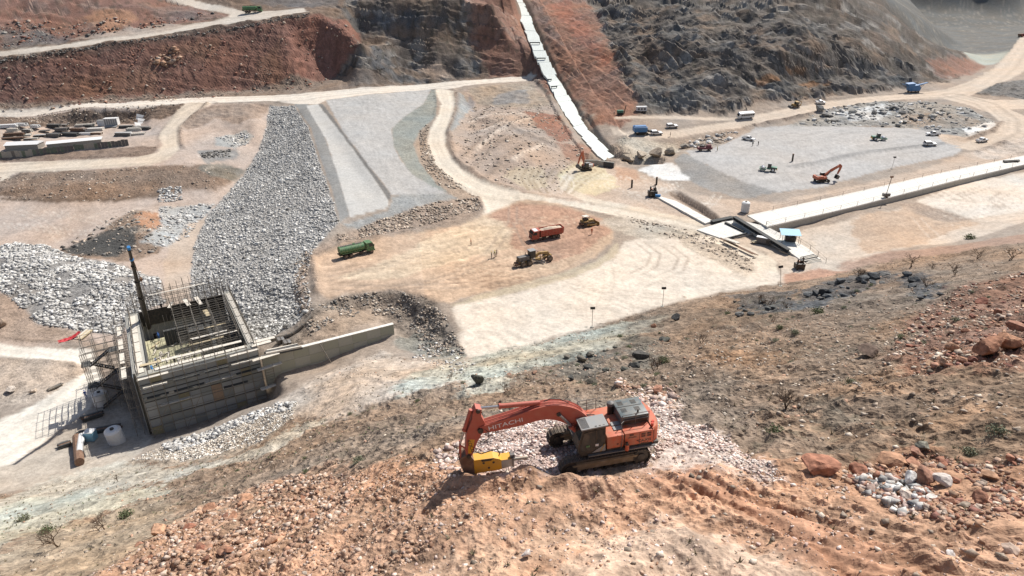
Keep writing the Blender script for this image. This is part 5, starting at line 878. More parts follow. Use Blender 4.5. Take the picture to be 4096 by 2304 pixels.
# side houses (cab side = +Y)
MB().box((-0.62, 1.02, 1.93), (1.05, 0.98, 0.90), bev=0.07).done('side_house', M_ORANGE, ex, True)
MB().box((-2.1, 1.02, 1.95), (1.85, 1.0, 0.94), bev=0.05).done('engine_door', M_ORANGE, ex, True)
MB().box((-0.35, -1.02, 1.86), (2.6, 1.0, 0.78), bev=0.06).done('fuel_tank', M_ORANGE, ex, True)
MB().box((-2.25, -1.02, 1.95), (1.5, 1.0, 0.94), bev=0.05).done('pump_house', M_ORANGE, ex, True)
MB().box((-1.75, 0, 1.93), (2.3, 1.1, 0.88), bev=0.03).done('engine_deck', M_ORANGE, ex)
MB().box((-0.1, 0, 1.6), (1.3, 0.95, 0.3)).box((-0.45, 0.25, 1.85), (0.5, 0.3, 0.3)).box((-0.45, -0.25, 1.8), (0.4, 0.3, 0.25)).done('valve_block', M_BLACK, ex)
for yy in (0.62, 1.05):
    MB().box((-0.95, yy - 0.2, 2.42), (0.55, 0.34, 0.03)).done('grip_plate', M_CABTOP, ex)
# door seams, vents, handles
for xx in (-1.18, -2.12, -3.0): MB().box((xx, 1.525, 1.95), (0.025, 0.012, 0.86)).done('door_seam', M_BLACK, ex)
for xx, zz in ((-2.35, 2.22), (-2.72, 2.22), (-2.35, 2.05), (-2.72, 2.05), (-1.6, 2.28)):
    v_ = MB()
    for i in range(3): v_.box((xx, 1.53, zz - 0.05 + i * 0.045), (0.26, 0.014, 0.02))
    v_.done('vent', M_BLACK, ex)
for xx in (-1.3, -2.0, -0.75): MB().box((xx, 1.535, 1.78), (0.12, 0.02, 0.05)).done('door_handle', M_BLACK, ex)
# counterweight: rounded back
cw = MB(); n_ = 14; pr = []
for i in range(n_ + 1):
    t = i / n_; yy = -1.5 + 3.0 * t; pr.append((-3.02 - 0.62 * math.sin(math.pi * t) ** 0.45 * 1.0, yy))
vb = [(x, y, 1.34) for x, y in pr] + [(-2.95, 1.5, 1.34), (-2.95, -1.5, 1.34)]; vt = [(x + 0.10 if i < n_ + 1 else x, y * 0.985, 2.48) for i, (x, y) in enumerate(pr + [(-2.95, 1.5), (-2.95, -1.5)])]
vm_ = [(x, y, 2.3) for x, y in pr] + [(-2.95, 1.5, 2.3), (-2.95, -1.5, 2.3)]; k_ = len(vb)
cw.add(vb + vm_ + vt, [tuple(range(k_))[::-1], tuple(range(2 * k_, 3 * k_))] + [(i, (i + 1) % k_, k_ + (i + 1) % k_, k_ + i) for i in range(k_)] + [(k_ + i, k_ + (i + 1) % k_, 2 * k_ + (i + 1) % k_, 2 * k_ + i) for i in range(k_)])
cw.done('counterweight', M_ORANGE, ex, True)
for yy in (-0.9, 0.0, 0.9):
    MB().cyl((-3.18, yy, 2.47), (-3.18, yy, 2.55), 0.09, 10).done('lifting_eye', M_TAIL, ex)
for p in ((-3.0, 1.25, 2.58), (-3.1, -1.2, 2.6)): MB().cyl((p[0], p[1], 2.48), (p[0], p[1], 2.7), 0.08, 12).done('beacon', M_TAIL, ex, True)
MB().box((-3.56, 1.05, 2.0), (0.03, 0.2, 0.5), rz=-28).done('reflector', M_YEL, ex)
# raised slate hood with louvre panels
hood = MB().box((-2.1, -0.15, 2.72), (1.75, 1.75, 0.62), bev=0.06).done('engine_hood', M_HOOD, ex, True)
for xx, yy in ((-1.6, -0.6), (-1.6, 0.1), (-2.45, -0.6), (-2.45, 0.1)):
    v_ = MB()
    for i in range(5): v_.box((xx, yy - 0.16 + i * 0.08, 3.038), (0.34, 0.035, 0.012))
    v_.done('louvre', M_BLACK, hood)
MB().box((-2.03, -0.25, 3.04), (1.6, 0.03, 0.02)).done('hood_seam', M_BLACK, hood)
MB().cyl((-2.35, 0.5, 3.0), (-2.35, 0.5, 3.28), 0.06, 8).done('exhaust', M_BLACK, ex)
MB().box((-2.1, 0.735, 2.66), (1.5, 0.02, 0.34)).done('hood_grille', M_BLACK, hood)
pc = MB().cyl((-1.05, -0.75, 2.25), (-1.05, -0.75, 2.95), 0.19, 14).done('air_cleaner', M_BLACK, ex, True)
MB().cyl((-1.05, -0.75, 2.95), (-1.05, -0.75, 3.12), 0.24, 14, 0.22).cyl((-1.05, -0.75, 3.12), (-1.05, -0.75, 3.2), 0.22, 14, 0.08).done('precleaner_bowl', M_GREY, pc, True)
# guard rails
def rail(pts, r=0.022): return MB().tube(pts, r, 6).done('guard_rail', M_GREY, ex)
rail([(-1.25, 0.8, 2.4), (-1.25, 0.8, 3.2), (-2.95, 0.8, 3.25), (-2.95, 0.8, 2.42)]); rail([(-2.1, 0.8, 2.4), (-2.1, 0.8, 3.22)]); rail([(-1.25, 0.8, 2.8), (-2.95, 0.8, 2.83)])
rail([(0.85, -1.45, 2.2), (0.85, -1.45, 3.05), (-0.35, -1.45, 3.05), (-0.35, -1.45, 2.2)]); rail([(0.85, -0.6, 2.3), (0.85, -0.6, 3.05), (0.85, -1.45, 3.05)]); rail([(0.25, -1.45, 2.2), (0.25, -1.45, 3.05)]); rail([(0.85, -1.45, 2.65), (-0.35, -1.45, 2.65)])
rail([(-0.95, 1.55, 1.4), (-1.0, 1.6, 2.2), (-1.0, 1.3, 3.05), (-1.25, 1.1, 3.05)])
# cab
cab = MB().prism([(0.02, 1.42), (1.62, 1.42), (1.72, 2.0), (1.42, 3.12), (0.02, 3.18)], 0.52, 1.5).done('cab', M_BLACK, ex)
MB().prism([(0.1, 1.62), (1.50, 1.62), (1.58, 2.05), (1.33, 3.0), (0.1, 3.05)], 1.503, 1.515).done('side_window', M_GLASS, cab)
MB().prism([(0.06, 1.5), (0.62, 1.5), (0.62, 3.06), (0.56, 3.08), (0.56, 1.56), (0.06, 1.56)], 1.516, 1.53).prism([(0.62, 2.98), (1.36, 2.94), (1.34, 3.02), (0.62, 3.06)], 1.516, 1.53).done('door_frame', M_BLACK, cab)
MB().add([(1.70, 0.6, 2.0), (1.70, 1.42, 2.0), (1.43, 1.42, 3.08), (1.43, 0.6, 3.08)], [(0, 1, 2, 3)]).done('windscreen', M_GLASS, cab).location.x = 0.012
MB().prism([(0.02, 1.46), (0.85, 1.46), (0.02, 1.98)], 1.533, 1.545).done('side_stripe', M_CABTOP, cab)
MB().prism([(0.28, 1.46), (0.36, 1.46), (0.12, 1.98), (0.04, 1.98)], 1.546, 1.549).done('stripe_accent', M_CATY, cab)
MB().box((1.10, 1.53, 1.98), (0.24, 0.01, 0.14)).done('sticker', M_GREEN, cab); MB().box((0.55, 1.53, 1.98), (0.2, 0.01, 0.16)).done('notice', M_WHITE, cab)
roof = MB().box((0.70, 1.0, 3.27), (1.66, 1.12, 0.10), ry=2, bev=0.03).done('cab_guard_roof', M_CABTOP, ex)
for i in range(8): MB().box((1.02 + 0.06 * i, 1.0, 3.325 - 0.002 * i), (0.018, 0.95, 0.012), ry=2).done('roof_slat', M_BLACK, roof)
for i in range(3): MB().box((0.62 - i * 0.24, 1.45, 3.34), (0.12, 0.04, 0.02), ry=2).done('roof_slot', M_BLACK, roof)
MB().tube([(1.7, 1.5, 1.6), (1.85, 1.62, 2.3), (1.7, 1.6, 2.6)], 0.015).box((1.72, 1.62, 2.6), (0.04, 0.16, 0.26)).done('mirror', M_BLACK, ex)
# a fire bottle bag hanging at the side
MB().cyl((-1.28, 1.68, 1.35), (-1.28, 1.68, 1.75), 0.13, 12).done('bucket_holder', M_ORANGE, ex, True)
MB().cyl((-1.28, 1.68, 1.75), (-1.28, 1.68, 1.9), 0.1, 10, 0.05).done('black_bag', M_BLACK, ex)
# boom: curved box of two plates
Bm = [(0.55, 1.95), (0.95, 2.6), (1.75, 3.4), (2.7, 3.88), (3.7, 3.98), (5.2, 3.72), (7.25, 3.5)]
Bt = [0.55, 0.95, 1.15, 1.05, 0.92, 0.78, 0.50]
up_, lo_ = [], []
for i, (x, z) in enumerate(Bm):
    a = Vector((Bm[min(i + 1, 6)][0] - Bm[max(i - 1, 0)][0], Bm[min(i + 1, 6)][1] - Bm[max(i - 1, 0)][1])).normalized(); n2 = Vector((-a.y, a.x)); t = Bt[i] / 2
    up_.append((x + n2.x * t, z + n2.y * t)); lo_.append((x - n2.x * t, z - n2.y * t))
def interp_curve(p, n=5):
    out = []
    for i in range(len(p) - 1):
        p0, p1, p2, p3 = [Vector(p[min(max(j, 0), len(p) - 1)]) for j in (i - 1, i, i + 1, i + 2)]
        for k in range(n):
            t = k / n; out.append(tuple(0.5 * ((2 * p1) + (p2 - p0) * t + (2 * p0 - 5 * p1 + 4 * p2 - p3) * t * t + (3 * p1 - p0 - 3 * p2 + p3) * t ** 3)))
    return out + [tuple(p[-1])]
up_, lo_ = interp_curve(up_), interp_curve(lo_)
def strip_solid(a, b, y0, y1):
    m_ = MB(); n = len(a); v = []
    for y in (y0, y1): v += [(x, y, z) for x, z in a] + [(x, y, z) for x, z in b]
    f = []
    for i in range(n - 1):
        f += [(i, i + 1, n + i + 1, n + i), (2 * n + i, 3 * n + i, 3 * n + i + 1, 2 * n + i + 1), (i, 2 * n + i, 2 * n + i + 1, i + 1), (n + i, n + i + 1, 3 * n + i + 1, 3 * n + i)]
    f += [(0, n, 3 * n, 2 * n), (n - 1, 3 * n - 1, 4 * n - 1, 2 * n - 1)]
    return m_.add(v, f)
boom = strip_solid(up_, lo_, -0.33, 0.33).done('boom', M_BOOM, ex)
MB().cyl((7.25, -0.42, 3.5), (7.25, 0.42, 3.5), 0.17, 14).cyl((2.55, -0.4, 3.75), (2.55, 0.4, 3.75), 0.14, 14).done('boom_pin', M_BLACK, boom)
text_part('HITACHI', 'lettering', 0.40, M_WHITE, boom, (5.75, 0.335, 3.655), (R(90), 0, R(180)), sx=1.35).rotation_euler = (R(90), R(-7), R(180))
# stick
st_prof = [(7.08, 4.9), (7.42, 5.06), (7.60, 4.75), (7.68, 4.3), (8.05, 3.4), (8.22, 1.75), (8.02, 1.55), (7.82, 1.75), (7.50, 2.6), (6.98, 3.55), (6.95, 3.95), (7.15, 4.45)]
stk = MB().prism(st_prof, -0.27, 0.27).done('stick', M_BOOM, ex)
MB().prism([(7.62, 2.85), (7.95, 2.95), (8.03, 2.35), (8.07, 1.9), (7.86, 1.92), (7.74, 2.25)], 0.272, 0.278).done('decal_panel', M_YEL, stk)
text_part('KOCO', 'decal_lettering', 0.30, M_BLACK, stk, (7.88, 0.282, 2.42), (R(90), R(76), R(180)), sx=1.1)
for p in ((7.25, 3.5), (8.05, 1.72), (7.3, 4.86)): MB().cyl((p[0], -0.36, p[1]), (p[0], 0.36, p[1]), 0.13, 12).done('pin', M_BLACK, stk)
# cylinders
def ram(a, b, r, y, name, split=0.55, m1=None):
    a = Vector((a[0], y, a[1])); b = Vector((b[0], y, b[1])); c = a.lerp(b, split)
    o = MB().cyl(a, c, r, 14).cyl(c - (b - a).normalized() * 0.12, c, r * 1.25, 14).done(name, m1 or M_BOOM, ex, True); MB().cyl(c, b, r * 0.5, 10).done('piston_rod', M_STEEL, o, True); return o
ram((3.6, 4.55), (7.2, 4.86), 0.145, 0.0, 'stick_cylinder', 0.68)
for yy in (-0.45, 0.45): ram((1.05, 1.75), (2.5, 3.75), 0.15, yy, 'boom_cylinder', 0.55)
ram((7.68, 4.85), (8.45, 2.55), 0.12, 0.0, 'tool_cylinder', 0.62)
MB().tube([(8.45, -0.2, 2.6), (8.55, -0.2, 1.5)], 0.05).tube([(8.45, 0.2, 2.6), (8.55, 0.2, 1.5)], 0.05).tube([(8.45, 0.22, 2.55), (8.02, 0.22, 2.1)], 0.05).done('linkage', M_BOOM, ex)
# hoses along the boom
for k, yy in enumerate((-0.2, -0.08, 0.06, 0.2)):
    pth_ = [(x, yy, z + 0.05 + 0.02 * (k % 2)) for x, z in up_[8:30]]
    MB().tube(pth_, 0.026, 5).done('hydraulic_pipe', M_BOOM, boom)
for yy in (0.12, 0.22): MB().tube([(1.0, yy, 2.9), (0.75, yy, 3.2), (0.35, yy * 2, 3.2), (0.05, yy * 2, 2.95), (-0.1, yy * 2, 2.4)], 0.03, 6).done('hose', M_BLACK, ex)
MB().tube([(3.4, 0.1, 4.65), (3.0, 0.12, 4.8), (2.4, 0.14, 4.68), (1.9, 0.14, 4.3)], 0.028, 6).done('hose', M_BLACK, ex)
MB().tube([(7.05, 0.3, 3.6), (6.75, 0.34, 3.25), (6.8, 0.34, 2.8), (7.1, 0.32, 2.6), (7.35, 0.3, 2.75)], 0.028, 6).done('hose', M_BLACK, ex)
MB().tube([(7.65, 0.3, 2.0), (7.3, 0.3, 1.75), (6.8, 0.3, 1.85), (6.35, 0.3, 1.9), (6.2, 0.3, 1.6), (6.25, 0.25, 1.3)], 0.032, 6).done('hose', M_BLACK, ex)
MB().tube([(7.0, -0.3, 4.2), (7.2, -0.3, 4.9), (7.5, -0.3, 4.6), (7.7, -0.3, 3.8), (7.9, -0.3, 3.0)], 0.028, 6).done('hose', M_BLACK, ex)
# mounting head and breaker
MB().prism([(8.65, 1.6), (8.05, 1.9), (7.75, 1.35), (7.75, 0.35), (8.1, 0.18), (8.45, 0.6)], -0.3, 0.3).done('breaker_bracket', M_RUST, ex)
brk = MB().prism([(7.78, 1.35), (6.6, 1.28), (6.25, 1.12), (6.1, 1.0), (5.45, 0.98), (5.4, 0.42), (6.3, 0.30), (7.78, 0.32)], -0.31, 0.31).done('breaker_housing', M_YEL, ex)
MB().prism([(6.12, 0.975), (5.44, 0.965), (5.41, 0.43), (6.12, 0.34)], -0.315, 0.315).done('worn_nose', M_SILVER, brk)
MB().box((5.42, 0.16, 1.08), (0.28, 0.2, 0.26)).box((5.42, 0, 0.7), (0.12, 0.7, 0.7)).done('nose_block', M_GREY, brk)
for xx, zz in ((7.2, 1.02), (6.6, 0.95), (6.9, 0.6)): MB().cyl((xx, -0.33, zz), (xx, 0.33, zz), 0.07, 10).done('tie_bolt', M_BLACK, brk)
MB().prism([(7.35, 1.33), (6.55, 1.28), (6.75, 1.12), (7.3, 1.14)], 0.312, 0.322).done('dark_slot', M_BLACK, brk)
MB().cyl((5.36, 0, 0.66), (4.55, 0, 0.60), 0.11, 12).cyl((4.55, 0, 0.60), (4.38, 0, 0.59), 0.11, 12, 0.02).done('chisel', mat('worn_chisel', '9c958b', 0.4, 0.6, dust=0.3), ex, True)
text_part('ZAXIS', 'model_lettering', 0.24, M_BLACK, ex, (-2.45, 1.53, 1.72), (R(90), 0, R(180)), sx=1.3)
text_part('470LC', 'model_number', 0.16, M_BLACK, ex, (-2.45, 1.53, 1.52), (R(90), 0, R(180)), sx=1.2)
text_part('HITACHI', 'side_lettering', 0.11, M_BLACK, ex, (-1.65, 1.53, 2.08), (R(90), 0, R(180)), sx=1.2)
ex.location = (EXP[0], EXP[1], EXZ + 0.03)
ex.rotation_euler = (Matrix.Rotation(R(EXH), 3, 'Z') @ Matrix.Rotation(R(1.5), 3, 'Y') @ Matrix.Rotation(R(-2), 3, 'X')).to_euler()

# ---------------------------------------------------------------- vehicles
def wheel(root, x, y, r, w_, name='wheel', rimm=None):
    h = bpy.data.objects.new(name, None); col.objects.link(h); h.parent = root; h.location = (x, y, r)
    MB().cyl((0, -w_ / 2, 0), (0, w_ / 2, 0), r, 18).done('tyre', M_RUBBER, h, True)
    MB().cyl((0, -w_ / 2 - 0.012, 0), (0, w_ / 2 + 0.012, 0), r * 0.56, 12).done('rim', rimm or M_HUB, h, True)
def pickup(root, suv=False, m=None):
    m = m or M_WHITE
    prof = [(-2.55, 0.5), (-2.6, 0.95), (-2.5, 1.08)] + ([(-2.35, 1.75), (-0.1, 1.82), (0.75, 1.12)] if suv else [(-0.75, 1.08), (-0.7, 1.10), (0.75, 1.10)]) + [(1.0, 1.08), (2.25, 0.98), (2.5, 0.75), (2.55, 0.45), (1.9, 0.42), (-1.9, 0.42)]
    MB().prism(prof if not suv else [(-2.45, 0.45), (-2.5, 1.02), (0.95, 1.08), (2.2, 1.0), (2.45, 0.75), (2.48, 0.45)], -0.9, 0.9).done('body', m, root, True)
    if suv:
        c = MB().prism([(-2.42, 1.02), (-2.25, 1.72), (-0.15, 1.78), (0.9, 1.06)], -0.78, 0.78).done('cabin', m, root)
        MB().prism([(-2.3, 1.08), (-2.15, 1.58), (-0.2, 1.64), (0.65, 1.1)], -0.79, 0.79).done('side_windows', M_GLASS, c)
        MB().add([(0.88, -0.68, 1.1), (0.88, 0.68, 1.1), (-0.08, 0.62, 1.74), (-0.08, -0.62, 1.74)], [(0, 1, 2, 3)]).done('windscreen', M_GLASS, c).location.x = 0.03
        MB().add([(-2.4, -0.66, 1.1), (-2.4, 0.66, 1.1), (-2.28, 0.62, 1.62), (-2.28, -0.62, 1.62)], [(0, 1, 2, 3)]).done('rear_window', M_GLASS, c).location.x = -0.03
    else:
        c = MB().prism([(-0.85, 1.05), (-0.7, 1.72), (0.35, 1.74), (1.15, 1.06)], -0.76, 0.76).done('cabin', m, root)
        MB().prism([(-0.72, 1.1), (-0.62, 1.6), (0.28, 1.62), (0.92, 1.1)], -0.77, 0.77).done('side_windows', M_GLASS, c)
        MB().add([(1.13, -0.68, 1.1), (1.13, 0.68, 1.1), (0.42, 0.62, 1.70), (0.42, -0.62, 1.70)], [(0, 1, 2, 3)]).done('windscreen', M_GLASS, c).location.x = 0.03
        b = MB().box((-1.7, 0, 1.085), (1.55, 1.5, 0.03)).done('load_bed', M_GREY, root); MB().box((-1.7, 0.82, 1.16), (1.7, 0.08, 0.16)).box((-1.7, -0.82, 1.16), (1.7, 0.08, 0.16)).box((-2.52, 0, 1.16), (0.08, 1.7, 0.16)).done('bed_wall', m, root)
    for yy in (-0.62, 0.62):
        MB().box((2.42, yy, 0.8), (0.12, 0.34, 0.16)).done('headlight', M_STEEL, root); MB().box((-2.5 if suv else -2.58, yy * 1.25, 0.88), (0.06, 0.14, 0.28)).done('tail_light', M_TAIL, root)
    MB().box((2.5, 0, 0.62), (0.06, 0.9, 0.22)).done('grille', M_BLACK, root)
    for xx in (-1.5, 1.55):
        for yy in (-0.8, 0.8): wheel(root, xx, yy, 0.38, 0.26)
G_P = 'white pickups and cars parked around the site'
def put_pickup(pxy, head, label, suv=False, m=None, proto={}):
    key = (suv, m)
    if key not in proto:
        r = empty('parked_car' if suv else 'pickup_truck', label, 'car' if suv else 'pickup', G_P); pickup(r, suv, m); proto[key] = r
    else:
        r = copy_tree(proto[key]); r['label'] = label
    return stand(r, pxy, head, 3, 1.6)
for a in [((95.7, 271.3), -42, 'white pickup parked on the left end of the grey gravel pad near two walkers', False), ((184.0, 263.4), 22, 'white pickup on the bend of the dirt road right of the gravel pad', False), ((146.3, 325.6), 15, 'white pickup on the dirt road behind the yellow backhoe loader', False),
          ((171.7, 275.3), 168, 'white double cab pickup on the tan dirt just beyond the gravel pad edge', False), ((161.9, 260.1), 3, 'white estate car on the right part of the grey gravel pad', True), ((67.6, 283.8), 12, 'white off-road car farthest up the road by the blue crane', True), ((59.6, 275.9), 12, 'white off-road car right beside the blue crawler machine', True)]:
    put_pickup(*a[:3], suv=a[3])
# minibus
bus = empty('minibus', 'white minibus with a dark window band on the dirt road below the dark hill', 'minibus')
MB().prism([(-3.6, 0.45), (-3.65, 2.5), (-3.5, 2.65), (3.1, 2.65), (3.4, 2.2), (3.6, 1.3), (3.6, 0.45)], -1.02, 1.02).done('body', M_WHITE, bus)
for i in range(6):
    for yy in (-1.03, 1.03): MB().box((-3.0 + i * 1.02, yy, 1.85), (0.86, 0.015, 0.72)).done('window', M_GLASS, bus)
MB().add([(3.62, -0.9, 1.35), (3.62, 0.9, 1.35), (3.42, 0.86, 2.3), (3.42, -0.86, 2.3)], [(0, 1, 2, 3)]).done('windscreen', M_GLASS, bus).location.x = 0.02
MB().box((3.55, 0.7, 0.8), (0.12, 0.3, 0.2)).done('headlight', M_STEEL, bus); MB().box((3.55, -0.7, 0.8), (0.12, 0.3, 0.2)).done('headlight', M_STEEL, bus); MB().box((0, 0, 2.72), (2.4, 1.2, 0.12)).done('roof_vent', M_WHITE, bus)
for xx in (-2.2, 2.3):
    for yy in (-0.9, 0.9): wheel(bus, xx, yy, 0.4, 0.26)
stand(bus, (102.9, 299.6), 190, 5, 2)
# lorries
def lorry_cab(root, x, m):
    c = MB().prism([(x, 0.9), (x, 2.95), (x + 1.6, 2.95), (x + 2.0, 2.1), (x + 2.05, 0.75), (x + 0.6, 0.7)], -1.22, 1.22).done('cab', m, root)
    MB().add([(x + 2.03, -1.1, 2.1), (x + 2.03, 1.1, 2.1), (x + 1.66, 1.05, 2.88), (x + 1.66, -1.05, 2.88)], [(0, 1, 2, 3)]).done('windscreen', M_GLASS, c).location.x = 0.03
    for yy in (-1.23, 1.23): MB().prism([(x + 0.7, 1.9), (x + 0.7, 2.7), (x + 1.5, 2.7), (x + 1.85, 2.05), (x + 1.85, 1.9)], yy - 0.008, yy + 0.008).done('side_window', M_GLASS, c)
    MB().box((x + 2.1, 0, 0.8), (0.2, 2.4, 0.4), bev=0.03).done('bumper', m, root); MB().box((x + 2.06, 0, 1.5), (0.05, 1.8, 0.7)).done('grille', M_BLACK, c)
    for yy in (-0.9, 0.9): MB().box((x + 2.21, yy, 0.85), (0.04, 0.35, 0.2)).done('headlight', M_STEEL, root)
    for yy in (-1.45, 1.45): MB().box((x + 1.95, yy, 2.2), (0.08, 0.2, 0.5)).done('mirror', M_BLACK, c)
def chassis(root, axles):
    MB().box((-0.3, 0.42, 0.85), (8.6, 0.12, 0.28)).box((-0.3, -0.42, 0.85), (8.6, 0.12, 0.28)).box((0.9, 0.9, 0.75), (1.1, 0.45, 0.5)).box((0.9, -0.9, 0.75), (1.1, 0.45, 0.5)).done('chassis', M_BLACK, root)
    for x in axles:
        MB().cyl((x, -1, 0.53), (x, 1, 0.53), 0.12, 8).done('axle', M_BLACK, root)
        for yy in (-1.02, 1.02): wheel(root, x, yy, 0.53, 0.42 if x < 2 else 0.3)
def tanker(label, cab=None):
    t = empty('water_tanker', label, 'tanker truck', 'green water tankers'); chassis(t, (3.6, -1.9, -3.25)); lorry_cab(t, 2.35, M_GREEN)
    n = 20; prf = [(1.2 * math.cos(2 * math.pi * i / n) * 1.02, 2.12 + 0.98 * math.sin(2 * math.pi * i / n)) for i in range(n)]
    v = [(-4.6, y, z) for y, z in prf] + [(-4.5, y * 1.0, z) for y, z in prf] + [(1.85, y, z) for y, z in prf]
    tk = MB().add([(-4.6, y, z) for y, z in prf] + [(1.85, y, z) for y, z in prf], [tuple(range(n)), tuple(range(n, 2 * n))] + [(i, (i + 1) % n, n + (i + 1) % n, n + i) for i in range(n)]).done('tank', M_GREEN, t, True)
    for x in (-3.2, -1.4, 0.4): MB().add([(x - 0.05, y * 1.02, 2.12 + (z - 2.12) * 1.025) for y, z in prf] + [(x + 0.05, y * 1.02, 2.12 + (z - 2.12) * 1.025) for y, z in prf], [tuple(range(n)), tuple(range(n, 2 * n))] + [(i, (i + 1) % n, n + (i + 1) % n, n + i) for i in range(n)]).done('tank_band', M_GREEN, tk)
    MB().tube([(-4.4, 0.45, 3.12), (-4.4, 0.45, 3.3), (1.6, 0.45, 3.3), (1.6, 0.45, 3.1)], 0.03).tube([(-4.4, -0.45, 3.12), (-4.4, -0.45, 3.3), (1.6, -0.45, 3.3), (1.6, -0.45, 3.1)], 0.03).done('walkway_rail', M_BLACK, tk)
    MB().box((-1.4, 0, 3.13), (5.6, 0.7, 0.04)).done('walkway', M_GREY, tk); MB().cyl((-0.6, 0, 3.1), (-0.6, 0, 3.28), 0.32, 12).done('manhole', M_GREEN, tk)
    MB().box((-1.6, 1.18, 1.4), (5.2, 0.12, 0.2)).box((-1.6, -1.18, 1.4), (5.2, 0.12, 0.2)).box((-4.75, 0, 1.0), (0.15, 2.3, 0.25)).done('side_guard', M_GREEN, t)
    MB().cyl((-4.7, 0.5, 1.3), (-5.0, 0.5, 1.2), 0.1, 8).box((-4.8, -0.5, 1.4), (0.4, 0.5, 0.5)).done('pump', M_BLACK, t)
    return t
t1 = tanker('green water tanker truck parked at the left edge of the tan dirt field'); stand(t1, (-39.8, 163.8), hd((-41.4, 163.4), (-36.6, 166.4)), 6, 2.2)
t2 = copy_tree(t1); t2['label'] = 'green water tanker truck on the upper haul road at the top of the photo'; stand(t2, (-139.5, 406.7), 4, 6, 2.2, scale=1.12, tilt=False)
dt = empty('dump_truck', 'red tipper truck loaded with pale rubble on the tan dirt field', 'dump truck'); chassis(dt, (3.6, -1.9, -3.25)); lorry_cab(dt, 2.35, M_RED)
MB().box((3.1, 0, 2.97), (1.3, 2.0, 0.08), bev=0.03).done('roof_panel', M_WHITE, dt)
tb = MB().prism([(-4.7, 1.35), (-4.85, 2.95), (1.95, 2.95), (1.95, 1.2), (-4.3, 1.2)], 1.15, 1.23).prism([(-4.7, 1.35), (-4.85, 2.95), (1.95, 2.95), (1.95, 1.2), (-4.3, 1.2)], -1.23, -1.15).prism([(-4.3, 1.2), (-4.75, 1.4), (-4.75, 1.5), (-4.3, 1.3), (1.95, 1.3), (1.95, 1.2)], -1.15, 1.15).box((1.92, 0, 2.15), (0.08, 2.4, 1.7)).box((-4.78, 0, 2.2), (0.08, 2.4, 1.5), ry=-5).done('tipper_body', M_RED, dt)
for i in range(7):
    for yy in (-1.26, 1.26): MB().box((-4.1 + i * 0.95, yy, 2.05), (0.09, 0.06, 1.6)).done('rib', M_RED, tb)
MB().box((2.3, 0, 2.98), (0.75, 2.4, 0.06)).done('canopy_lip', M_RED, tb)
ld = MB(); nx, ny = 14, 7
vv = [(-4.6 + 6.4 * i / (nx - 1), -1.14 + 2.28 * j / (ny - 1), 2.62 + 0.55 * math.sin(math.pi * i / (nx - 1)) * math.sin(math.pi * j / (ny - 1)) + random.uniform(-.08, .12)) for i in range(nx) for j in range(ny)]
ld.add(vv, [(i * ny + j, (i + 1) * ny + j, (i + 1) * ny + j + 1, i * ny + j + 1) for i in range(nx - 1) for j in range(ny - 1)]); ld.done('load', mat('rubble_load', 'cdbca8', 0.95, dust=0.3), dt)
stand(dt, (9.4, 172.7), hd((11.8, 173.8), (7.1, 172.0)), 6, 2.2)
# motor grader
gr = empty('motor_grader', 'dusty yellow motor grader with a dark cab working on the tan dirt field', 'grader')
for x in (-3.4, -1.85):
    for yy in (-1.05, 1.05): wheel(gr, x, yy, 0.68, 0.42)
for yy in (-1.05, 1.05): wheel(gr, 3.25, yy, 0.68, 0.4)
MB().box((-2.6, 0, 1.0), (3.2, 0.9, 0.5)).box((-2.6, 0.78, 0.72), (1.9, 0.22, 0.4)).box((-2.6, -0.78, 0.72), (1.9, 0.22, 0.4)).done('rear_frame', M_CATY, gr)
eg = MB().box((-2.9, 0, 1.75), (2.6, 1.3, 1.0), bev=0.08).done('engine_hood', M_GREY, gr, True); MB().box((-4.22, 0, 1.75), (0.04, 1.1, 0.8)).done('radiator', M_BLACK, eg); MB().cyl((-2.2, 0.2, 2.2), (-2.2, 0.2, 2.9), 0.07, 8).done('exhaust', M_BLACK, eg)
MB().box((-2.9, 0.665, 1.75), (2.0, 0.02, 0.6)).done('louvre', M_BLACK, eg)
cb = MB().box((-0.75, 0, 2.35), (1.35, 1.35, 1.7), bev=0.05).done('cab', M_BLACK, gr); MB().box((-0.75, 0, 3.24), (1.6, 1.6, 0.1), bev=0.03).done('cab_roof', M_CABTOP, gr)
for yy in (-0.68, 0.68): MB().box((-0.75, yy, 2.55), (1.1, 0.02, 0.95)).done('side_window', M_GLASS, cb)
MB().box((-0.06, 0, 2.5), (0.02, 1.1, 1.1)).done('windscreen', M_GLASS, cb)
MB().prism([(-0.2, 1.35), (-0.2, 1.9), (1.0, 2.35), (3.3, 2.1), (3.65, 1.5), (3.65, 0.75), (3.3, 0.75), (3.2, 1.5), (1.2, 1.85), (0.4, 1.35)], -0.2, 0.2).done('front_frame', M_CATY, gr)
MB().box((3.25, 0, 0.75), (0.25, 1.9, 0.2)).box((3.9, 0, 1.0), (0.3, 0.9, 0.6)).done('front_axle', M_CATY, gr)
MB().tube([(3.2, 0, 0.95), (1.0, 0.65, 0.9)], 0.09).tube([(3.2, 0, 0.95), (1.0, -0.65, 0.9)], 0.09).done('drawbar', M_CATY, gr); MB().cyl((0.9, 0, 0.78), (0.9, 0, 0.92), 0.72, 20).done('turntable', M_CATY, gr)
MB().prism([(-0.08, 0.1), (0.06, 0.14), (0.1, 0.4), (0.02, 0.7), (-0.06, 0.7), (0.0, 0.4)], -1.85, 1.85).done('blade', M_STEEL, gr).rotation_euler = (0, 0, R(28)); bpy.data.objects['blade'].location = (0.75, 0, 0)
for yy in (-0.45, 0.45): MB().cyl((1.1, yy, 2.5), (1.0, yy * 1.6, 0.95), 0.07, 8).done('lift_cylinder', M_BLACK, gr)
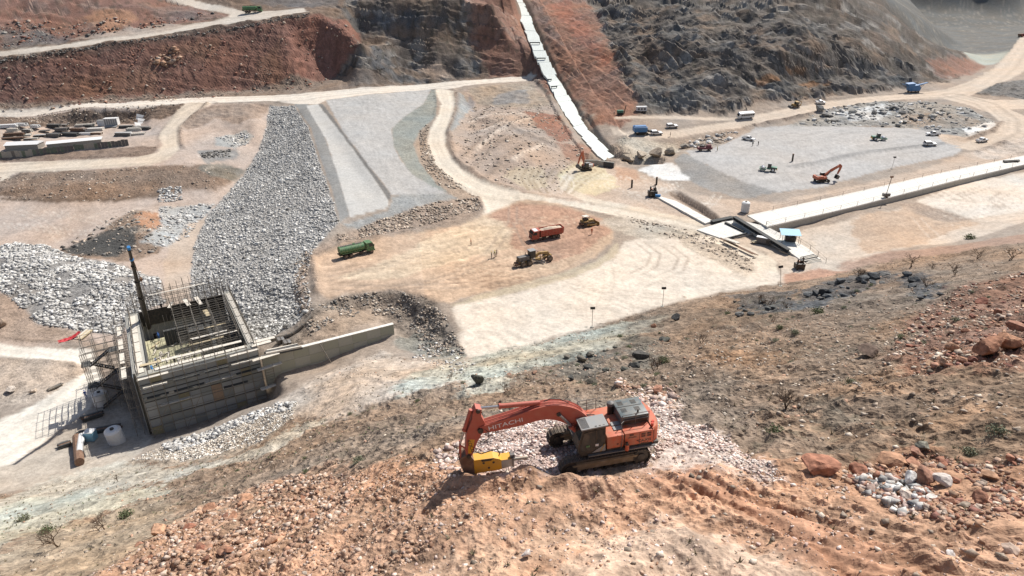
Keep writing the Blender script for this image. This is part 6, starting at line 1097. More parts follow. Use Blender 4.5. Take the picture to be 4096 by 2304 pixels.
MB().box((-4.5, 0, 0.9), (0.5, 1.5, 0.25)).prism([(-4.6, 1.0), (-4.9, 1.0), (-5.1, 0.3), (-4.95, 0.3)], -0.6, -0.5).prism([(-4.6, 1.0), (-4.9, 1.0), (-5.1, 0.3), (-4.95, 0.3)], 0.5, 0.6).prism([(-4.6, 1.0), (-4.9, 1.0), (-5.1, 0.3), (-4.95, 0.3)], -0.05, 0.05).done('ripper', M_RUST, gr)
for p in ((-0.1, 0.7), (-0.1, -0.7)): MB().tube([(p[0], p[1], 1.4), (p[0] + 0.3, p[1] * 1.35, 1.3), (p[0] + 0.3, p[1] * 1.35, 2.3)], 0.025).done('hand_rail', M_CATY, gr)
stand(gr, (5.8, 156.1), hd((3.6, 154.4), (9.3, 159.3)) - 14, 6, 2.0, scale=1.12)
# bulldozer
bd = empty('bulldozer', 'yellow crawler bulldozer at the upper right edge of the tan dirt field', 'bulldozer')
for yy in (-1.1, 1.1): track_loop(bd, yy, 3.9, 0.56, 1.15, 0.24, M_CATY, False)
MB().box((0.5, 0, 1.25), (2.6, 1.3, 1.0), bev=0.05).done('engine_hood', M_CATY, bd, True); MB().box((-0.9, 0, 1.1), (1.6, 1.5, 0.8), bev=0.05).box((-1.2, 0.95, 1.5), (1.3, 0.5, 0.35)).box((-1.2, -0.95, 1.5), (1.3, 0.5, 0.35)).done('rear_body', M_CATY, bd)
cb = MB().tube([(-0.2, 0.6, 1.6), (-0.3, 0.55, 2.8)], 0.06).tube([(-0.2, -0.6, 1.6), (-0.3, -0.55, 2.8)], 0.06).tube([(-1.5, 0.6, 1.6), (-1.45, 0.55, 2.8)], 0.06).tube([(-1.5, -0.6, 1.6), (-1.45, -0.55, 2.8)], 0.06).box((-0.85, 0, 2.0), (1.15, 1.1, 0.7)).done('cab', M_BLACK, bd); MB().box((-0.88, 0, 2.88), (1.7, 1.6, 0.12), bev=0.03).done('canopy', M_WOODW, bd)
MB().prism([(2.65, 0.05), (2.85, 0.3), (2.8, 0.8), (2.65, 1.2), (2.55, 1.2), (2.65, 0.75), (2.65, 0.35), (2.5, 0.05)], -1.95, 1.95).done('blade', M_CATY, bd)
for yy in (-1.5, 1.5): MB().box((1.2, yy, 0.5), (2.8, 0.18, 0.25)).done('push_arm', M_CATY, bd)
for yy in (-0.45, 0.45): MB().cyl((1.7, yy, 1.9), (2.55, yy * 1.4, 1.0), 0.08, 8).done('blade_cylinder', M_BLACK, bd)
MB().cyl((0.9, 0.3, 1.7), (0.9, 0.3, 2.5), 0.07, 8).done('exhaust', M_BLACK, bd); MB().box((-2.3, 0, 0.9), (0.6, 1.3, 0.4)).prism([(-2.4, 1.2), (-2.8, 1.2), (-3.0, 0.1), (-2.8, 0.1)], -0.12, 0.12).done('ripper', M_RUST, bd)
stand(bd, (21.7, 182.4), hd((19.2, 181.3), (24.8, 184.6)), 3.5, 2.2)
# soil compactors
def roller(label):
    r = empty('soil_compactor', label, 'road roller', 'green road rollers')
    MB().cyl((1.7, -1.05, 0.78), (1.7, 1.05, 0.78), 0.78, 24).done('drum', M_STEEL, r, True); MB().box((1.7, 1.2, 0.85), (2.0, 0.14, 0.35)).box((1.7, -1.2, 0.85), (2.0, 0.14, 0.35)).box((0.7, 0, 0.9), (0.25, 2.4, 0.4)).box((2.7, 0, 0.9), (0.18, 2.4, 0.35)).done('drum_frame', M_TEAL, r)
    MB().box((-0.2, 0, 0.95), (1.2, 1.0, 0.5)).box((-1.9, 0, 1.35), (2.0, 1.5, 0.75), bev=0.1).done('engine_hood', M_TEAL, r, True); MB().box((-2.85, 0, 1.0), (0.25, 1.6, 0.5), bev=0.03).done('rear_bumper', M_YEL, r)
    c = MB().box((-0.35, 0, 1.95), (1.1, 1.3, 1.4), bev=0.04).done('cab', M_GLASS, r); MB().box((-0.35, 0, 2.72), (1.35, 1.5, 0.12), bev=0.03).done('cab_roof', M_CABTOP, r)
    for p in ((0.2, 0.65), (0.2, -0.65), (-0.9, 0.65), (-0.9, -0.65)): MB().box((p[0], p[1], 1.95), (0.07, 0.07, 1.4)).done('cab_post', M_BLACK, c)
    for yy in (-0.85, 0.85): wheel(r, -1.6, yy, 0.75, 0.5, rimm=M_WHITE)
    return r
r1_ = roller('green road roller on the lower left part of the gravel pad'); stand(r1_, (88.7, 228.9), 160, 3.3, 1.8)
r2_ = copy_tree(r1_); r2_['label'] = 'green road roller in the upper middle of the gravel pad'; stand(r2_, (146.9, 269.5), -8, 3.3, 1.8)
# mid-size excavators
def digger(label, boom_pts, stick_pts, bucket, m, white=False, swing=0):
    e = empty('tracked_excavator', label, 'excavator', 'smaller excavators with buckets')
    for yy in (-1.15, 1.15): track_loop(e, yy, 4.2, 0.55, 0.95, 0.3, M_BLACK, False)
    MB().box((0, 0, 0.7), (2.0, 1.8, 0.4)).cyl((0, 0, 0.8), (0, 0, 1.05), 0.65, 16).done('undercarriage', M_BLACK, e)
    up = bpy.data.objects.new('upper_body', None); col.objects.link(up); up.parent = e; up.rotation_euler = (0, 0, R(swing))
    MB().box((-0.7, 0, 1.15), (4.0, 2.6, 0.2)).done('deck', M_BLACK, up); MB().box((-1.4, 0, 1.75), (2.0, 2.55, 0.95), bev=0.1).done('engine_hood', M_WHITE if white else m, up, True)
    MB().box((-2.55, 0, 1.7), (0.7, 2.6, 1.0), bev=0.18).done('counterweight', m, up, True); MB().box((0.2, -0.85, 1.6), (1.4, 0.8, 0.7), bev=0.05).done('fuel_tank', m, up)
    MB().prism([(-0.35, 1.25), (1.1, 1.25), (1.2, 1.7), (0.95, 2.75), (-0.35, 2.8)], 0.35, 1.28).done('cab', M_GLASS, up); MB().box((0.28, 0.82, 2.84), (1.4, 0.95, 0.08)).done('cab_roof', M_CABTOP, up); MB().box((-1.7, 0, 2.26), (1.3, 1.7, 0.12)).done('hood_panel', M_GREY, up)
    def limb(p, t, name):
        a = [Vector(q_) for q_ in p]; hi, lo = [], []
        for i, q_ in enumerate(a):
            d = (a[min(i + 1, len(a) - 1)] - a[max(0, i - 1)]).normalized(); n2 = Vector((-d.y, d.x)) * t[i] / 2; hi.append(tuple(q_ + n2)); lo.append(tuple(q_ - n2))
        return strip_solid(hi, lo, -0.24, 0.24).done(name, m, up)
    limb(boom_pts, [0.45, 0.75, 0.8, 0.7, 0.42], 'boom'); limb(stick_pts, [0.3, 0.6, 0.5, 0.3], 'stick')
    MB().cyl((boom_pts[2][0] - 0.1, 0, boom_pts[2][1] + 0.5), (stick_pts[0][0], 0, stick_pts[0][1]), 0.11, 8).done('stick_cylinder', m, up)
    for yy in (-0.36, 0.36): MB().cyl((0.7, yy, 1.2), (boom_pts[2][0], yy, boom_pts[2][1]), 0.11, 8).done('boom_cylinder', M_STEEL, up)
    bx, bz, a = bucket; bk = MB().prism([(0, 0), (0.55, -0.1), (1.0, -0.6), (1.0, -1.15), (0.5, -1.45), (0.0, -1.4), (-0.1, -1.35), (0.45, -1.2), (0.75, -0.9), (0.7, -0.5), (0.1, -0.35)], -0.6, 0.6).box((0.5, 0.62, -0.75), (1.0, 0.06, 1.1)).box((0.5, -0.62, -0.75), (1.0, 0.06, 1.1)).done('bucket', M_GREY, up); bk.location = (bx, 0, bz); bk.rotation_euler = (0, R(a), 0)
    return e
d1 = digger('orange excavator with arm raised on the right of the gravel pad', [(0.4, 1.5), (1.0, 2.4), (2.4, 3.5), (4.0, 4.4), (5.9, 5.2)], [(5.4, 5.6), (6.0, 5.0), (5.8, 3.8), (5.3, 2.3)], (5.2, 2.2, 20), M_ORANGE)
stand(d1, (102.5, 217.4), 12, 3.2, 2.2)
d2 = digger('orange and white excavator with raised folded arm below the concrete chute', [(0.4, 1.5), (0.8, 2.6), (1.5, 4.0), (1.9, 5.2), (2.4, 6.6)], [(2.1, 7.1), (2.7, 6.4), (3.3, 4.6), (3.8, 2.6)], (3.7, 2.5, 30), M_ORANGE, True, 20)
stand(d2, (27.2, 240.2), 195, 3.2, 2.2)
# backhoe loader
bh = empty('backhoe_loader', 'yellow backhoe loader beside the dirt road under the dark hill', 'backhoe loader')
MB().box((0.3, 0, 1.0), (3.6, 0.9, 0.5)).box((1.3, 0, 1.5), (1.5, 0.9, 0.6), bev=0.06).done('body', M_CATY, bh); MB().box((-0.2, 0, 2.0), (1.4, 1.4, 1.4), bev=0.04).done('cab', M_GLASS, bh); MB().box((-0.2, 0, 2.76), (1.6, 1.6, 0.1)).done('cab_roof', M_CATY, bh)
for yy in (-0.85, 0.85): wheel(bh, -0.9, yy, 0.75, 0.45); wheel(bh, 1.7, yy, 0.48, 0.35)
MB().prism([(2.6, 0.1), (3.4, 0.15), (3.3, 0.3), (2.9, 0.35), (2.85, 0.9), (2.6, 0.9)], -1.15, 1.15).box((2.1, 0.5, 1.0), (1.6, 0.12, 0.2), ry=25).box((2.1, -0.5, 1.0), (1.6, 0.12, 0.2), ry=25).done('loader_bucket', M_GREY, bh)
MB().tube([(-1.6, 0, 1.0), (-2.2, 0, 2.8), (-3.0, 0, 2.6), (-3.0, 0, 1.2)], 0.14, 8).box((-2.9, 0, 1.0), (0.5, 0.6, 0.5)).done('backhoe_arm', M_CATY, bh)
stand(bh, (131.1, 317.0), 200, 2.5, 1.8)
# blue crawler machine (drill carrier) and the blue screening plant
bc = empty('crawler_crane_base', 'bright blue boxy crawler machine standing at the roadside by two white cars', 'crawler machine')
for yy in (-1.3, 1.3): track_loop(bc, yy, 5.0, 0.6, 1.0, 0.35, M_BLACK, False)
MB().box((-0.8, 0, 2.2), (5.4, 2.9, 1.9), bev=0.08).done('machine_house', M_BLUE, bc); MB().box((0.2, 0, 1.05), (3.5, 2.0, 0.3)).done('undercarriage', M_BLACK, bc)
MB().box((-0.8, 0, 3.3), (4.6, 1.6, 0.3)).tube([(-3.3, 1.2, 3.3), (1.7, 1.2, 3.3)], 0.05).tube([(-3.3, -1.2, 3.3), (1.7, -1.2, 3.3)], 0.05).done('roof_gear', M_BLUE, bc)
for i in range(4): MB().box((-2.8 + i * 1.2, 1.46, 2.2), (0.9, 0.03, 1.3)).done('door_panel', mat('deep_blue', '155a94', 0.5, dust=0.15), bc)
MB().tube([(1.9, 0.4, 1.8), (4.6, 0.3, 1.1)], 0.1, 6).tube([(1.9, -0.4, 1.8), (4.6, -0.3, 1.1)], 0.1, 6).box((3.4, 0, 1.2), (1.8, 1.2, 0.6)).done('boom_foot', M_BLACK, bc)
stand(bc, (53.5, 275.8), 8, 4, 2.5)
sc = empty('screening_plant', 'blue mobile screening plant with conveyors on tracks beside the dirt road', 'screening plant')
for yy in (-1.2, 1.2): track_loop(sc, yy, 4.6, 0.6, 1.0, 0.35, M_BLACK, False)
MB().prism([(-3.0, 1.1), (-3.6, 3.6), (1.5, 3.9), (2.8, 2.6), (2.6, 1.1)], -1.3, 1.3).done('chassis', M_BLUE, sc); MB().prism([(-3.8, 3.5), (-4.6, 4.6), (-0.6, 4.9), (-0.9, 3.7)], -1.5, 1.5).done('hopper', M_BLUE, sc)
MB().prism([(0.0, 3.6), (6.2, 4.9), (6.3, 4.7), (0.2, 3.1)], -0.5, 0.5).done('main_conveyor', M_BLUE, sc); MB().prism([(-1.0, 2.8), (-6.8, 4.7), (-6.9, 4.5), (-1.2, 2.3)], -0.45, 0.45).done('side_conveyor', M_BLUE, sc)
MB().box((0.6, 1.35, 2.2), (1.6, 0.08, 0.9)).done('red_panel', M_TAIL, sc); MB().tube([(4.6, 0.4, 4.3), (2.5, 0.6, 1.5)], 0.08).tube([(4.6, -0.4, 4.3), (2.5, -0.6, 1.5)], 0.08).done('strut', M_BLACK, sc)
MB().box((-0.5, -1.4, 2.2), (3.0, 0.1, 1.2)).done('panel', M_BLUE, sc)
stand(sc, (204.2, 351.8), 4, 4, 2.4)
ft = empty('distant_lorry', 'small dark red lorry far off on the pale road at the right edge', 'lorry'); lorry_cab(ft, 2.35, M_RED); MB().box((-1.2, 0, 2.1), (6.2, 2.4, 1.7)).done('load_box', M_RUST, ft); chassis(ft, (3.6, -1.9, -3.25)); stand(ft, (479.3, 670.7), -100, 6, 2.2)

# ---------------------------------------------------------------- concrete structures
def lerp3(a, b, t): return tuple(a[i] + (b[i] - a[i]) * t for i in range(3))
def wpoly(name, pts, thick, m, root, jit=0):
    """a cast slab with its top through world points"""
    o = root.location; n = len(pts)
    v = [(p[0] - o.x, p[1] - o.y, p[2] - o.z) for p in pts]
    return MB().add([(x, y, z - thick) for x, y, z in v] + v, [tuple(range(n))[::-1], tuple(range(n, 2 * n))] + [(i, (i + 1) % n, n + (i + 1) % n, n + i) for i in range(n)]).done(name, m, root)
def along(line, s):
    """point at parameter 0..1 of a 3-D polyline by length"""
    L = [0]
    for a, b in zip(line[:-1], line[1:]): L.append(L[-1] + math.dist(a, b))
    t = s * L[-1]
    for i in range(len(line) - 1):
        if t <= L[i + 1] or i == len(line) - 2: return lerp3(line[i], line[i + 1], (t - L[i]) / max(1e-6, L[i + 1] - L[i]))
# chute on the hillside
CL = [(34.74, 250.19, 0.9),(27.07, 291.21, 4.9),(22.95, 330.61, 9.9),(19.66, 356.62, 15.4),(13.74, 385.30, 25.9),(8.74, 423.27, 37.4),(4.30, 468.45, 47.4),(0.90, 523.53, 59.4)]
CR = [(40.01, 256.94, 0.9),(33.41, 290.57, 4.9),(29.66, 329.80, 9.9),(25.82, 355.74, 15.4),(20.70, 383.96, 25.9),(15.80, 421.21, 37.4),(11.27, 465.04, 47.4),(7.15, 514.03, 59.4)]
ch = empty('concrete_chute', 'long pale concrete strip cast down the hillside between orange cut slopes', 'concrete chute', loc=CL[0])
M_CHUTE = mat('chute_concrete', 'dfe6e2', 0.8, dust=0.42, dustc='bab5a6', k=0.98)
for i in range(40):
    a0, a1 = i / 40, (i + 1.004) / 40; w0, w1 = random.uniform(-.04, .16), random.uniform(-.04, .10)
    l0, l1, r0, r1 = along(CL, a0), along(CL, a1), along(CR, a0), along(CR, a1); dz = random.uniform(-.16, .0) + .004 * i
    wpoly('slab', [(p[0], p[1], p[2] + dz) for p in (lerp3(l0, r0, w0), lerp3(r0, l0, w1), lerp3(r1, l1, w0), lerp3(l1, r1, w1))], 1.2, M_CHUTE, ch)
for s_, w_ in ((0.46, 0.7), (0.53, 0.8), (0.375, 0.35), (0.34, 0.5)):
    a, b = along(CL, s_), along(CR, s_); f_ = empty('formwork_frame', {0.46: 'dark formwork frame lying across the chute halfway up', 0.53: 'upper dark formwork bar across the chute', 0.375: 'thin formwork prop on the left edge of the chute', 0.34: 'small pump and drum on the left edge of the chute'}[s_], 'formwork', loc=lerp3(a, b, 0.0))
    d = Vector(b) - Vector(a); f_.rotation_euler = (0, 0, math.atan2(d.y, d.x)); L_ = d.length * w_
    MB().box((L_ / 2, 0, 0.9), (L_, 0.5, 0.5)).done('beam', M_DARKW, f_); MB().box((0.3, 0, 0.4), (0.2, 0.4, 1.0)).box((L_ - 0.3, 0, 0.4), (0.2, 0.4, 1.0)).done('leg', M_DARKW, f_)
# plinth below: thin slabs
pn = empty('plinth_slab', 'narrow pale concrete plinth running along the open trench', 'concrete slab', loc=(46.40, 202.83, 0.2))
PLA, PLB = [(45.11, 208.98, 0.5), (54.55, 180.34, 0.6)], [(51.02, 201.57, 0.5), (57.29, 182.17, 0.6)]
for i in range(6): wpoly('slab', [along(PLA, i / 6), along(PLB, i / 6), along(PLB, (i + .96) / 6), along(PLA, (i + .96) / 6)], 0.7, M_CONCW, pn)
# spillway slab
SF, SN = [(66.42, 181.58, 2.3), (101.62, 198.77, 2.3), (139.98, 218.48, 2.3), (184.08, 239.70, 2.3), (211.35, 252.49, 2.3)], [(68.72, 172.15, 2.3), (95.54, 185.31, 2.3), (142.46, 210.80, 2.3), (175.83, 227.73, 2.3), (201.88, 239.92, 2.3)]
sp = empty('spillway_slab', 'long white concrete slab with a grey side wall crossing the right half', 'concrete slab', loc=(SN[0][0], SN[0][1], 0))
NB = 18
for i in range(NB):
    a0, a1 = i / NB, (i + 0.992) / NB; wpoly('slab', [along(SF, a0), along(SN, a0), along(SN, a1), along(SF, a1)], 0.4, M_CONCW, sp)
    p, q_ = Vector(along(SN, a0)), Vector(along(SN, a1)); o = sp.location
    nrm = Vector((q_.y - p.y, -(q_.x - p.x), 0)).normalized() * 0.35
    b_ = [(p.x, p.y, -1.0), (q_.x, q_.y, -1.0), (q_.x - nrm.x, q_.y - nrm.y, -1.0), (p.x - nrm.x, p.y - nrm.y, -1.0)]
    v = [(x - o.x, y - o.y, z) for x, y, z in b_] + [(x - o.x, y - o.y, 1.88) for x, y, z in b_]
    MB().add(v, [(3, 2, 1, 0), (4, 5, 6, 7), (0, 1, 5, 4), (1, 2, 6, 5), (2, 3, 7, 6), (3, 0, 4, 7)]).done('wall_panel', M_CONC, sp)
s2 = empty('lower_slab', 'short white concrete strip leading down from the spillway slab towards the hillside', 'concrete slab', loc=(70.11, 169.15, 0))
TL, TR = [(62.19, 180.33, 1.9), (69.44, 158.17, 0.8), (70.69, 152.63, 0.5)], [(69.15, 173.23, 1.9), (74.98, 160.55, 0.8), (75.63, 150.39, 0.5)]
for i in range(8): wpoly('slab', [along(TL, i / 8), along(TR, i / 8), along(TR, (i + .985) / 8), along(TL, (i + .985) / 8)], 1.6, M_CONCW, s2)
s3 = empty('side_slab', 'square white concrete pad left of the dark girder', 'concrete slab', loc=(58.81, 177.52, 0))
QA, QB = [(51.08, 176.21, 0.3), (62.98, 183.22, 0.7)], [(56.40, 168.58, 0.3), (64.87, 171.81, 0.7)]
for i in range(4): wpoly('slab', [along(QA, i / 4), along(QB, i / 4), along(QB, (i + .985) / 4), along(QA, (i + .985) / 4)], 1.4, M_CONCW, s3)
# rope fences
def rope_fence(label, line, n, hgt=1.2):
    r = empty('rope_fence', label, 'fence', 'rope fences on the slabs', loc=line[0]); pts = [Vector(along(line, i / (n - 1))) - Vector(line[0]) for i in range(n)]
    pm = MB().cyl((0, 0, 0), (0, 0, hgt), 0.055, 6).done('post', M_TUBE, data_only=True)
    for p in pts: o = bpy.data.objects.new('post', pm); col.objects.link(o); o.parent = r; o.location = p
    MB().tube([p + Vector((0, 0, hgt * 0.95)) for p in pts], 0.03, 4).tube([p + Vector((0, 0, hgt * 0.5)) for p in pts], 0.025, 4).done('rope', M_TUBE, r)
def inset(A, B, t): return [lerp3(a, b, t) for a, b in zip(A, B)]
rope_fence('rope fence along the near edge of the long white slab', inset(SN, SF, 0.06), 22); rope_fence('rope fence along the far edge of the long white slab', inset(SF, SN, 0.03), 18); rope_fence('rope fence down the right edge of the short white strip', inset(TR, TL, 0.03), 7, 1.5)
# girder and loose steel on the slabs
def girder(label, a, b, w_=0.9, h=0.7, m=None, name='steel_girder', cat='girder', grp='girders and planks on the slabs'):
    a, b = Vector(a), Vector(b); r = empty(name, label, cat, grp, loc=a); d = b - a; L_ = Vector((d.x, d.y)).length
    r.rotation_euler = (0, -math.atan2(d.z, L_), math.atan2(d.y, d.x)); m = m or M_DARKW
    MB().box((L_ / 2, 0, h - 0.06), (L_, w_, 0.12)).done('top_flange', m, r); MB().box((L_ / 2, 0, 0.06), (L_, w_, 0.12)).done('bottom_flange', m, r); MB().box((L_ / 2, 0, h / 2), (L_, 0.12, h - 0.24)).done('web', m, r)
    for i in range(max(2, int(L_ / 2.5))): MB().box((i * 2.5 + 0.3, 0, h / 2), (0.08, w_ * 0.8, h - 0.24)).done('stiffener', m, r)
    return r
girder('long dark girder lying along the left edge of the short white strip', (62.15, 179.83, 1.9), (69.05, 157.13, 0.8), 1.2, 0.9)
girder('shorter dark girder on the square white pad', (59.91, 180.01, 0.6), (62.86, 172.51, 0.6), 0.6, 0.45)
girder('steel section along the near edge of the square white pad', (56.27, 168.16, 0.35), (63.42, 171.56, 0.6), 0.4, 0.35)
girder('dark waling across the head of the square white pad', (56.55, 181.44, 0.4), (62.99, 183.32, 0.9), 1.6, 0.5)
def stack(label, a, b, n, w_, m, name='plank_stack', cat='planks', grp='stacks of timber and steel', piece='plank', hh=0.12):
    a, b = Vector(a), Vector(b); r = empty(name, label, cat, grp, loc=a); d = b - a; L_ = Vector((d.x, d.y)).length; r.rotation_euler = (0, 0, math.atan2(d.y, d.x))
    for i in range(n):
        MB().box((L_ / 2 + random.uniform(-.3, .3), (i % 4 - 1.5) * w_ * 1.12 + random.uniform(-.05, .05), hh / 2 + (i // 4) * hh * 1.1), (L_ * random.uniform(.85, 1), w_, hh), rz=random.uniform(-1.5, 1.5)).done(piece, m[i % len(m)] if isinstance(m, (list, tuple)) else m, r)
    return r
for k, (p, q_) in enumerate((((70.78, 153.39, 0.6), (75.21, 155.19, 0.6)), ((70.97, 151.87, 0.5), (75.07, 153.40, 0.5)), ((71.16, 150.86, 0.4), (75.33, 152.12, 0.4)))):
    stack(['upper', 'middle', 'lowest'][k] + ' of three pale beam stacks at the foot of the short white strip', p, q_, 4, 0.3, [M_WOODW, M_DARKW], hh=0.3, grp='beam stacks at the strip foot')
stack('fan of long planks by the square white pad', (55.75, 166.71, 1.25), (58.37, 162.81, 0.5), 7, 0.35, M_WOODW); stack('dark pipes beside the planks below the white pad', (55.44, 169.03, 0.6), (60.97, 156.21, 0.4), 3, 0.25, M_RUST, piece='pipe')
stack('small pile of boards beside the grey generator box', (62.88, 165.88, 0.3), (65.29, 166.89, 0.3), 8, 0.3, [M_WOOD, M_DARKW])
# blue canopy
hut = empty('canopy_shelter', 'open shelter with a light blue sheet roof beside the short white strip', 'shelter', loc=(71.86, 164.43, 1.1)); hut.rotation_euler = (0, 0, R(-12))
for p in ((-2.0, -1.6), (2.0, -1.6), (-2.0, 1.6), (2.0, 1.6)): MB().cyl((p[0], p[1], 0), (p[0], p[1], 2.3 + p[1] * 0.12), 0.06, 6).done('post', M_TUBE, hut)
MB().box((0, 0, 2.4), (4.9, 4.0, 0.06), rx=6).done('roof_sheet', M_CAN, hut); MB().box((0.2, 0, 0.7), (2.6, 1.6, 1.2), bev=0.1).box((0.9, 0, 1.4), (0.8, 0.9, 0.5)).cyl((-0.7, 0, 1.2), (-0.7, 0, 1.9), 0.25, 10).done('machinery', M_BLACK, hut)
ge = empty('generator_box', 'grey box generator with a white lid on bare soil below the girder', 'generator', loc=(65.79, 165.27, 0.25)); ge.rotation_euler = (0, 0, R(-32))
MB().box((0, 0, 0.85), (3.6, 1.5, 1.5), bev=0.04).done('housing', M_GREY, ge); MB().box((-0.3, 0, 1.64), (3.4, 1.4, 0.08)).done('lid', M_WHITE, ge); MB().box((1.0, -0.78, 0.8), (0.9, 0.04, 0.9)).done('door', M_BLACK, ge)
pu = empty('pump_rig', 'black drilling rig standing at the foot of the short white strip', 'drilling rig', loc=(68.18, 148.13, 0.4))
track_loop(pu, 0.7, 2.0, 0.35, 0.6, 0.3, M_BLACK, False); track_loop(pu, -0.7, 2.0, 0.35, 0.6, 0.3, M_BLACK, False)
MB().box((0, 0, 1.0), (2.2, 1.6, 0.9), bev=0.08).box((0.6, 0.4, 1.7), (0.7, 0.6, 0.7)).cyl((-0.6, -0.3, 1.4), (-0.6, -0.3, 2.6), 0.2, 8).tube([(0.9, -0.5, 0.3), (0.3, -0.5, 3.2)], 0.12).done('body', M_BLACK, pu); MB().box((-0.2, 0.5, 1.6), (0.5, 0.4, 0.4)).done('orange_cover', M_ORANGE, pu)
pu2 = copy_tree(pu); pu2['label'] = 'black drilling rig with a blue drum beside the pale plinth'; pu2.location = (45.02, 207.75, 0.1); pu2.scale = (1.3,) * 3
bd_ = empty('blue_drum', 'light blue drum lying by the black rig on the plinth', 'drum', loc=(46.36, 205.92, 0.9)); MB().cyl((-0.8, 0, 0), (0.8, 0, 0), 0.42, 14).done('barrel', M_BRIGHTB, bd_, True); MB().cyl((-0.82, 0, 0), (-0.86, 0, 0), 0.36, 14).done('cap', M_CAN, bd_)
def tank(label, loc, d, h, m=None, tilt=0):
    t = empty('water_tank', label, 'water tank', loc=loc); m = m or M_WHITE; t.rotation_euler = (R(tilt), 0, 0)
    MB().cyl((0, 0, 0), (0, 0, h * 0.9), d / 2, 24).cyl((0, 0, h * 0.9), (0, 0, h * 0.99), d / 2, 24, d * 0.36).done('body', m, t, True)
    for k in range(3): MB().cyl((0, 0, h * (0.2 + 0.25 * k)), (0, 0, h * (0.2 + 0.25 * k) + 0.06), d / 2 + 0.03, 24).done('hoop', m, t, True)
    MB().cyl((0, 0, h * 0.98), (0, 0, h * 1.05), d * 0.12, 14).done('lid', M_BLACK, t); return t
tank('white cylindrical water tank behind the start of the long white slab', (68.80, 190.40, 0.4), 2.4, 3.0)
# light masts and posts
def mast(label, loc, h=4.2, lean=0):
    t = empty('light_mast', label, 'light pole', 'light masts round the fields', loc=loc); t.rotation_euler = (0, R(lean), 0)
    MB().cyl((0, 0, 0), (0, 0, h), 0.05, 6).done('pole', M_TUBE, t); MB().box((0, 0, h + 0.15), (0.95, 0.2, 0.5), rx=-20).done('floodlight', M_BLACK, t); MB().box((0, 0, 0.1), (0.6, 0.6, 0.2)).done('base', M_CONC, t)
def onground(p, dz=0): return (p[0], p[1], H(*p) + dz)
mast('light mast on the near edge of the pale field, left of the two', onground((16.0, 121.5)), 4.2); mast('light mast on the near edge of the pale field, right of the two', onground((31.8, 129.2)), 4.2); mast('light mast at the corner of the pale field below the black rig', onground((58.7, 134.8)), 4.6, -8)
mast('light mast on the near edge of the grey gravel pad', onground((133.0, 231.7)), 4.0, 3)
for p, lb in (((40.1, 217.3), 'black standpipe rising from the tan valley floor left of the rig'), ((48.8, 220.2), 'black standpipe just behind the rig with the blue drum'), ((101.7, 240.8), 'black post standing in the middle of the gravel pad')):
    t = empty('standpipe', lb, 'pipe', loc=onground(p)); MB().cyl((0, 0, -0.3), (0, 0, 2.6), 0.32, 10).done('casing', M_BLACK, t); MB().cyl((0, 0, 2.6), (0, 0, 2.72), 0.38, 10).done('collar', M_RUST, t)
mc = empty('lighting_trolley', 'small wheeled lighting trolley with a tall mast on the white slab', 'lighting tower', loc=(111.86, 194.72, 2.35)); MB().box((0, 0, 0.9), (2.0, 1.1, 0.9), bev=0.05).done('box', M_GREY, mc); MB().cyl((0, 0, 1.3), (0.5, 0, 6.2), 0.09, 6).done('mast', M_BLACK, mc); MB().box((0.5, 0, 6.3), (0.9, 0.3, 0.5)).done('lamp', M_RUST, mc)
for yy in (-0.5, 0.5): MB().cyl((0, yy - 0.1, 0.35), (0, yy + 0.1, 0.35), 0.35, 12).done('wheel', M_RUBBER, mc)
jk = empty('scrap_frame', 'dark steel frame lying at the far right end of the white slab', 'steel frame', loc=(173.73, 230.90, 2.35)); MB().box((0, 0, 0.3), (6, 0.4, 0.4), rz=8).box((1, 1, 0.3), (5, 0.3, 0.3), rz=14).box((-2, 0.4, 0.3), (0.4, 2, 0.3)).box((2, 0.6, 0.3), (0.4, 2, 0.3)).done('frame', M_BLACK, jk); MB().cyl((-3, 0, 0.4), (3, 0.8, 0.4), 0.3, 8).done('roller', M_DARKW, jk)

# ---------------------------------------------------------------- the tower under construction
TFL, TFR = Vector((-66.12, 102.21, -10)), Vector((-48.18, 112.31, -10)); TA = math.degrees(math.atan2(TFR.y - TFL.y, TFR.x - TFL.x)); TW = (TFR - TFL).length; TD = 29.0; TH = 12.6
tw = empty('concrete_tower', 'large square concrete tower under construction, its front wall striped with formwork joints', 'concrete tower', loc=TFL); tw.rotation_euler = (0, 0, R(TA))
WT = 1.5
MB().box((TW / 2, WT / 2, TH / 2 - 0.5), (TW, WT, TH + 1)).done('front_wall', M_CONCD, tw); MB().box((WT / 2, TD / 2 + WT / 2 + 0.002, TH / 2 - 0.5), (WT + 0.9, TD - WT, TH + 1)).done('left_wall', M_CONC, tw)
MB().box((TW - WT / 2, TD / 2 + WT / 2 + 0.002, TH / 2 - 0.5), (WT, TD - WT, TH + 1)).done('right_wall', M_CONC, tw); MB().box((TW / 2, TD - WT / 2, TH / 2 - 0.6), (TW - 2 * WT - 1, WT * 0.8, TH + 0.6)).done('back_wall', M_CONC, tw)
M_P = [mat('panel_a', '93979a', 0.9, dust=0.4, dustc='a3a39c'), mat('panel_b', '878b8c', 0.9, dust=0.4, dustc='98998e'), mat('panel_c', '9fa2a2', 0.9, dust=0.4, dustc='b0aea6'), mat('panel_green', '88886c', 0.9, dust=0.4), mat('panel_rust', '94806f', 0.9, dust=0.5)]
rows, cols_ = 7, 11; pw, ph = TW / cols_, TH / rows; ymap = {}
for mi_, mm in enumerate(M_P): ymap[mi_] = MB().box((0, 0, 0), (pw - 0.07, 0.1, ph - 0.07)).done('panel', mm, data_only=True)
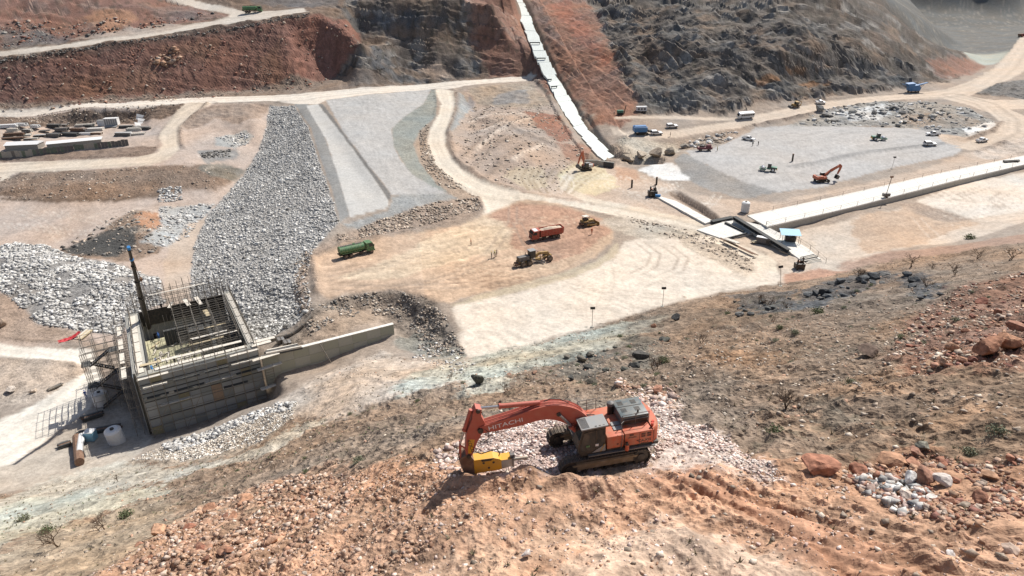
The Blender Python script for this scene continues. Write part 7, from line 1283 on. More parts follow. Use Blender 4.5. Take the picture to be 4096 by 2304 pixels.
for r_ in range(rows):
    for c_ in range(cols_):
        k = random.choice([0, 0, 1, 1, 2, 2, 3]) if not (r_ in (2, 3) and 4 < c_ < 9 and random.random() < .12) else 4
        o = bpy.data.objects.new('panel', ymap[k]); col.objects.link(o); o.parent = tw; o.location = ((c_ + .5) * pw, -0.05 + random.uniform(-.02, .02), (r_ + .5) * ph)
lp = MB().box((0, 0, 0), (0.1, 2.6, ph - 0.07)).done('panel', M_P[0], data_only=True)
for r_ in range(rows):
    for c_ in range(10):
        o = bpy.data.objects.new('panel', lp); col.objects.link(o); o.parent = tw; o.location = (-0.5, 1.6 + c_ * 2.7, (r_ + .5) * ph)
# inside: floors, inner black shutters, dividing walls
MB().box((TW * 0.42, TD * 0.46, 7.0), (TW * 0.80 - 2.2, TD * 0.80, 0.4)).done('deck', mat('stained_deck', 'aaa68a', 0.85, dust=0.5, dustc='c9c3a2'), tw)
MB().box((TW / 2, TD - WT - 0.35, TH - 1.3), (TW - 2 * WT - 1.2, 0.12, 3.4)).done('back_shutter', M_BLACK, tw); MB().box((TW - WT - 0.1, TD / 2, TH - 2.4), (0.12, TD - 2 * WT, 5.6)).done('side_shutter', M_DARKW, tw); MB().box((WT + 0.55, TD / 2, TH - 1.5), (0.1, TD - 2 * WT, 3.4)).done('side_shutter', M_DARKW, tw)
MB().box((TW * 0.68, TD * 0.52, 8.6), (0.8, TD * 0.5, 3.0)).box((TW * 0.5, TD * 0.72, 8.8), (TW * 0.45, 0.8, 3.4)).done('inner_wall', M_DARKW, tw)
MB().box((TW * 0.83, TD * 0.6, 9.6), (TW * 0.16, 3.2, 0.5)).box((TW * 0.56, TD * 0.6, 9.9), (3.2, 2.2, 2.2)).done('core_block', M_DARKW, tw)
rb_m = MB().cyl((0, 0, 0), (0, 0, 1), 0.036, 5).done('rebar', M_TUBE, data_only=True)
def bar(parent, p, q_, r=1.0, me_=rb_m, name='rebar'):
    p, q_ = Vector(p), Vector(q_); d = q_ - p; o = bpy.data.objects.new(name, me_); col.objects.link(o); o.parent = parent; o.location = p; o.rotation_euler = d.to_track_quat('Z', 'Y').to_euler(); o.scale = (r, r, d.length); return o
cage = empty('rebar_cage', 'forest of vertical starter bars rising from the tower wall tops', 'rebar', loc=TFL); cage.rotation_euler = tw.rotation_euler
xs = np.linspace(0.3, TW - 0.3, 34); ys = np.linspace(0.6, TD - 0.5, 44)
for x in xs: bar(cage, (x, TD - 0.3, TH - 0.3), (x + random.uniform(-.15, .15), TD - 0.3, TH + random.uniform(2.2, 4.2))); bar(cage, (x, TD - 1.2, TH - 0.3), (x, TD - 1.2 + random.uniform(-.15, .15), TH + random.uniform(1.6, 3.2)))
for y in ys:
    bar(cage, (WT * 0.3, y, TH - 0.2), (WT * 0.3, y, TH + random.uniform(1.6, 2.8))); bar(cage, (TW - 0.4, y, TH - 0.2), (TW - 0.4, y + random.uniform(-.2, .2), TH + random.uniform(1.2, 2.8)))
for x in xs[::2]: bar(cage, (x, 0.4, TH), (x, 0.4, TH + random.uniform(.8, 2.4)))
for x in np.linspace(2.5, TW - 2, 26): bar(cage, (x, 4.4, 9), (x + random.uniform(-.3, .3), 4.4, TH + random.uniform(.6, 2.6))); bar(cage, (x, TD * .62 + random.uniform(-2, 2), 8), (x, TD * .62, TH + random.uniform(-.5, 2.8)))
for k in range(5): bar(cage, (2.2, 4.4, 10.2 + .7 * k), (TW - 1.8, 4.4, 10.2 + .7 * k), .9)
for k in range(9): bar(cage, (0.2, TD - 0.3, TH + 0.35 * k), (TW - 0.2, TD - 0.3, TH + 0.35 * k + random.uniform(-.05, .05)), 0.8)
for k in range(6): bar(cage, (WT * 0.3, 0.6, TH + 0.3 * k), (WT * 0.3, TD - 0.5, TH + 0.3 * k), 0.8); bar(cage, (TW - 0.4, 0.6, TH + 0.35 * k), (TW - 0.4, TD - 0.5, TH + 0.35 * k), 0.8)
# scaffolding: standards, ledgers, planks
tb_m = MB().cyl((0, 0, 0), (0, 0, 1), 0.042, 6).done('scaffold_tube', M_TUBE, data_only=True)
def scaffold(label, x0, x1, y0, y1, z0, z1, nx, ny, dz_, diag=True):
    s_ = empty('scaffolding', label, 'scaffolding', 'scaffolding on the tower', loc=TFL); s_.rotation_euler = tw.rotation_euler
    X_ = np.linspace(x0, x1, nx); Y_ = np.linspace(y0, y1, ny)
    for x in X_:
        for y in Y_: bar(s_, (x, y, z0), (x + random.uniform(-.08, .08), y + random.uniform(-.08, .08), z1 + random.uniform(-.4, .9)), 1, tb_m, 'standard')
    z = z0 + dz_
    while z < z1 + .1:
        for y in Y_: bar(s_, (x0 - .3, y, z), (x1 + .3, y, z + random.uniform(-.05, .05)), 1, tb_m, 'ledger')
        if ny > 1:
            for x in X_[::2]: bar(s_, (x, y0 - .3, z), (x, y1 + .3, z), 1, tb_m, 'transom')
        z += dz_
    if diag:
        for k in range(nx // 3): bar(s_, (X_[3 * k], Y_[0], z0 + .5), (X_[min(nx - 1, 3 * k + 2)], Y_[0], z0 + .5 + (z1 - z0) * .45), 1, tb_m, 'brace')
    return s_
sf = scaffold('tube scaffolding standing against the tower front wall', 0.2, TW - 0.2, -1.5, -0.5, 0, TH + 1.6, 12, 2, 2.1)
for z, n_p in ((6.3, 2), (8.4, 4), (10.5, 4), (12.4, 4)):
    for i in range(n_p):
        L_ = random.uniform(3.2, 5.5); x = (i + .5) * TW / n_p
        MB().box((x, -0.95 + random.uniform(-.1, .1), z + 0.1), (L_ if z < 12 else TW / n_p - .1, 0.75, 0.07), rz=random.uniform(-1, 1)).done('plank', M_WOODW if random.random() < .55 else M_DARKW, sf)
for z in (3.6, 7.2, 9.0, 10.8): MB().box((TW / 2, -0.2, z), (TW - .2, 0.12, 0.1)).done('waling', M_DARKW, sf)
sl_ = scaffold('tube scaffolding along the left side wall of the tower', -2.4, -1.2, 1.0, TD - 1.0, 0, TH + 1.4, 2, 9, 2.1, False)
for y in (3, 9, 15, 21): MB().box((-1.8, y, TH - 0.1), (0.8, 4.5, 0.07)).done('plank', M_WOODW, sl_)
si = scaffold('tube scaffolding inside the tower', TW * 0.40, TW - 2.2, 5.0, TD - 4, 7.2, TH + 2.4, 7, 10, 1.5, False)
so = scaffold('taller tube scaffolding at the back of the tower', 1.5, TW - 1.5, TD + 0.4, TD + 1.3, 8, TH + 4.4, 15, 2, 1.3, False)
# shuttering boards on the tops
def boards(label, lst, name='loose_boards', grp='loose boards on the tower'):
    b_ = empty(name, label, 'planks', grp, loc=TFL); b_.rotation_euler = tw.rotation_euler
    for (x, y, z, L_, w_, rz) in lst: MB().box((x, y, z), (L_, w_, 0.09), rz=rz).done('board', M_WOODW if random.random() < .8 else M_WOOD, b_)
boards('pale walkway boards along the top of the front wall', [(2.6 + i * 3.5, 3.2 + random.uniform(-.1, .1), TH + 0.35, 3.4, 0.8, random.uniform(-1, 1)) for i in range(5)] + [(5 + i * 4, 1.0, TH + 0.12, 3.8, 0.9, random.uniform(-2, 2)) for i in range(4)])
boards('pale boards along the top of the right wall', [(TW - 0.75, 4 + i * 4.3, TH + 0.12, 1.0, 4.0, random.uniform(-2, 2)) for i in range(6)]); boards('pale boards along the top of the left wall', [(0.75, 3 + i * 4.3, TH + 0.12, 1.2, 4.0, random.uniform(-2, 2)) for i in range(6)])
boards('white boards leaning over the back formwork', [(TW * .55, TD - 3.0, TH + 0.9, 0.8, 4.2, 8), (TW * .66, TD - 3.6, TH + 0.9, 0.8, 4.8, 6), (TW * .70, TD - 7.4, TH - .6, 0.9, 3.6, 4), (TW * .4, TD - 2.0, TH + 0.6, 0.6, 2.8, -18), (TW * .5, TD - 0.6, TH + 3.2, 11, 0.35, 1)])
boards('scattered timber on the stained deck inside the tower', [(random.uniform(3, 11), random.uniform(5, 22), 7.4, random.uniform(1.5, 4.5), 0.28, random.uniform(-12, 100)) for i in range(34)])
boards('long planks laid across the scaffolding inside', [(TW * .62, 7, TH + .2, 6, .5, 2), (TW * .66, 11, TH - .6, 6.5, .5, 3), (TW * .8, 9, TH - .2, 4, .5, 1), (TW * .5, 8.2, 10, 7, .4, 4), (TW * .6, 14, 10.6, 5, .4, -2), (TW * .75, 17, 10.8, 5, .4, 2)])
boards('bright boards poking out at the tower front right corner', [(TW + 1.0, -1.1, 10.6, 5, .9, 4), (TW + 1.3, -1.3, 8.5, 4.6, 1.0, 6), (TW + 1.2, -1.2, 4.2, 4.6, 1.1, 7), (TW + .8, 0.4, TH + .2, 3.6, 1.0, 2), (TW + 1.6, 1.8, TH + .1, 4, .9, 0)])
# ladder-like frame at the corner
la = empty('access_ladder', 'ladder frame standing at the front right corner of the tower', 'ladder', loc=TFL); la.rotation_euler = tw.rotation_euler
for dx in (0.4, 1.9):
    bar(la, (TW + dx, -1.0, 3.4), (TW + dx, -1.0, 8.6), 1.4, tb_m, 'stile')
for k in range(9): bar(la, (TW + .4, -1.0, 3.8 + .55 * k), (TW + 1.9, -1.0, 3.8 + .55 * k), 1, tb_m, 'rung')
# stair tower left of it
stt = empty('stair_scaffold', 'zigzag stair inside a tube scaffold tower left of the concrete tower', 'stair tower', loc=TFL); stt.rotation_euler = tw.rotation_euler
X_, Y_ = (-8.6, -6.6, -4.6, -2.9), (13.5, 16.5, 19.5, 22.5)
for x in X_:
    for y in Y_: bar(stt, (x, y, 0), (x, y, 12.8 + random.uniform(-.6, 1.6)), 1, tb_m, 'standard')
for k in range(10):
    z = 1.3 * (k + 1) - .2
    for y in Y_: bar(stt, (X_[0] - .2, y, z), (X_[-1] + .2, y, z), .9, tb_m, 'ledger')
    for x in X_: bar(stt, (x, Y_[0] - .2, z), (x, Y_[-1] + .2, z), .9, tb_m, 'transom')
for k in range(5):
    z = 0.4 + 2.35 * k; a, b = ((-7.6, z), (-3.9, z + 2.3)) if k % 2 == 0 else ((-3.9, z), (-7.6, z + 2.3)); y = 14.6 + (k % 2) * 1.2
    f_ = MB(); ang_ = math.degrees(math.atan2(b[1] - a[1], b[0] - a[0]))
    for yy in (y - .5, y + .5): f_.prism([(a[0], a[1] - .15), (b[0], b[1] - .15), (b[0], b[1] + .15), (a[0], a[1] + .15)], yy - .03, yy + .03)
    fl = f_.done('stair_flight', M_BLACK, stt)
    for j in range(9): MB().box((a[0] + (b[0] - a[0]) * (j + .5) / 9, y, a[1] + (b[1] - a[1]) * (j + .5) / 9), (.32, .96, .05)).done('step', M_GREY, fl)
    MB().box((b[0] + (.7 if b[0] > a[0] else -.7), y, b[1]), (1.5, 2.2, .1)).done('landing', M_DARKW, stt)
# telescopic crane boom
cr = empty('telescopic_crane', 'black telescopic crane boom with a blue tip rising behind the tower', 'crane', loc=(-76.8, 127.7, -1.0))
p0, p1 = Vector((0, 0, 0)), Vector((-67.6 + 76.8, 113.0 - 127.7, 22.9 + 1.0))
for k, (a, b, r_) in enumerate(((0, .42, .50), (.40, .62, .42), (.60, .80, .34), (.78, .97, .27))): MB().cyl(p0.lerp(p1, a), p0.lerp(p1, b), r_, 8).cyl(p0.lerp(p1, b - .012), p0.lerp(p1, b), r_ * 1.25, 8).done('boom_section', M_BLACK, cr)
MB().cyl(p0.lerp(p1, .975), p0.lerp(p1, 1.0), .30, 8).cyl(p0.lerp(p1, .86), p0.lerp(p1, .872), .36, 8).done('blue_head', M_BRIGHTB, cr)
MB().tube([p0.lerp(p1, .99), p0.lerp(p1, .3) + Vector((1.2, .4, 0))], .05).cyl(p0.lerp(p1, .62) + Vector((.7, .2, 0)), p0.lerp(p1, .65) + Vector((.7, .2, 0)), .25, 8).done('hoist_rope', M_RUST, cr)
MB().box((0, 0, -3.5), (2.6, 5.5, 1.4), bev=.1).box((0.2, 1.5, -2.4), (2.2, 2.2, 1.4), bev=.1).done('turntable', M_BLACK, cr); MB().box((0, 0, -5.2), (3, 9, 1.6)).box((0, 0, -6.4), (2.6, 8, 1.0)).done('carrier', M_BLACK, cr)
# retaining wall
ra, rb2 = Vector((-47.95, 112.65, 0)), Vector((-24.67, 125.14, 0)); rw = empty('retaining_wall', 'grey green concrete retaining wall running from the tower into the pit', 'retaining wall', loc=(ra.x, ra.y, -7)); rw.rotation_euler = (0, 0, math.atan2(rb2.y - ra.y, rb2.x - ra.x)); RL_ = (rb2 - ra).length
MB().box((RL_ / 2, 0.35, 3.45), (RL_, 0.6, 6.9)).done('core', M_CONC, rw); MB().box((RL_ / 2, 0.3, 6.96), (RL_, 0.85, 0.12)).done('coping', M_CONCW, rw)
mp = [MB().box((0, 0, 0), (RL_ / 9 - .05, .1, 1.95)).done('panel', m_, data_only=True) for m_ in (mat('panel_d', 'a3a293', 0.9, dust=.4, dustc='b5b49a'), mat('panel_e', 'a9a79c', 0.9, dust=.4, dustc='c2bfa8'))]
for r_ in range(3):
    for c_ in range(9): o = bpy.data.objects.new('panel', mp[(r_ + c_) % 2]); col.objects.link(o); o.parent = rw; o.location = ((c_ + .5) * RL_ / 9, -0.0 + .03, 1.9 + r_ * 2)
MB().tube([(11, -.2, 6.9), (12.6, -1.8, 2.2)], .08).done('prop', M_TUBE, rw)
stack('long bundle of dark beams on top of the retaining wall by the tower', (-47.26, 113.01, 0.3), (-41.14, 115.62, 0.3), 8, 0.35, [M_DARKW, M_WOODW, M_GREY], hh=.35)
def tube_thing(name, label, cat, pts, r, m, piece):
    t = empty(name, label, cat, loc=pts[0]); v = [Vector(p) - Vector(pts[0]) for p in pts]; n = 10; M_ = MB()
    for a, b in zip(v[:-1], v[1:]): M_.cyl(a, b, r, n)
    M_.done(piece, m, t, True); return t
tube_thing('geotextile_roll', 'grey rolled geotextile strip along the foot of the riprap', 'geotextile', [onground(p, .3) for p in ((-43.3, 131.1),(-45.0, 129.1),(-46.9, 127.7),(-48.9, 127.4),(-50.9, 127.8),(-53.6, 128.3))], .45, M_GEO, 'roll')
for p, lb, s_ in (((-48.9, 125.8), 'dark grey wrapped bale near the end of the geotextile roll, left one', 1.5), ((-47.0, 124.1), 'dark grey wrapped bale near the end of the geotextile roll, right one', 1.6)):
    b_ = empty('wrapped_bale', lb, 'bale', loc=onground(p, .5)); b_.rotation_euler = (R(12), R(8), R(35)); MB().box((0, 0, 0), (s_, s_ * .8, 1.2), bev=.2).done('wrap', M_GREY, b_, True); MB().box((0, 0, 0), (s_ * .2, s_ * .84, 1.24)).done('strap', M_BLACK, b_)
tank('white water tank standing in the shade left of the tower foot', onground((-81.2, 113.0)), 2.7, 2.8); tank('upright grey white water tank with a dark hatch near the tower corner', onground((-71.7, 100.5)), 2.8, 3.2, tilt=8)
for a, b, lb in (((-80.5, 102.6), (-73.4, 105.2), 'long dark beams lying in the tower shadow'), ((-81.6, 99.0), (-80.0, 100.2), 'short dark beams at the left end of the tower shadow'), ((-82.1, 107.3), (-79.0, 109.5), 'mixed timber lying by the scaffold stair foot')):
    stack(lb, onground(a, .1), onground(b, .1), 8, .32, [M_DARKW, M_RUST, M_DARKW, M_GREY], hh=.3)
pp = tube_thing('steel_pipe', 'wide rusty and white pipe lying in the tower shadow', 'pipe', [onground((-79.4, 101.4), .7), onground((-76.6, 97.1), .7), onground((-73.0, 91.9), .7)], .75, M_RUST, 'barrel'); MB().cyl((.9, 0, .3), Vector(onground((-75.2, 95.4), 1.0)) - Vector(onground((-79.4, 101.4), .7)), .55, 12).done('white_pipe', M_WHITE, pp, True)
cb_ = empty('site_cabinet', 'small blue and white cabinet on the shaded ground', 'cabinet', loc=onground((-76.8, 101.4))); MB().box((0, 0, .9), (1.6, 1.4, 1.8), bev=.04).done('body', M_CAN, cb_); MB().box((0, 0, 1.84), (1.7, 1.5, .08)).done('lid', M_WHITE, cb_)
tp = empty('red_tarpaulin', 'crumpled red tarpaulin on the ground left of the stair tower', 'tarpaulin', loc=onground((-101.4, 137.4)))
n_ = 12; vv = [((i / (n_ - 1) - .5) * 4.8, (j / 5 - .5) * 1.6, .15 + .25 * random.random() + 2.2 * max(0, i / (n_ - 1) - .55) ** 1.2) for i in range(n_) for j in range(6)]; MB().add(vv, [(i * 6 + j, (i + 1) * 6 + j, (i + 1) * 6 + j + 1, i * 6 + j + 1) for i in range(n_ - 1) for j in range(5)]).done('sheet', M_TARP, tp); tp.rotation_euler = (0, 0, R(40))
stack('weathered boards lying beside the red tarpaulin', onground((-99.3, 136.9), .1), onground((-99.1, 141.6), .6), 5, .45, [M_WOOD, M_WOODW]); stack('steel grille leaning on stones by the pale road', onground((-93.9, 116.7), .1), onground((-92.3, 119.2), .2), 8, .18, M_TUBE, piece='bar')
# ---------------------------------------------------------------- storage yard
ct = empty('site_container', 'white site container with ribbed doors at the back of the storage yard', 'container', loc=onground((-179.0, 312.5))); ct.rotation_euler = (0, 0, R(8))
MB().box((0, 0, 2.2), (5.6, 3.0, 2.9)).done('body', M_WHITE, ct); MB().box((0, 0, 3.7), (5.8, 3.2, .12)).done('roof', M_WHITE, ct)
for i in range(6): MB().box((-2.3 + .92 * i, -1.53, 2.2), (.72, .06, 2.5)).done('door_rib', M_CABTOP, ct)
MB().box((0, -2.4, .5), (5.2, 1.8, .12), rx=20).done('ramp', M_CABTOP, ct)
ct2 = empty('small_cabin', 'small white cabin left of the white container', 'cabin', loc=onground((-184.8, 314.8))); MB().box((0, 0, 1.2), (3.4, 2.2, 2.4)).done('body', M_WHITE, ct2); MB().box((0, 0, 2.45), (3.6, 2.4, .1)).done('roof', M_CABTOP, ct2)
def shed(label, a, b, hgt, dep, ridge_=0.6):
    a, b = Vector(onground(a)), Vector(onground(b)); r = empty('site_shed', label, 'shed', 'long low sheds in the yard', loc=a); d = b - a; r.rotation_euler = (0, 0, math.atan2(d.y, d.x)); L_ = Vector((d.x, d.y)).length
    MB().box((L_ / 2, dep / 2, hgt / 2), (L_, dep, hgt)).done('wall', M_SILVER, r); MB().add([(-.3, -.4, hgt), (L_ + .3, -.4, hgt), (L_ + .3, dep / 2, hgt + ridge_), (-.3, dep / 2, hgt + ridge_), (L_ + .3, dep + .4, hgt), (-.3, dep + .4, hgt)], [(0, 1, 2, 3), (3, 2, 4, 5), (0, 3, 5), (1, 4, 2), (0, 5, 4, 1)]).done('roof', M_WHITE, r)
shed('long white roofed shed behind the corrugated fence', (-186.2, 275.1), (-168.4, 282.7), 2.4, 5.5); shed('shorter white roofed shed at the left edge of the yard', (-202.1, 273.6), (-189.9, 275.1), 2.4, 5.5, .9)
fn = empty('sheet_fence', 'dark corrugated sheet fence along the front of the yard', 'fence', loc=onground((-204.8, 268.6))); fa = [onground(p) for p in ((-204.8, 268.6),(-193.2, 270.0),(-180.6, 273.2),(-166.1, 276.2),(-155.6, 279.5))]
cm = [MB().box((0, 0, 1.2), (1.7, .08, 2.5)).box((-.5, -.06, 1.2), (.3, .06, 2.5)).box((.3, -.06, 1.2), (.3, .06, 2.5)).done('sheet', m_, data_only=True) for m_ in (M_SILVER, M_GREY, mat('green_sheet', '55695c', .5, dust=.2), M_GREY)]
nS = 40
for i in range(nS):
    p, q_ = Vector(along(fa, i / nS)), Vector(along(fa, (i + 1) / nS)); o = bpy.data.objects.new('sheet', cm[random.randrange(4)]); col.objects.link(o); o.parent = fn; o.location = (p + q_) / 2 - fn.location; o.rotation_euler = (R(random.uniform(-4, 4)), 0, math.atan2(q_.y - p.y, q_.x - p.x)); o.scale = ((q_ - p).length / 1.75, 1, random.uniform(.9, 1.1))
YP = [(-220.1, 298.9),(-216.2, 303.4),(-210.3, 304.6),(-206.5, 309.7),(-203.7, 313.9),(-197.2, 314.6),(-191.0, 311.5),(-214.7, 295.5),(-209.7, 297.9),(-205.4, 301.8),(-200.4, 304.7),(-194.2, 306.1),(-187.1, 304.5),(-213.0, 290.0),(-208.3, 291.5),(-204.3, 295.6),(-199.2, 296.7),(-193.2, 298.2),(-186.6, 298.8),(-181.3, 298.6),(-211.7, 286.7),(-204.9, 289.8),(-174.4, 309.0),(-167.6, 302.4),(-169.0, 298.4),(-165.2, 304.8),(-168.6, 294.2),(-162.0, 294.7)]
mats = [M_DARKW, M_RUST, M_GREY, M_SILVER, M_WOODW, M_DARKW, M_GREY, M_WHITE]
for k, p in enumerate(YP):
    a = random.uniform(-14, 14); L_ = random.uniform(4, 9); c = onground(p, .1); e = (c[0] + L_ * math.cos(R(a)), c[1] + L_ * math.sin(R(a)), c[2])
    o_ = ['first', 'second', 'third', 'fourth', 'fifth', 'sixth', 'seventh']; rw_ = [(0, 7, 'back row'), (7, 13, 'second row'), (13, 20, 'third row'), (20, 22, 'front row'), (22, 28, 'right group')]; rk = [q_ for q_ in rw_ if q_[0] <= k < q_[1]][0]
    stack('yard heap of steel and timber, ' + o_[k - rk[0]] + ' from the left in the ' + rk[2], c, e, random.choice([4, 8, 12, 12]), .5, [mats[random.randrange(8)], mats[random.randrange(8)]], hh=.4, name='material_stack', cat='building material', grp='heaps of material in the storage yard', piece='beam')
for k, p in enumerate(((-170.1, 319.9),(-166.2, 313.1),(-164.8, 307.2))):
    b_ = empty('white_sheet', ['top', 'middle', 'lowest'][k] + ' of three crooked white sheets at the right end of the yard', 'sheet', 'crooked white sheets', loc=onground(p)); b_.rotation_euler = (R(70), R(20), R(30 + 20 * k)); MB().box((0, 1.2, 0), (3.2, 2.6, .06)).done('panel', M_WHITE, b_); MB().box((0, 1.2, .06), (3.2, .12, .06)).done('stiffener', M_SILVER, b_)
# compressor and small plant on the ledge right of the chute
cp = empty('air_compressor', 'white trailer compressor on the ledge above the dirt road', 'compressor', loc=onground((58.0, 302.1))); MB().box((0, 0, 1.7), (4.6, 2.0, 1.9), bev=.15).done('canopy', M_WHITE, cp); MB().box((0, 0, .7), (4.8, 1.6, .2)).done('frame', M_BLACK, cp)
for i in range(3): MB().box((-1.3 + 1.3 * i, -1.02, 1.6), (.9, .04, .9)).done('vent_panel', M_GREY, cp)
for xx in (-.8, .8):
    for yy in (-.9, .9): wheel(cp, xx, yy, .38, .25)
dr = empty('drill_rig', 'small dark green drilling rig on the ledge right of the chute', 'drilling rig', loc=onground((48.6, 300.6))); track_loop(dr, .8, 2.6, .4, .7, .35, M_BLACK, False); track_loop(dr, -.8, 2.6, .4, .7, .35, M_BLACK, False)
MB().box((0, 0, 1.3), (2.8, 1.5, 1.1), bev=.08).done('body', M_TEAL, dr); MB().box((2.0, 0, 2.0), (.3, .4, 3.8), ry=12).done('mast', M_BLACK, dr)
dm = empty('work_platform', 'dark red machine with workers at the rock edge of the gravel pad', 'machine', loc=onground((73.6, 254.4))); MB().box((0, 0, 1.0), (5.5, 1.6, .8), bev=.05).box((1.5, 0, 1.8), (1.6, 1.2, .9)).done('body', mat('maroon_paint', '6e2436', .5, dust=.15), dm); MB().tube([(-2.6, 0, 1.4), (-4.6, 0, 3.0)], .1).box((-1, 0, 1.8), (2, .6, .5)).done('arm', M_BLACK, dm)
for xx in (-1.6, 1.6):
    for yy in (-.8, .8): wheel(dm, xx, yy, .5, .35)
ff = empty('retaining_shutter', 'short concrete retaining wall with dark shutters at the foot of the chute', 'retaining wall', loc=onground((33.0, 245.5)))
ff.rotation_euler = (0, 0, R(-18)); MB().box((-3, 0, 1.0), (5, .5, 2.4), rz=10).box((2.6, -.8, 1.0), (6, .5, 2.4), rz=-12).done('wall', M_CONC, ff); MB().box((3.6, -1.4, 1.0), (4, .2, 1.9), rz=-12).done('shutter', M_DARKW, ff)

# ---------------------------------------------------------------- boulders
def boulder(label, pxy, size, c, k, flat=1.0, sink=0.3, grp=None, rz=None):
    v = VAR3[k % 12]; r = np.random.RandomState(k + 9); s = size / 2
    vv = v * np.array([s * 1.1, s * 0.95, s * flat * 1.25]) * (1 + 0.012 * r.normal(size=(len(v), 1)))
    me = bpy.data.meshes.new('boulder'); me.from_pydata(vv.tolist(), [], ICO3[1].tolist()); me.update()
    ca = me.color_attributes.new('soil', 'FLOAT_COLOR', 'POINT'); cc = np.ones((len(vv), 4)); cc[:, :3] = lin(c, K * 1.1) * (1 + 0.12 * r.normal(size=(len(vv), 1))); ca.data.foreach_set('color', np.clip(cc, 0, 1).astype(np.float32).ravel())
    me.materials.append(STONE); o = bpy.data.objects.new('boulder', me); col.objects.link(o); o.location = (pxy[0], pxy[1], H(*pxy) + s * flat * (0.9 - sink)); o.rotation_euler = (0, 0, rz if rz is not None else r.uniform(0, 6.28))
    return tag(o, label, 'boulder', grp)
BO = [((37.4, 46.4), 1.9, 'a8714f', 1, 'big rounded orange boulder at the right edge, left one of the touching pair'), ((39.2, 46.8), 2.0, 'b07a54', 2, 'big orange brown boulder at the right edge, right one of the touching pair'), ((46.6, 55.3), 1.5, 'a9755a', 3, 'orange boulder just above the touching pair at the right edge'),
 ((62.7, 81.3), 1.5, '9a6049', 4, 'pointed red boulder highest in the red rubble on the right'), ((37.7, 50.5), 0.95, 'b98a66', 5, 'tan boulder left of the touching pair of big boulders'), ((34.4, 47.9), 0.9, 'c39a74', 6, 'smooth tan boulder lying on dark ground left of the big pair'), ((33.6, 45.5), 0.7, 'b98a66', 7, 'small tan block in front of the smooth tan boulder'),
 ((52.6, 69.0), 1.0, '96604b', 8, 'red boulder in the middle of the red rubble on the right'), ((56.8, 70.8), 1.1, '9f6b52', 9, 'red brown boulder in the red rubble near the right edge'), ((16.3, 28.8), 2.5, 'ad7050', 10, 'longest flat orange boulder at the upper edge of the rutted track'), ((18.4, 28.9), 1.4, 'a3694b', 11, 'squarish red boulder next to the longest flat boulder'),
 ((20.4, 29.3), 1.7, 'b9865f', 12, 'tan slanting slab boulder in the lower right boulder row'), ((21.9, 29.9), 0.9, 'a07058', 13, 'red boulder capping the lower right boulder row'), ((22.4, 30.1), 0.8, '8e8a78', 14, 'grey green rounded stone at the top of the boulder row'), ((21.1, 28.7), 1.0, 'a87252', 15, 'red block right of the slanting slab'),
 ((20.3, 26.6), 1.1, 'a8775c', 16, 'red brown boulder beside the white broken stones'), ((19.7, 26.7), 0.8, 'dcdad6', 17, 'white block at the left of the pale broken stones'), ((20.8, 26.1), 1.0, 'c9bdb2', 18, 'pale pointed block at the right of the pale broken stones'), ((18.8, 25.3), 0.9, 'cdb8a6', 19, 'pinkish split block low in the pale broken stones'), ((19.6, 24.9), 0.8, 'd8cec4', 20, 'whitish block low in the pale broken stones'),
 ((20.0, 23.3), 0.7, '9c8a76', 21, 'round grey brown stone below the pale broken stones'), ((23.2, 26.2), 0.85, 'b58660', 22, 'smooth orange boulder on the right below the dry slope'), ((20.8, 23.6), 0.8, 'a06b4e', 23, 'red boulder right of the round grey brown stone'), ((18.4, 18.8), 0.75, 'b59a86', 24, 'pale faced stone low at the right edge'),
 ((-29.7, 43.0), 1.7, 'c29068', 25, 'large flat topped orange block in the lower left rubble'), ((-29.7, 40.4), 0.9, 'b27b5a', 26, 'orange block left of the large flat topped block'), ((-23.5, 43.4), 1.15, 'b17a55', 27, 'upright orange boulder in the middle of the lower left rubble'), ((-28.3, 48.8), 1.5, 'b8805a', 28, 'wide orange boulder left of the upright one'), ((-24.5, 47.6), 1.7, 'c08a62', 29, 'biggest tan boulder at the top of the lower left rubble'),
 ((-26.4, 41.9), 1.0, '9f6447', 30, 'dark red boulder in the lower left rubble'), ((-21.3, 34.3), 1.3, '9c5f44', 31, 'low dark red lump in the lower left rubble'), ((-13.6, 35.2), 1.1, 'b07b58', 32, 'orange boulder at the right end of the lower left rubble'), ((-13.3, 33.0), 0.9, 'b58560', 33, 'round orange boulder just below the one at the right end'), ((-22.9, 51.8), 1.0, 'b98860', 34, 'orange boulder on the upper right fringe of the lower left rubble'),
 ((-5.1, 80.3), 2.2, '57564a', 35, 'dark rock on the pale ledge above the excavator boom'), ((-0.6, 84.9), 1.0, 'a07a62', 36, 'brown boulder on the slope below the pale field corner'), ((2.9, 81.5), 0.9, 'a87c60', 37, 'reddish boulder right of the brown one below the pale field'), ((9.5, 69.7), 1.6, '5d5547', 38, 'dark flat rock overhang behind the excavator'), ((17.6, 81.7), 2.4, '54514c', 39, 'tall dark rock beside the green shrub on the mid slope'),
 ((31.0, 114.8), 2.0, '4d4c4a', 40, 'dark block at the edge of the hillside near the pale field'), ((26.3, 113.0), 1.1, 'b07a58', 41, 'orange boulder left of the dark block'), ((35.7, 58.8), 2.6, '6b5648', 42, 'dark hollow boulder on the slope in the right part'), ((-119.6, 142.2), 2.8, 'a38b74', 43, 'tan boulder at the left edge by the pale road'), ((-101.4, 116.9), 3.2, 'b9ab9c', 44, 'pale slab on the left beside the road'), ((-96.3, 116.0), 1.7, 'c9b49c', 45, 'flat tan block on the left beside the road'),
 ((14.3, 57.0), 1.3, 'b0785a', 46, 'red boulder on the pale rubble behind the excavator cab'), ((0.4, 22.8), 0.5, 'd8c8bb', 47, 'small white stone on the bare ground at the bottom'), ((16.3, 18.9), 0.45, 'ddd6cf', 48, 'small white stone on the rutted track')]
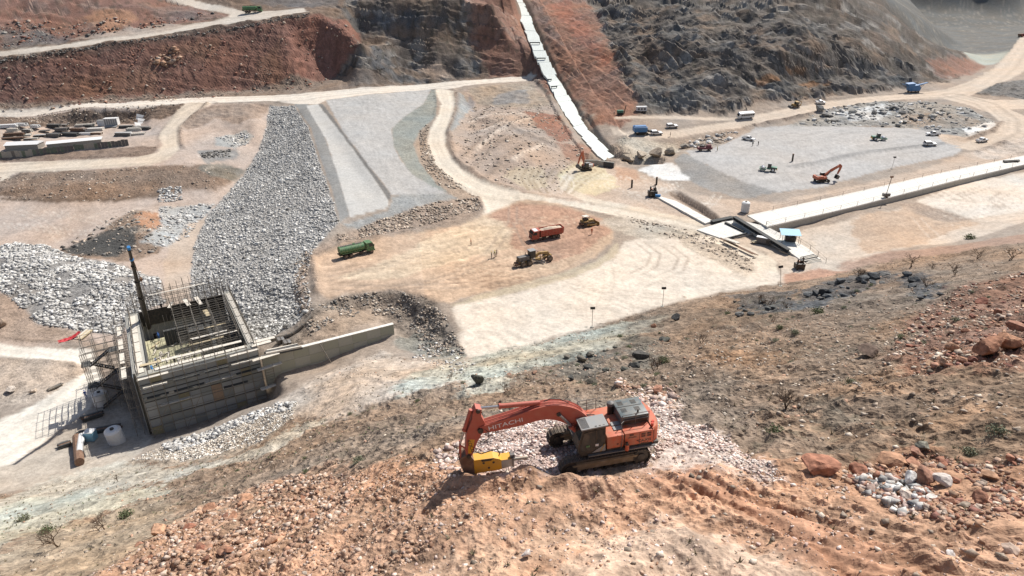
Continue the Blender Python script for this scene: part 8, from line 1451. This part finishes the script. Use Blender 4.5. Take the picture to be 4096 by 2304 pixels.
for i, (p, s_, c, k, lb) in enumerate(BO): boulder(lb, p, s_ * (1.35 if i < 9 else 0.9 if i < 11 else 1.1), c, k, flat=0.62 if 'flat' in lb or 'slab' in lb or 'wide' in lb or 'low' in lb else 1.05)
for i, p in enumerate(((44.0, 251.3),(49.1, 251.1),(54.2, 248.5),(60.5, 252.0),(68.2, 262.8))): boulder(['leftmost', 'second', 'third', 'fourth', 'last'][i] + ' of the big pale rock blocks below the blue crawler machine, counted from the left', p, (6.5, 6, 6.5, 6, 4.5)[i], ('a8967e', 'b3a28a', 'a18e78', 'b0a088', '8f8475')[i], 50 + i, .9, .45, 'big pale rock blocks at the pad edge')
for pl, n, smin, smax, cs, lb, grp in (([(54.3, 115.9),(65.8, 125.9),(78.8, 132.2),(75.6, 121.3),(61.5, 104.2),(52.5, 101.8)], 28, 1.2, 3.8, ['55585a', '626465', '4c4d4e', '6e6c68'], 'dark grey rock in the ridge below the drilling rig', 'dark ridge rocks'),
   ([(73.3, 120.0),(78.6, 118.9),(63.0, 89.5),(59.9, 90.8)], 9, 1.2, 3.2, ['55585a', '4c4d4e'], 'dark rock at the right end of the ridge on the slope', 'dark rocks right of the ridge'),
   ([(44.1, 122.8),(54.0, 117.0),(45.0, 97.5),(39.8, 106.1)], 12, .9, 2.6, ['5c5d5a', '6e6c68'], 'dark rock among green shrubs on the mid slope', 'dark rocks among shrubs'),
   ([(5.6, 93.4),(17.3, 95.8),(26.9, 103.9),(18.3, 73.0),(7.3, 71.7)], 16, .8, 2.6, ['5f5f55', '70695c', '4e4d48'], 'dark jagged rock on the greenish slope left of the big shrub', 'jagged rocks on the greenish slope'),
   ([(136.1, 310.4),(172.9, 327.2),(203.8, 309.7),(202.0, 289.6),(172.1, 290.0),(133.3, 294.2)], 26, 1.6, 5.0, ['8f8b85', '7c7a76', 'a8a195', 'b9b2a4'], 'weathered grey rock in the outcrop behind the gravel pad', 'outcrop rocks behind the pad'),
   ([(-24.8, 32.4),(-28.5, 42.7),(-28.3, 51.2),(-21.3, 52.0),(-13.8, 39.4),(-12.7, 26.4)], 62, .32, 1.05, ['b58260', 'a06a4a', 'c0906c', '8f6048'], 'orange block in the rubble bank at the lower left', 'blocks of the lower left rubble'),
   ([(43.5, 67.1),(59.9, 85.5),(74.5, 91.1),(36.7, 42.4),(33.7, 46.6)], 30, .35, 1.1, ['9a6048', 'a87050', 'b98460', '86523f'], 'red block in the rubble at the right edge', 'blocks of the right rubble'),
   ([(17.4, 28.7),(21.6, 29.4),(25.2, 27.2),(21.5, 22.3),(18.8, 23.4)], 22, .3, .75, ['a86a4c', 'b97e5e', 'b29a88', '9a5a42'], 'red block in the boulder row at the lower right', 'blocks of the lower right row'),
   ([(12.6, 68.5),(16.0, 56.7),(13.5, 47.5),(11.5, 56.0)], 12, .35, .9, ['c2a496', 'b9825c', 'cfb5a6'], 'pale pink block in the heap behind the excavator', 'blocks behind the excavator')):
    for i, p in enumerate(sample_poly(pl, n, RK)): boulder(lb, (float(p[0]), float(p[1])), smin * (smax / smin) ** (random.random() ** 1.5), random.choice(cs), 60 + i, random.uniform(.55, .95), .4, grp)
# ---------------------------------------------------------------- plants
M_TWIG = mat('dry_twig', '5a4a3c', .9, dust=.3); M_LEAF = mat('dusty_leaf', '5f6b48', .8, dust=.3, dustc='8a8a68'); M_LEAF2 = mat('grey_green_leaf', '7b8068', .85, dust=.3, dustc='98937a')
def bush_mesh(seed, h, depth=4, spread=.55):
    r = random.Random(seed); m = MB()
    def grow(p, d, l, rad_, k):
        q_ = p + d * l; m.cyl(p, q_, rad_, 4 if k < 3 else 3, rad_ * .7, cap=False)
        if k <= 0: return
        for _ in range(3 if k > 1 else 2):
            nd = (d + Vector((r.uniform(-1, 1), r.uniform(-1, 1), r.uniform(-.35, .5))) * spread * 1.5).normalized(); grow(q_, nd, l * r.uniform(.6, .85), rad_ * .62, k - 1)
    for _ in range(r.choice((2, 3, 4))): grow(Vector((r.uniform(-.06, .06) * h, r.uniform(-.06, .06) * h, -.05)), Vector((r.uniform(-.6, .6), r.uniform(-.6, .6), 1)).normalized(), h * .27, h * .026, depth)
    return m.done('branches', M_TWIG, data_only=True)
BUSH = [bush_mesh(s, 1.0) for s in range(6)]
for p, h, lb in (((-42.5, 47.9), 3.4, 'wide bare dry bush at the lower left corner'), ((-40.9, 51.7), 2.6, 'bare bush between the wide dry bush and the green shrub'), ((-1.1, 72.9), 2.0, 'bare twiggy bush just above the excavator boom'), ((20.4, 42.5), 2.2, 'bare bush on the slope right of the excavator'), ((47.0, 115.7), 3.0, 'bare bush left of a pair on the slope crest'), ((47.5, 113.4), 3.1, 'bare bush right of a pair on the slope crest'), ((48.2, 106.7), 2.2, 'bare bush right of the pair on the slope crest'), ((85.7, 133.5), 4.2, 'spreading bare bush on the far crest above the dark ridge'), ((71.5, 127.6), 3.6, 'bare bush growing over the left part of the dark ridge'), ((83.0, 122.9), 2.4, 'small bare bush right of the spreading one'), ((78.2, 109.7), 3.0, 'bare bush in front of the right crest'), ((95.5, 128.2), 3.6, 'tall bare bush on the right crest'), ((95.2, 119.6), 3.8, 'bare bush on the crest nearest the right edge'), ((65.3, 97.4), 3.2, 'leafless bush below the dark rocks on the right slope'), ((27.5, 86.6), 2.2, 'bare bush on the brown slope below the pale field'), ((17.9, 73.4), 3.0, 'bare bush by the tall dark rock'), ((42.4, 97.6), 1.8, 'small bare bush by the grey rocks on the mid slope'), ((-9.9, 89.3), 1.6, 'small dry bush near the pale ledge'), ((-27.0, 60.9), 1.2, 'small dead bush on the brown slope at the left'), ((-59.1, 80.2), 1.6, 'dead branches lying on the bleached ledge')):
    t = empty('bare_bush', lb, 'bush', 'leafless desert bushes', loc=onground(p)); me_ = random.choice(BUSH); o = bpy.data.objects.new('branches', me_); col.objects.link(o); o.parent = t; t.scale = (h * 1.15, h * 1.15, h); t.rotation_euler = (0, 0, random.uniform(0, 6.28))
def leaf_mesh(seed, n, m_):
    r = random.Random(seed); m = MB()
    for _ in range(n):
        a, e, rr = r.uniform(0, 6.28), r.uniform(0, 1.35), r.uniform(.35, 1) ** .6 * (0.75 + .25 * math.sin(3 * a_ if (a_ := r.uniform(0, 6)) else 0)); c = Vector((math.cos(a) * math.cos(e) * rr, math.sin(a) * math.cos(e) * rr, math.sin(e) * rr * .75 + .02)); s_ = r.uniform(.04, .1)
        u_ = Vector((r.uniform(-1, 1), r.uniform(-1, 1), r.uniform(-1, 1))).normalized() * s_; w_ = Vector((r.uniform(-1, 1), r.uniform(-1, 1), r.uniform(-1, 1))).normalized() * s_; m.add([c - u_, c + w_, c + u_, c - w_ * .6], [(0, 1, 2, 3)])
    return m.done('foliage', m_, data_only=True)
SHR = [leaf_mesh(s, 520, M_LEAF if s % 2 else M_LEAF2) for s in range(4)]; STM = MB()
for k in range(7): STM.cyl((0, 0, -.1), (math.cos(k) * .6, math.sin(k) * .6, .5), .02, 4)
STM = STM.done('stems', M_TWIG, data_only=True)
for p, w_, lb, v in (((-42.7, 57.5), 2.3, 'large dusty green shrub on the lower left slope', 1), ((48.5, 96.4), 3.0, 'wide green shrub on the slope below the black rig', 1), ((19.9, 77.7), 2.2, 'green shrub beside the tall dark rock on the mid slope', 1), ((-7.3, 82.7), 1.2, 'small green shrub left of the dark rock on the pale ledge', 0), ((-23.0, 59.9), .9, 'small green shrub in a row of three on the left slope, upper one', 1), ((-20.1, 51.9), 1.0, 'small green shrub in a row of three on the left slope, lower one', 1), ((-36.4, 71.0), .9, 'small green shrub in a row of three on the left slope, left one', 1), ((-13.6, 47.1), 1.6, 'pale green low shrub on the middle of the left slope', 0), ((26.5, 30.4), 1.5, 'blue grey shrub at the right edge of the slope', 0), ((24.4, 29.3), 1.2, 'blue grey shrub lower left of the one at the right edge', 0), ((27.6, 47.2), 1.5, 'low grey green shrub near the dark hollow boulder', 0), ((16.6, 35.3), 1.8, 'flat green shrub on the slope right of the pale trail', 1), ((39.0, 82.6), 1.7, 'grey shrub on the mid slope', 0), ((39.5, 111.3), 1.6, 'green shrub among the dark rocks near the crest', 1), ((19.2, 107.2), 1.5, 'dark shrub by the pale greenish slope', 1), ((39.3, 88.3), 1.6, 'olive shrub right of the grey rocks', 1), ((14.0, 62.0), 1.4, 'low grey shrub behind the excavator hood', 0), ((-62.1, 66.1), 2.4, 'grey green shrub near the bleached ledge at the left edge', 0), ((-50.0, 55.3), 2.2, 'low olive shrub at the lower left', 1), ((113.0, 156.6), 3.5, 'dark shrub on the far crest at the right', 1), ((-13.2, 78.1), 1.2, 'dull green tuft on the left slope', 1), ((-23.5, 80.9), 1.1, 'dull green tuft near the cobble bank', 0)):
    t = empty('shrub', lb, 'shrub', 'low green and grey shrubs', loc=onground(p)); t.scale = (w_ / 2,) * 3; t.rotation_euler = (0, 0, random.uniform(0, 6.28))
    for nm, me_ in (('foliage', SHR[v + random.choice((0, 2))]), ('stems', STM)): o = bpy.data.objects.new(nm, me_); col.objects.link(o); o.parent = t
for i, p in enumerate(sample_poly([(-7.2, 94.7),(27.7, 120.5),(63.2, 120.8),(74.5, 91.1),(26.1, 28.5),(15.4, 35.6),(9.4, 65.5)], 46, RK)):
    t = empty('shrub', 'small dry scrub bush scattered on the right slope', 'shrub', 'small scrub on the right slope', loc=onground((float(p[0]), float(p[1])))); w_ = random.uniform(.5, 1.5); t.scale = (w_ / 2, w_ / 2, w_ * .4); t.rotation_euler = (0, 0, random.uniform(0, 6.28))
    for nm, me_ in (('foliage', SHR[random.choice((0, 0, 1, 2))]), ('stems', STM)): o = bpy.data.objects.new(nm, me_); col.objects.link(o); o.parent = t
# dry tufts of ground cover
def tufts(n, poly, seed):
    P_ = sample_poly(poly, n, RK); nz = fbm(P_[:, 0] / 7, P_[:, 1] / 7 + 99, 3); P_ = P_[nz > -.05]; m = MB(); r = random.Random(seed)
    for x, y in P_:
        z = H(x, y); s_ = r.uniform(.1, .34)
        for _ in range(7):
            a = r.uniform(0, 6.28); d = Vector((math.cos(a), math.sin(a), r.uniform(.6, 1.6))).normalized() * s_; w_ = Vector((-math.sin(a), math.cos(a), 0)) * s_ * .16; b_ = Vector((x, y, z)); m.add([b_ - w_, b_ + w_, b_ + d], [(0, 1, 2)])
    return m
for n, poly, m_, lb in ((2600, HS, mat('dry_grass', '6e654c', .9, dust=.2), 'dry brown tufts scattered over the hillside'), (900, [(-84.2, 81.9),(-56.3, 86.4),(-33.0, 87.5),(-8.9, 92.1),(12.4, 98.1),(10.1, 70.7),(-11.5, 54.6),(-32.9, 55.1),(-52.7, 48.9)], mat('green_grass', '6a7454', .9, dust=.2), 'grey green tufts on the pale ledge')):
    o = tufts(n, poly, n).done('ground_cover', m_); o['kind'] = 'stuff'; o['label'] = lb
# ---------------------------------------------------------------- people
def person_mesh(stride, arm, lean=0.0):
    V_ = [(0, 0, .95), (0, 0, 1.15), (lean, 0, 1.4), (lean * 1.3, 0, 1.52), (0, .1, .9), (stride, .11, .5), (stride * .6, .11, .08), (stride * .6 + .16, .11, .05), (0, -.1, .9), (-stride * .6, -.11, .5), (-stride * 1.2, -.11, .09), (-stride * 1.2 + .16, -.11, .05), (lean, .19, 1.4), (lean + arm * .12, .27, 1.14), (lean + arm * .38, .22, .98), (lean, -.19, 1.4), (lean - arm * .05, -.28, 1.13), (lean + arm * .2, -.27, .9)]
    E_ = [(0, 1), (1, 2), (2, 3), (0, 4), (4, 5), (5, 6), (6, 7), (0, 8), (8, 9), (9, 10), (10, 11), (2, 12), (12, 13), (13, 14), (2, 15), (15, 16), (16, 17)]
    R_ = [.14, .14, .15, .06, .1, .075, .05, .045, .1, .075, .05, .045, .07, .05, .035, .07, .05, .035]
    me = bpy.data.meshes.new('body'); me.from_pydata(V_, E_, []); o = bpy.data.objects.new('tmp', me); col.objects.link(o); md = o.modifiers.new('s', 'SKIN'); o.modifiers.new('ss', 'SUBSURF').levels = 1
    for i, r_ in enumerate(R_): me.skin_vertices[0].data[i].radius = (r_ * .95, r_); me.skin_vertices[0].data[i].use_root = (i == 0)
    dg = bpy.context.evaluated_depsgraph_get(); out = bpy.data.meshes.new_from_object(o.evaluated_get(dg)); bpy.data.objects.remove(o); out.name = 'body'; return out
PB = [person_mesh(.18, .6), person_mesh(.04, .2), person_mesh(.03, 1.0, .08)]
hm_ = MB(); hm_.v = [tuple(v * np.array([.085, .075, .115]) + np.array([0, 0, 1.66])) for v in ICO2[0]]; hm_.f = [tuple(int(i) for i in f) for f in ICO2[1]]; hm_.cyl((.075, 0, 1.65), (.115, 0, 1.635), .018, 5, .01)
M_SKIN = mat('skin', '8a5f45', .7, dust=0); HEAD = hm_.done('head', M_SKIN, data_only=True, smooth=True)
hl = MB(); hl.v = [tuple(v * np.array([.115, .1, .1]) + np.array([0, 0, 1.72])) for v in ICO2[0] if True]; hl.f = [tuple(int(i) for i in f) for f in ICO2[1]]; hl.cyl((0.02, 0, 1.71), (0.02, 0, 1.725), .14, 12)
def person(label, loc, shirt, trou, helm, pose, rz, lift_=0):
    t = empty('person', label, 'person', 'site workers', loc=(loc[0], loc[1], (loc[2] if len(loc) > 2 else H(*loc)) + lift_)); t.rotation_euler = (0, 0, R(rz))
    me = PB[pose].copy(); me.materials.clear(); me.materials.append(mat('cloth_' + shirt, shirt, .9, dust=.1)); me.materials.append(mat('cloth_' + trou, trou, .9, dust=.1)); me.materials.append(M_BLACK)
    for p in me.polygons: p.material_index = 0 if p.center.z > .96 else (1 if p.center.z > .12 else 2)
    o = bpy.data.objects.new('body', me); col.objects.link(o); o.parent = t; o = bpy.data.objects.new('head', HEAD); col.objects.link(o); o.parent = t
    h_ = hl.done('helmet', mat('helmet_' + helm, helm, .4, dust=.05), t, True); t.scale = (1.05,) * 3
person('worker in orange walking alone on the tan dirt field', (-10.6, 169.2), 'c4643a', '6b4a35', 'd8a020', 0, 200); person('worker in a dark jacket with a yellow vest, left of the group beside the grader', (-5.0, 159.5), '2e3024', '26282c', 'd8b020', 1, 10); person('worker in a yellow green vest in the group beside the grader', (-4.1, 160.0), '8a8a30', '3a3028', 'e0c030', 2, 170)
person('worker in brown clothes at the right of the group beside the grader', (-3.7, 160.5), '6a4630', '4a3426', '8a5a2a', 1, 190); person('worker in orange overalls below the bulldozer', (22.1, 175.1), 'c4602f', 'b25a30', 'd86a20', 1, 250); person('walker in dark clothes on the gravel pad, left of two', (94.3, 262.0), '33322f', '3a3a38', 'e8e8e4', 0, 230); person('walker in dark clothes on the gravel pad, right of two', (96.9, 263.3), '3c3a38', '2c2a28', 'e8e8e4', 1, 200)
person('person in black beside the dirt road near the white cars', (65.0, 274.4), '1e1e20', '222222', '303030', 1, 180); person('worker in blue overalls on the pale road by the stair tower', (-85.5, 115.1), '2458a8', '1f4a90', '3a78c8', 1, 300); person('worker in a dark vest left of the maroon machine', (72.4, 255.2), '8a8a28', '2a2a2a', 'e0c030', 1, 0); person('worker in red right of the maroon machine', (75.2, 254.4), '7a2a2a', '2a2a2a', 'e8e8e4', 1, 90); person('worker in yellow at the pad edge right of the maroon machine', (85.6, 253.7) if False else (78.3, 254.0), 'b0a030', '5a4a30', 'e0c030', 0, 0)
person('worker in pale clothes by the rig on the ledge right of the chute', (45.9, 300.2), 'b8a898', '5a5048', 'e8e8e4', 1, 40)
_Rt = Matrix.Rotation(R(TA), 3, 'Z')
def tloc(x, y, z): v = _Rt @ Vector((x, y, z)) + TFL; return (v.x, v.y, v.z)
person('worker in blue standing on the tower deck near the left wall', tloc(3.2, 12.5, 7.22), '3a5a9a', '3a4a70', '5a80b8', 2, 60); person('worker in black walking on the tower deck', tloc(6.4, 11.0, 7.22), '1e1e20', '1e1e20', '303030', 0, 100); person('worker in dark clothes on the back wall of the tower beside the crane boom', tloc(6.5, 27.9, 12.0), '24242a', '24242a', '303030', 1, 150); person('worker in blue crouching low at the back corner of the tower deck', tloc(4.6, 24.0, 7.22), '2c6ab8', '24508a', '2c6ab8', 2, 150)
dl = empty('blue_netting', 'strip of bright blue netting hanging inside the front left corner of the tower', 'netting', loc=tloc(2.6, 3.0, 10.6)); dl.rotation_euler = (0, 0, R(TA)); MB().box((0, 1.5, 0), (.35, 3.6, .7), rz=4).box((.1, -.6, -.6), (.3, 1.6, .5), rz=-8).done('net', M_BRIGHTB, dl)
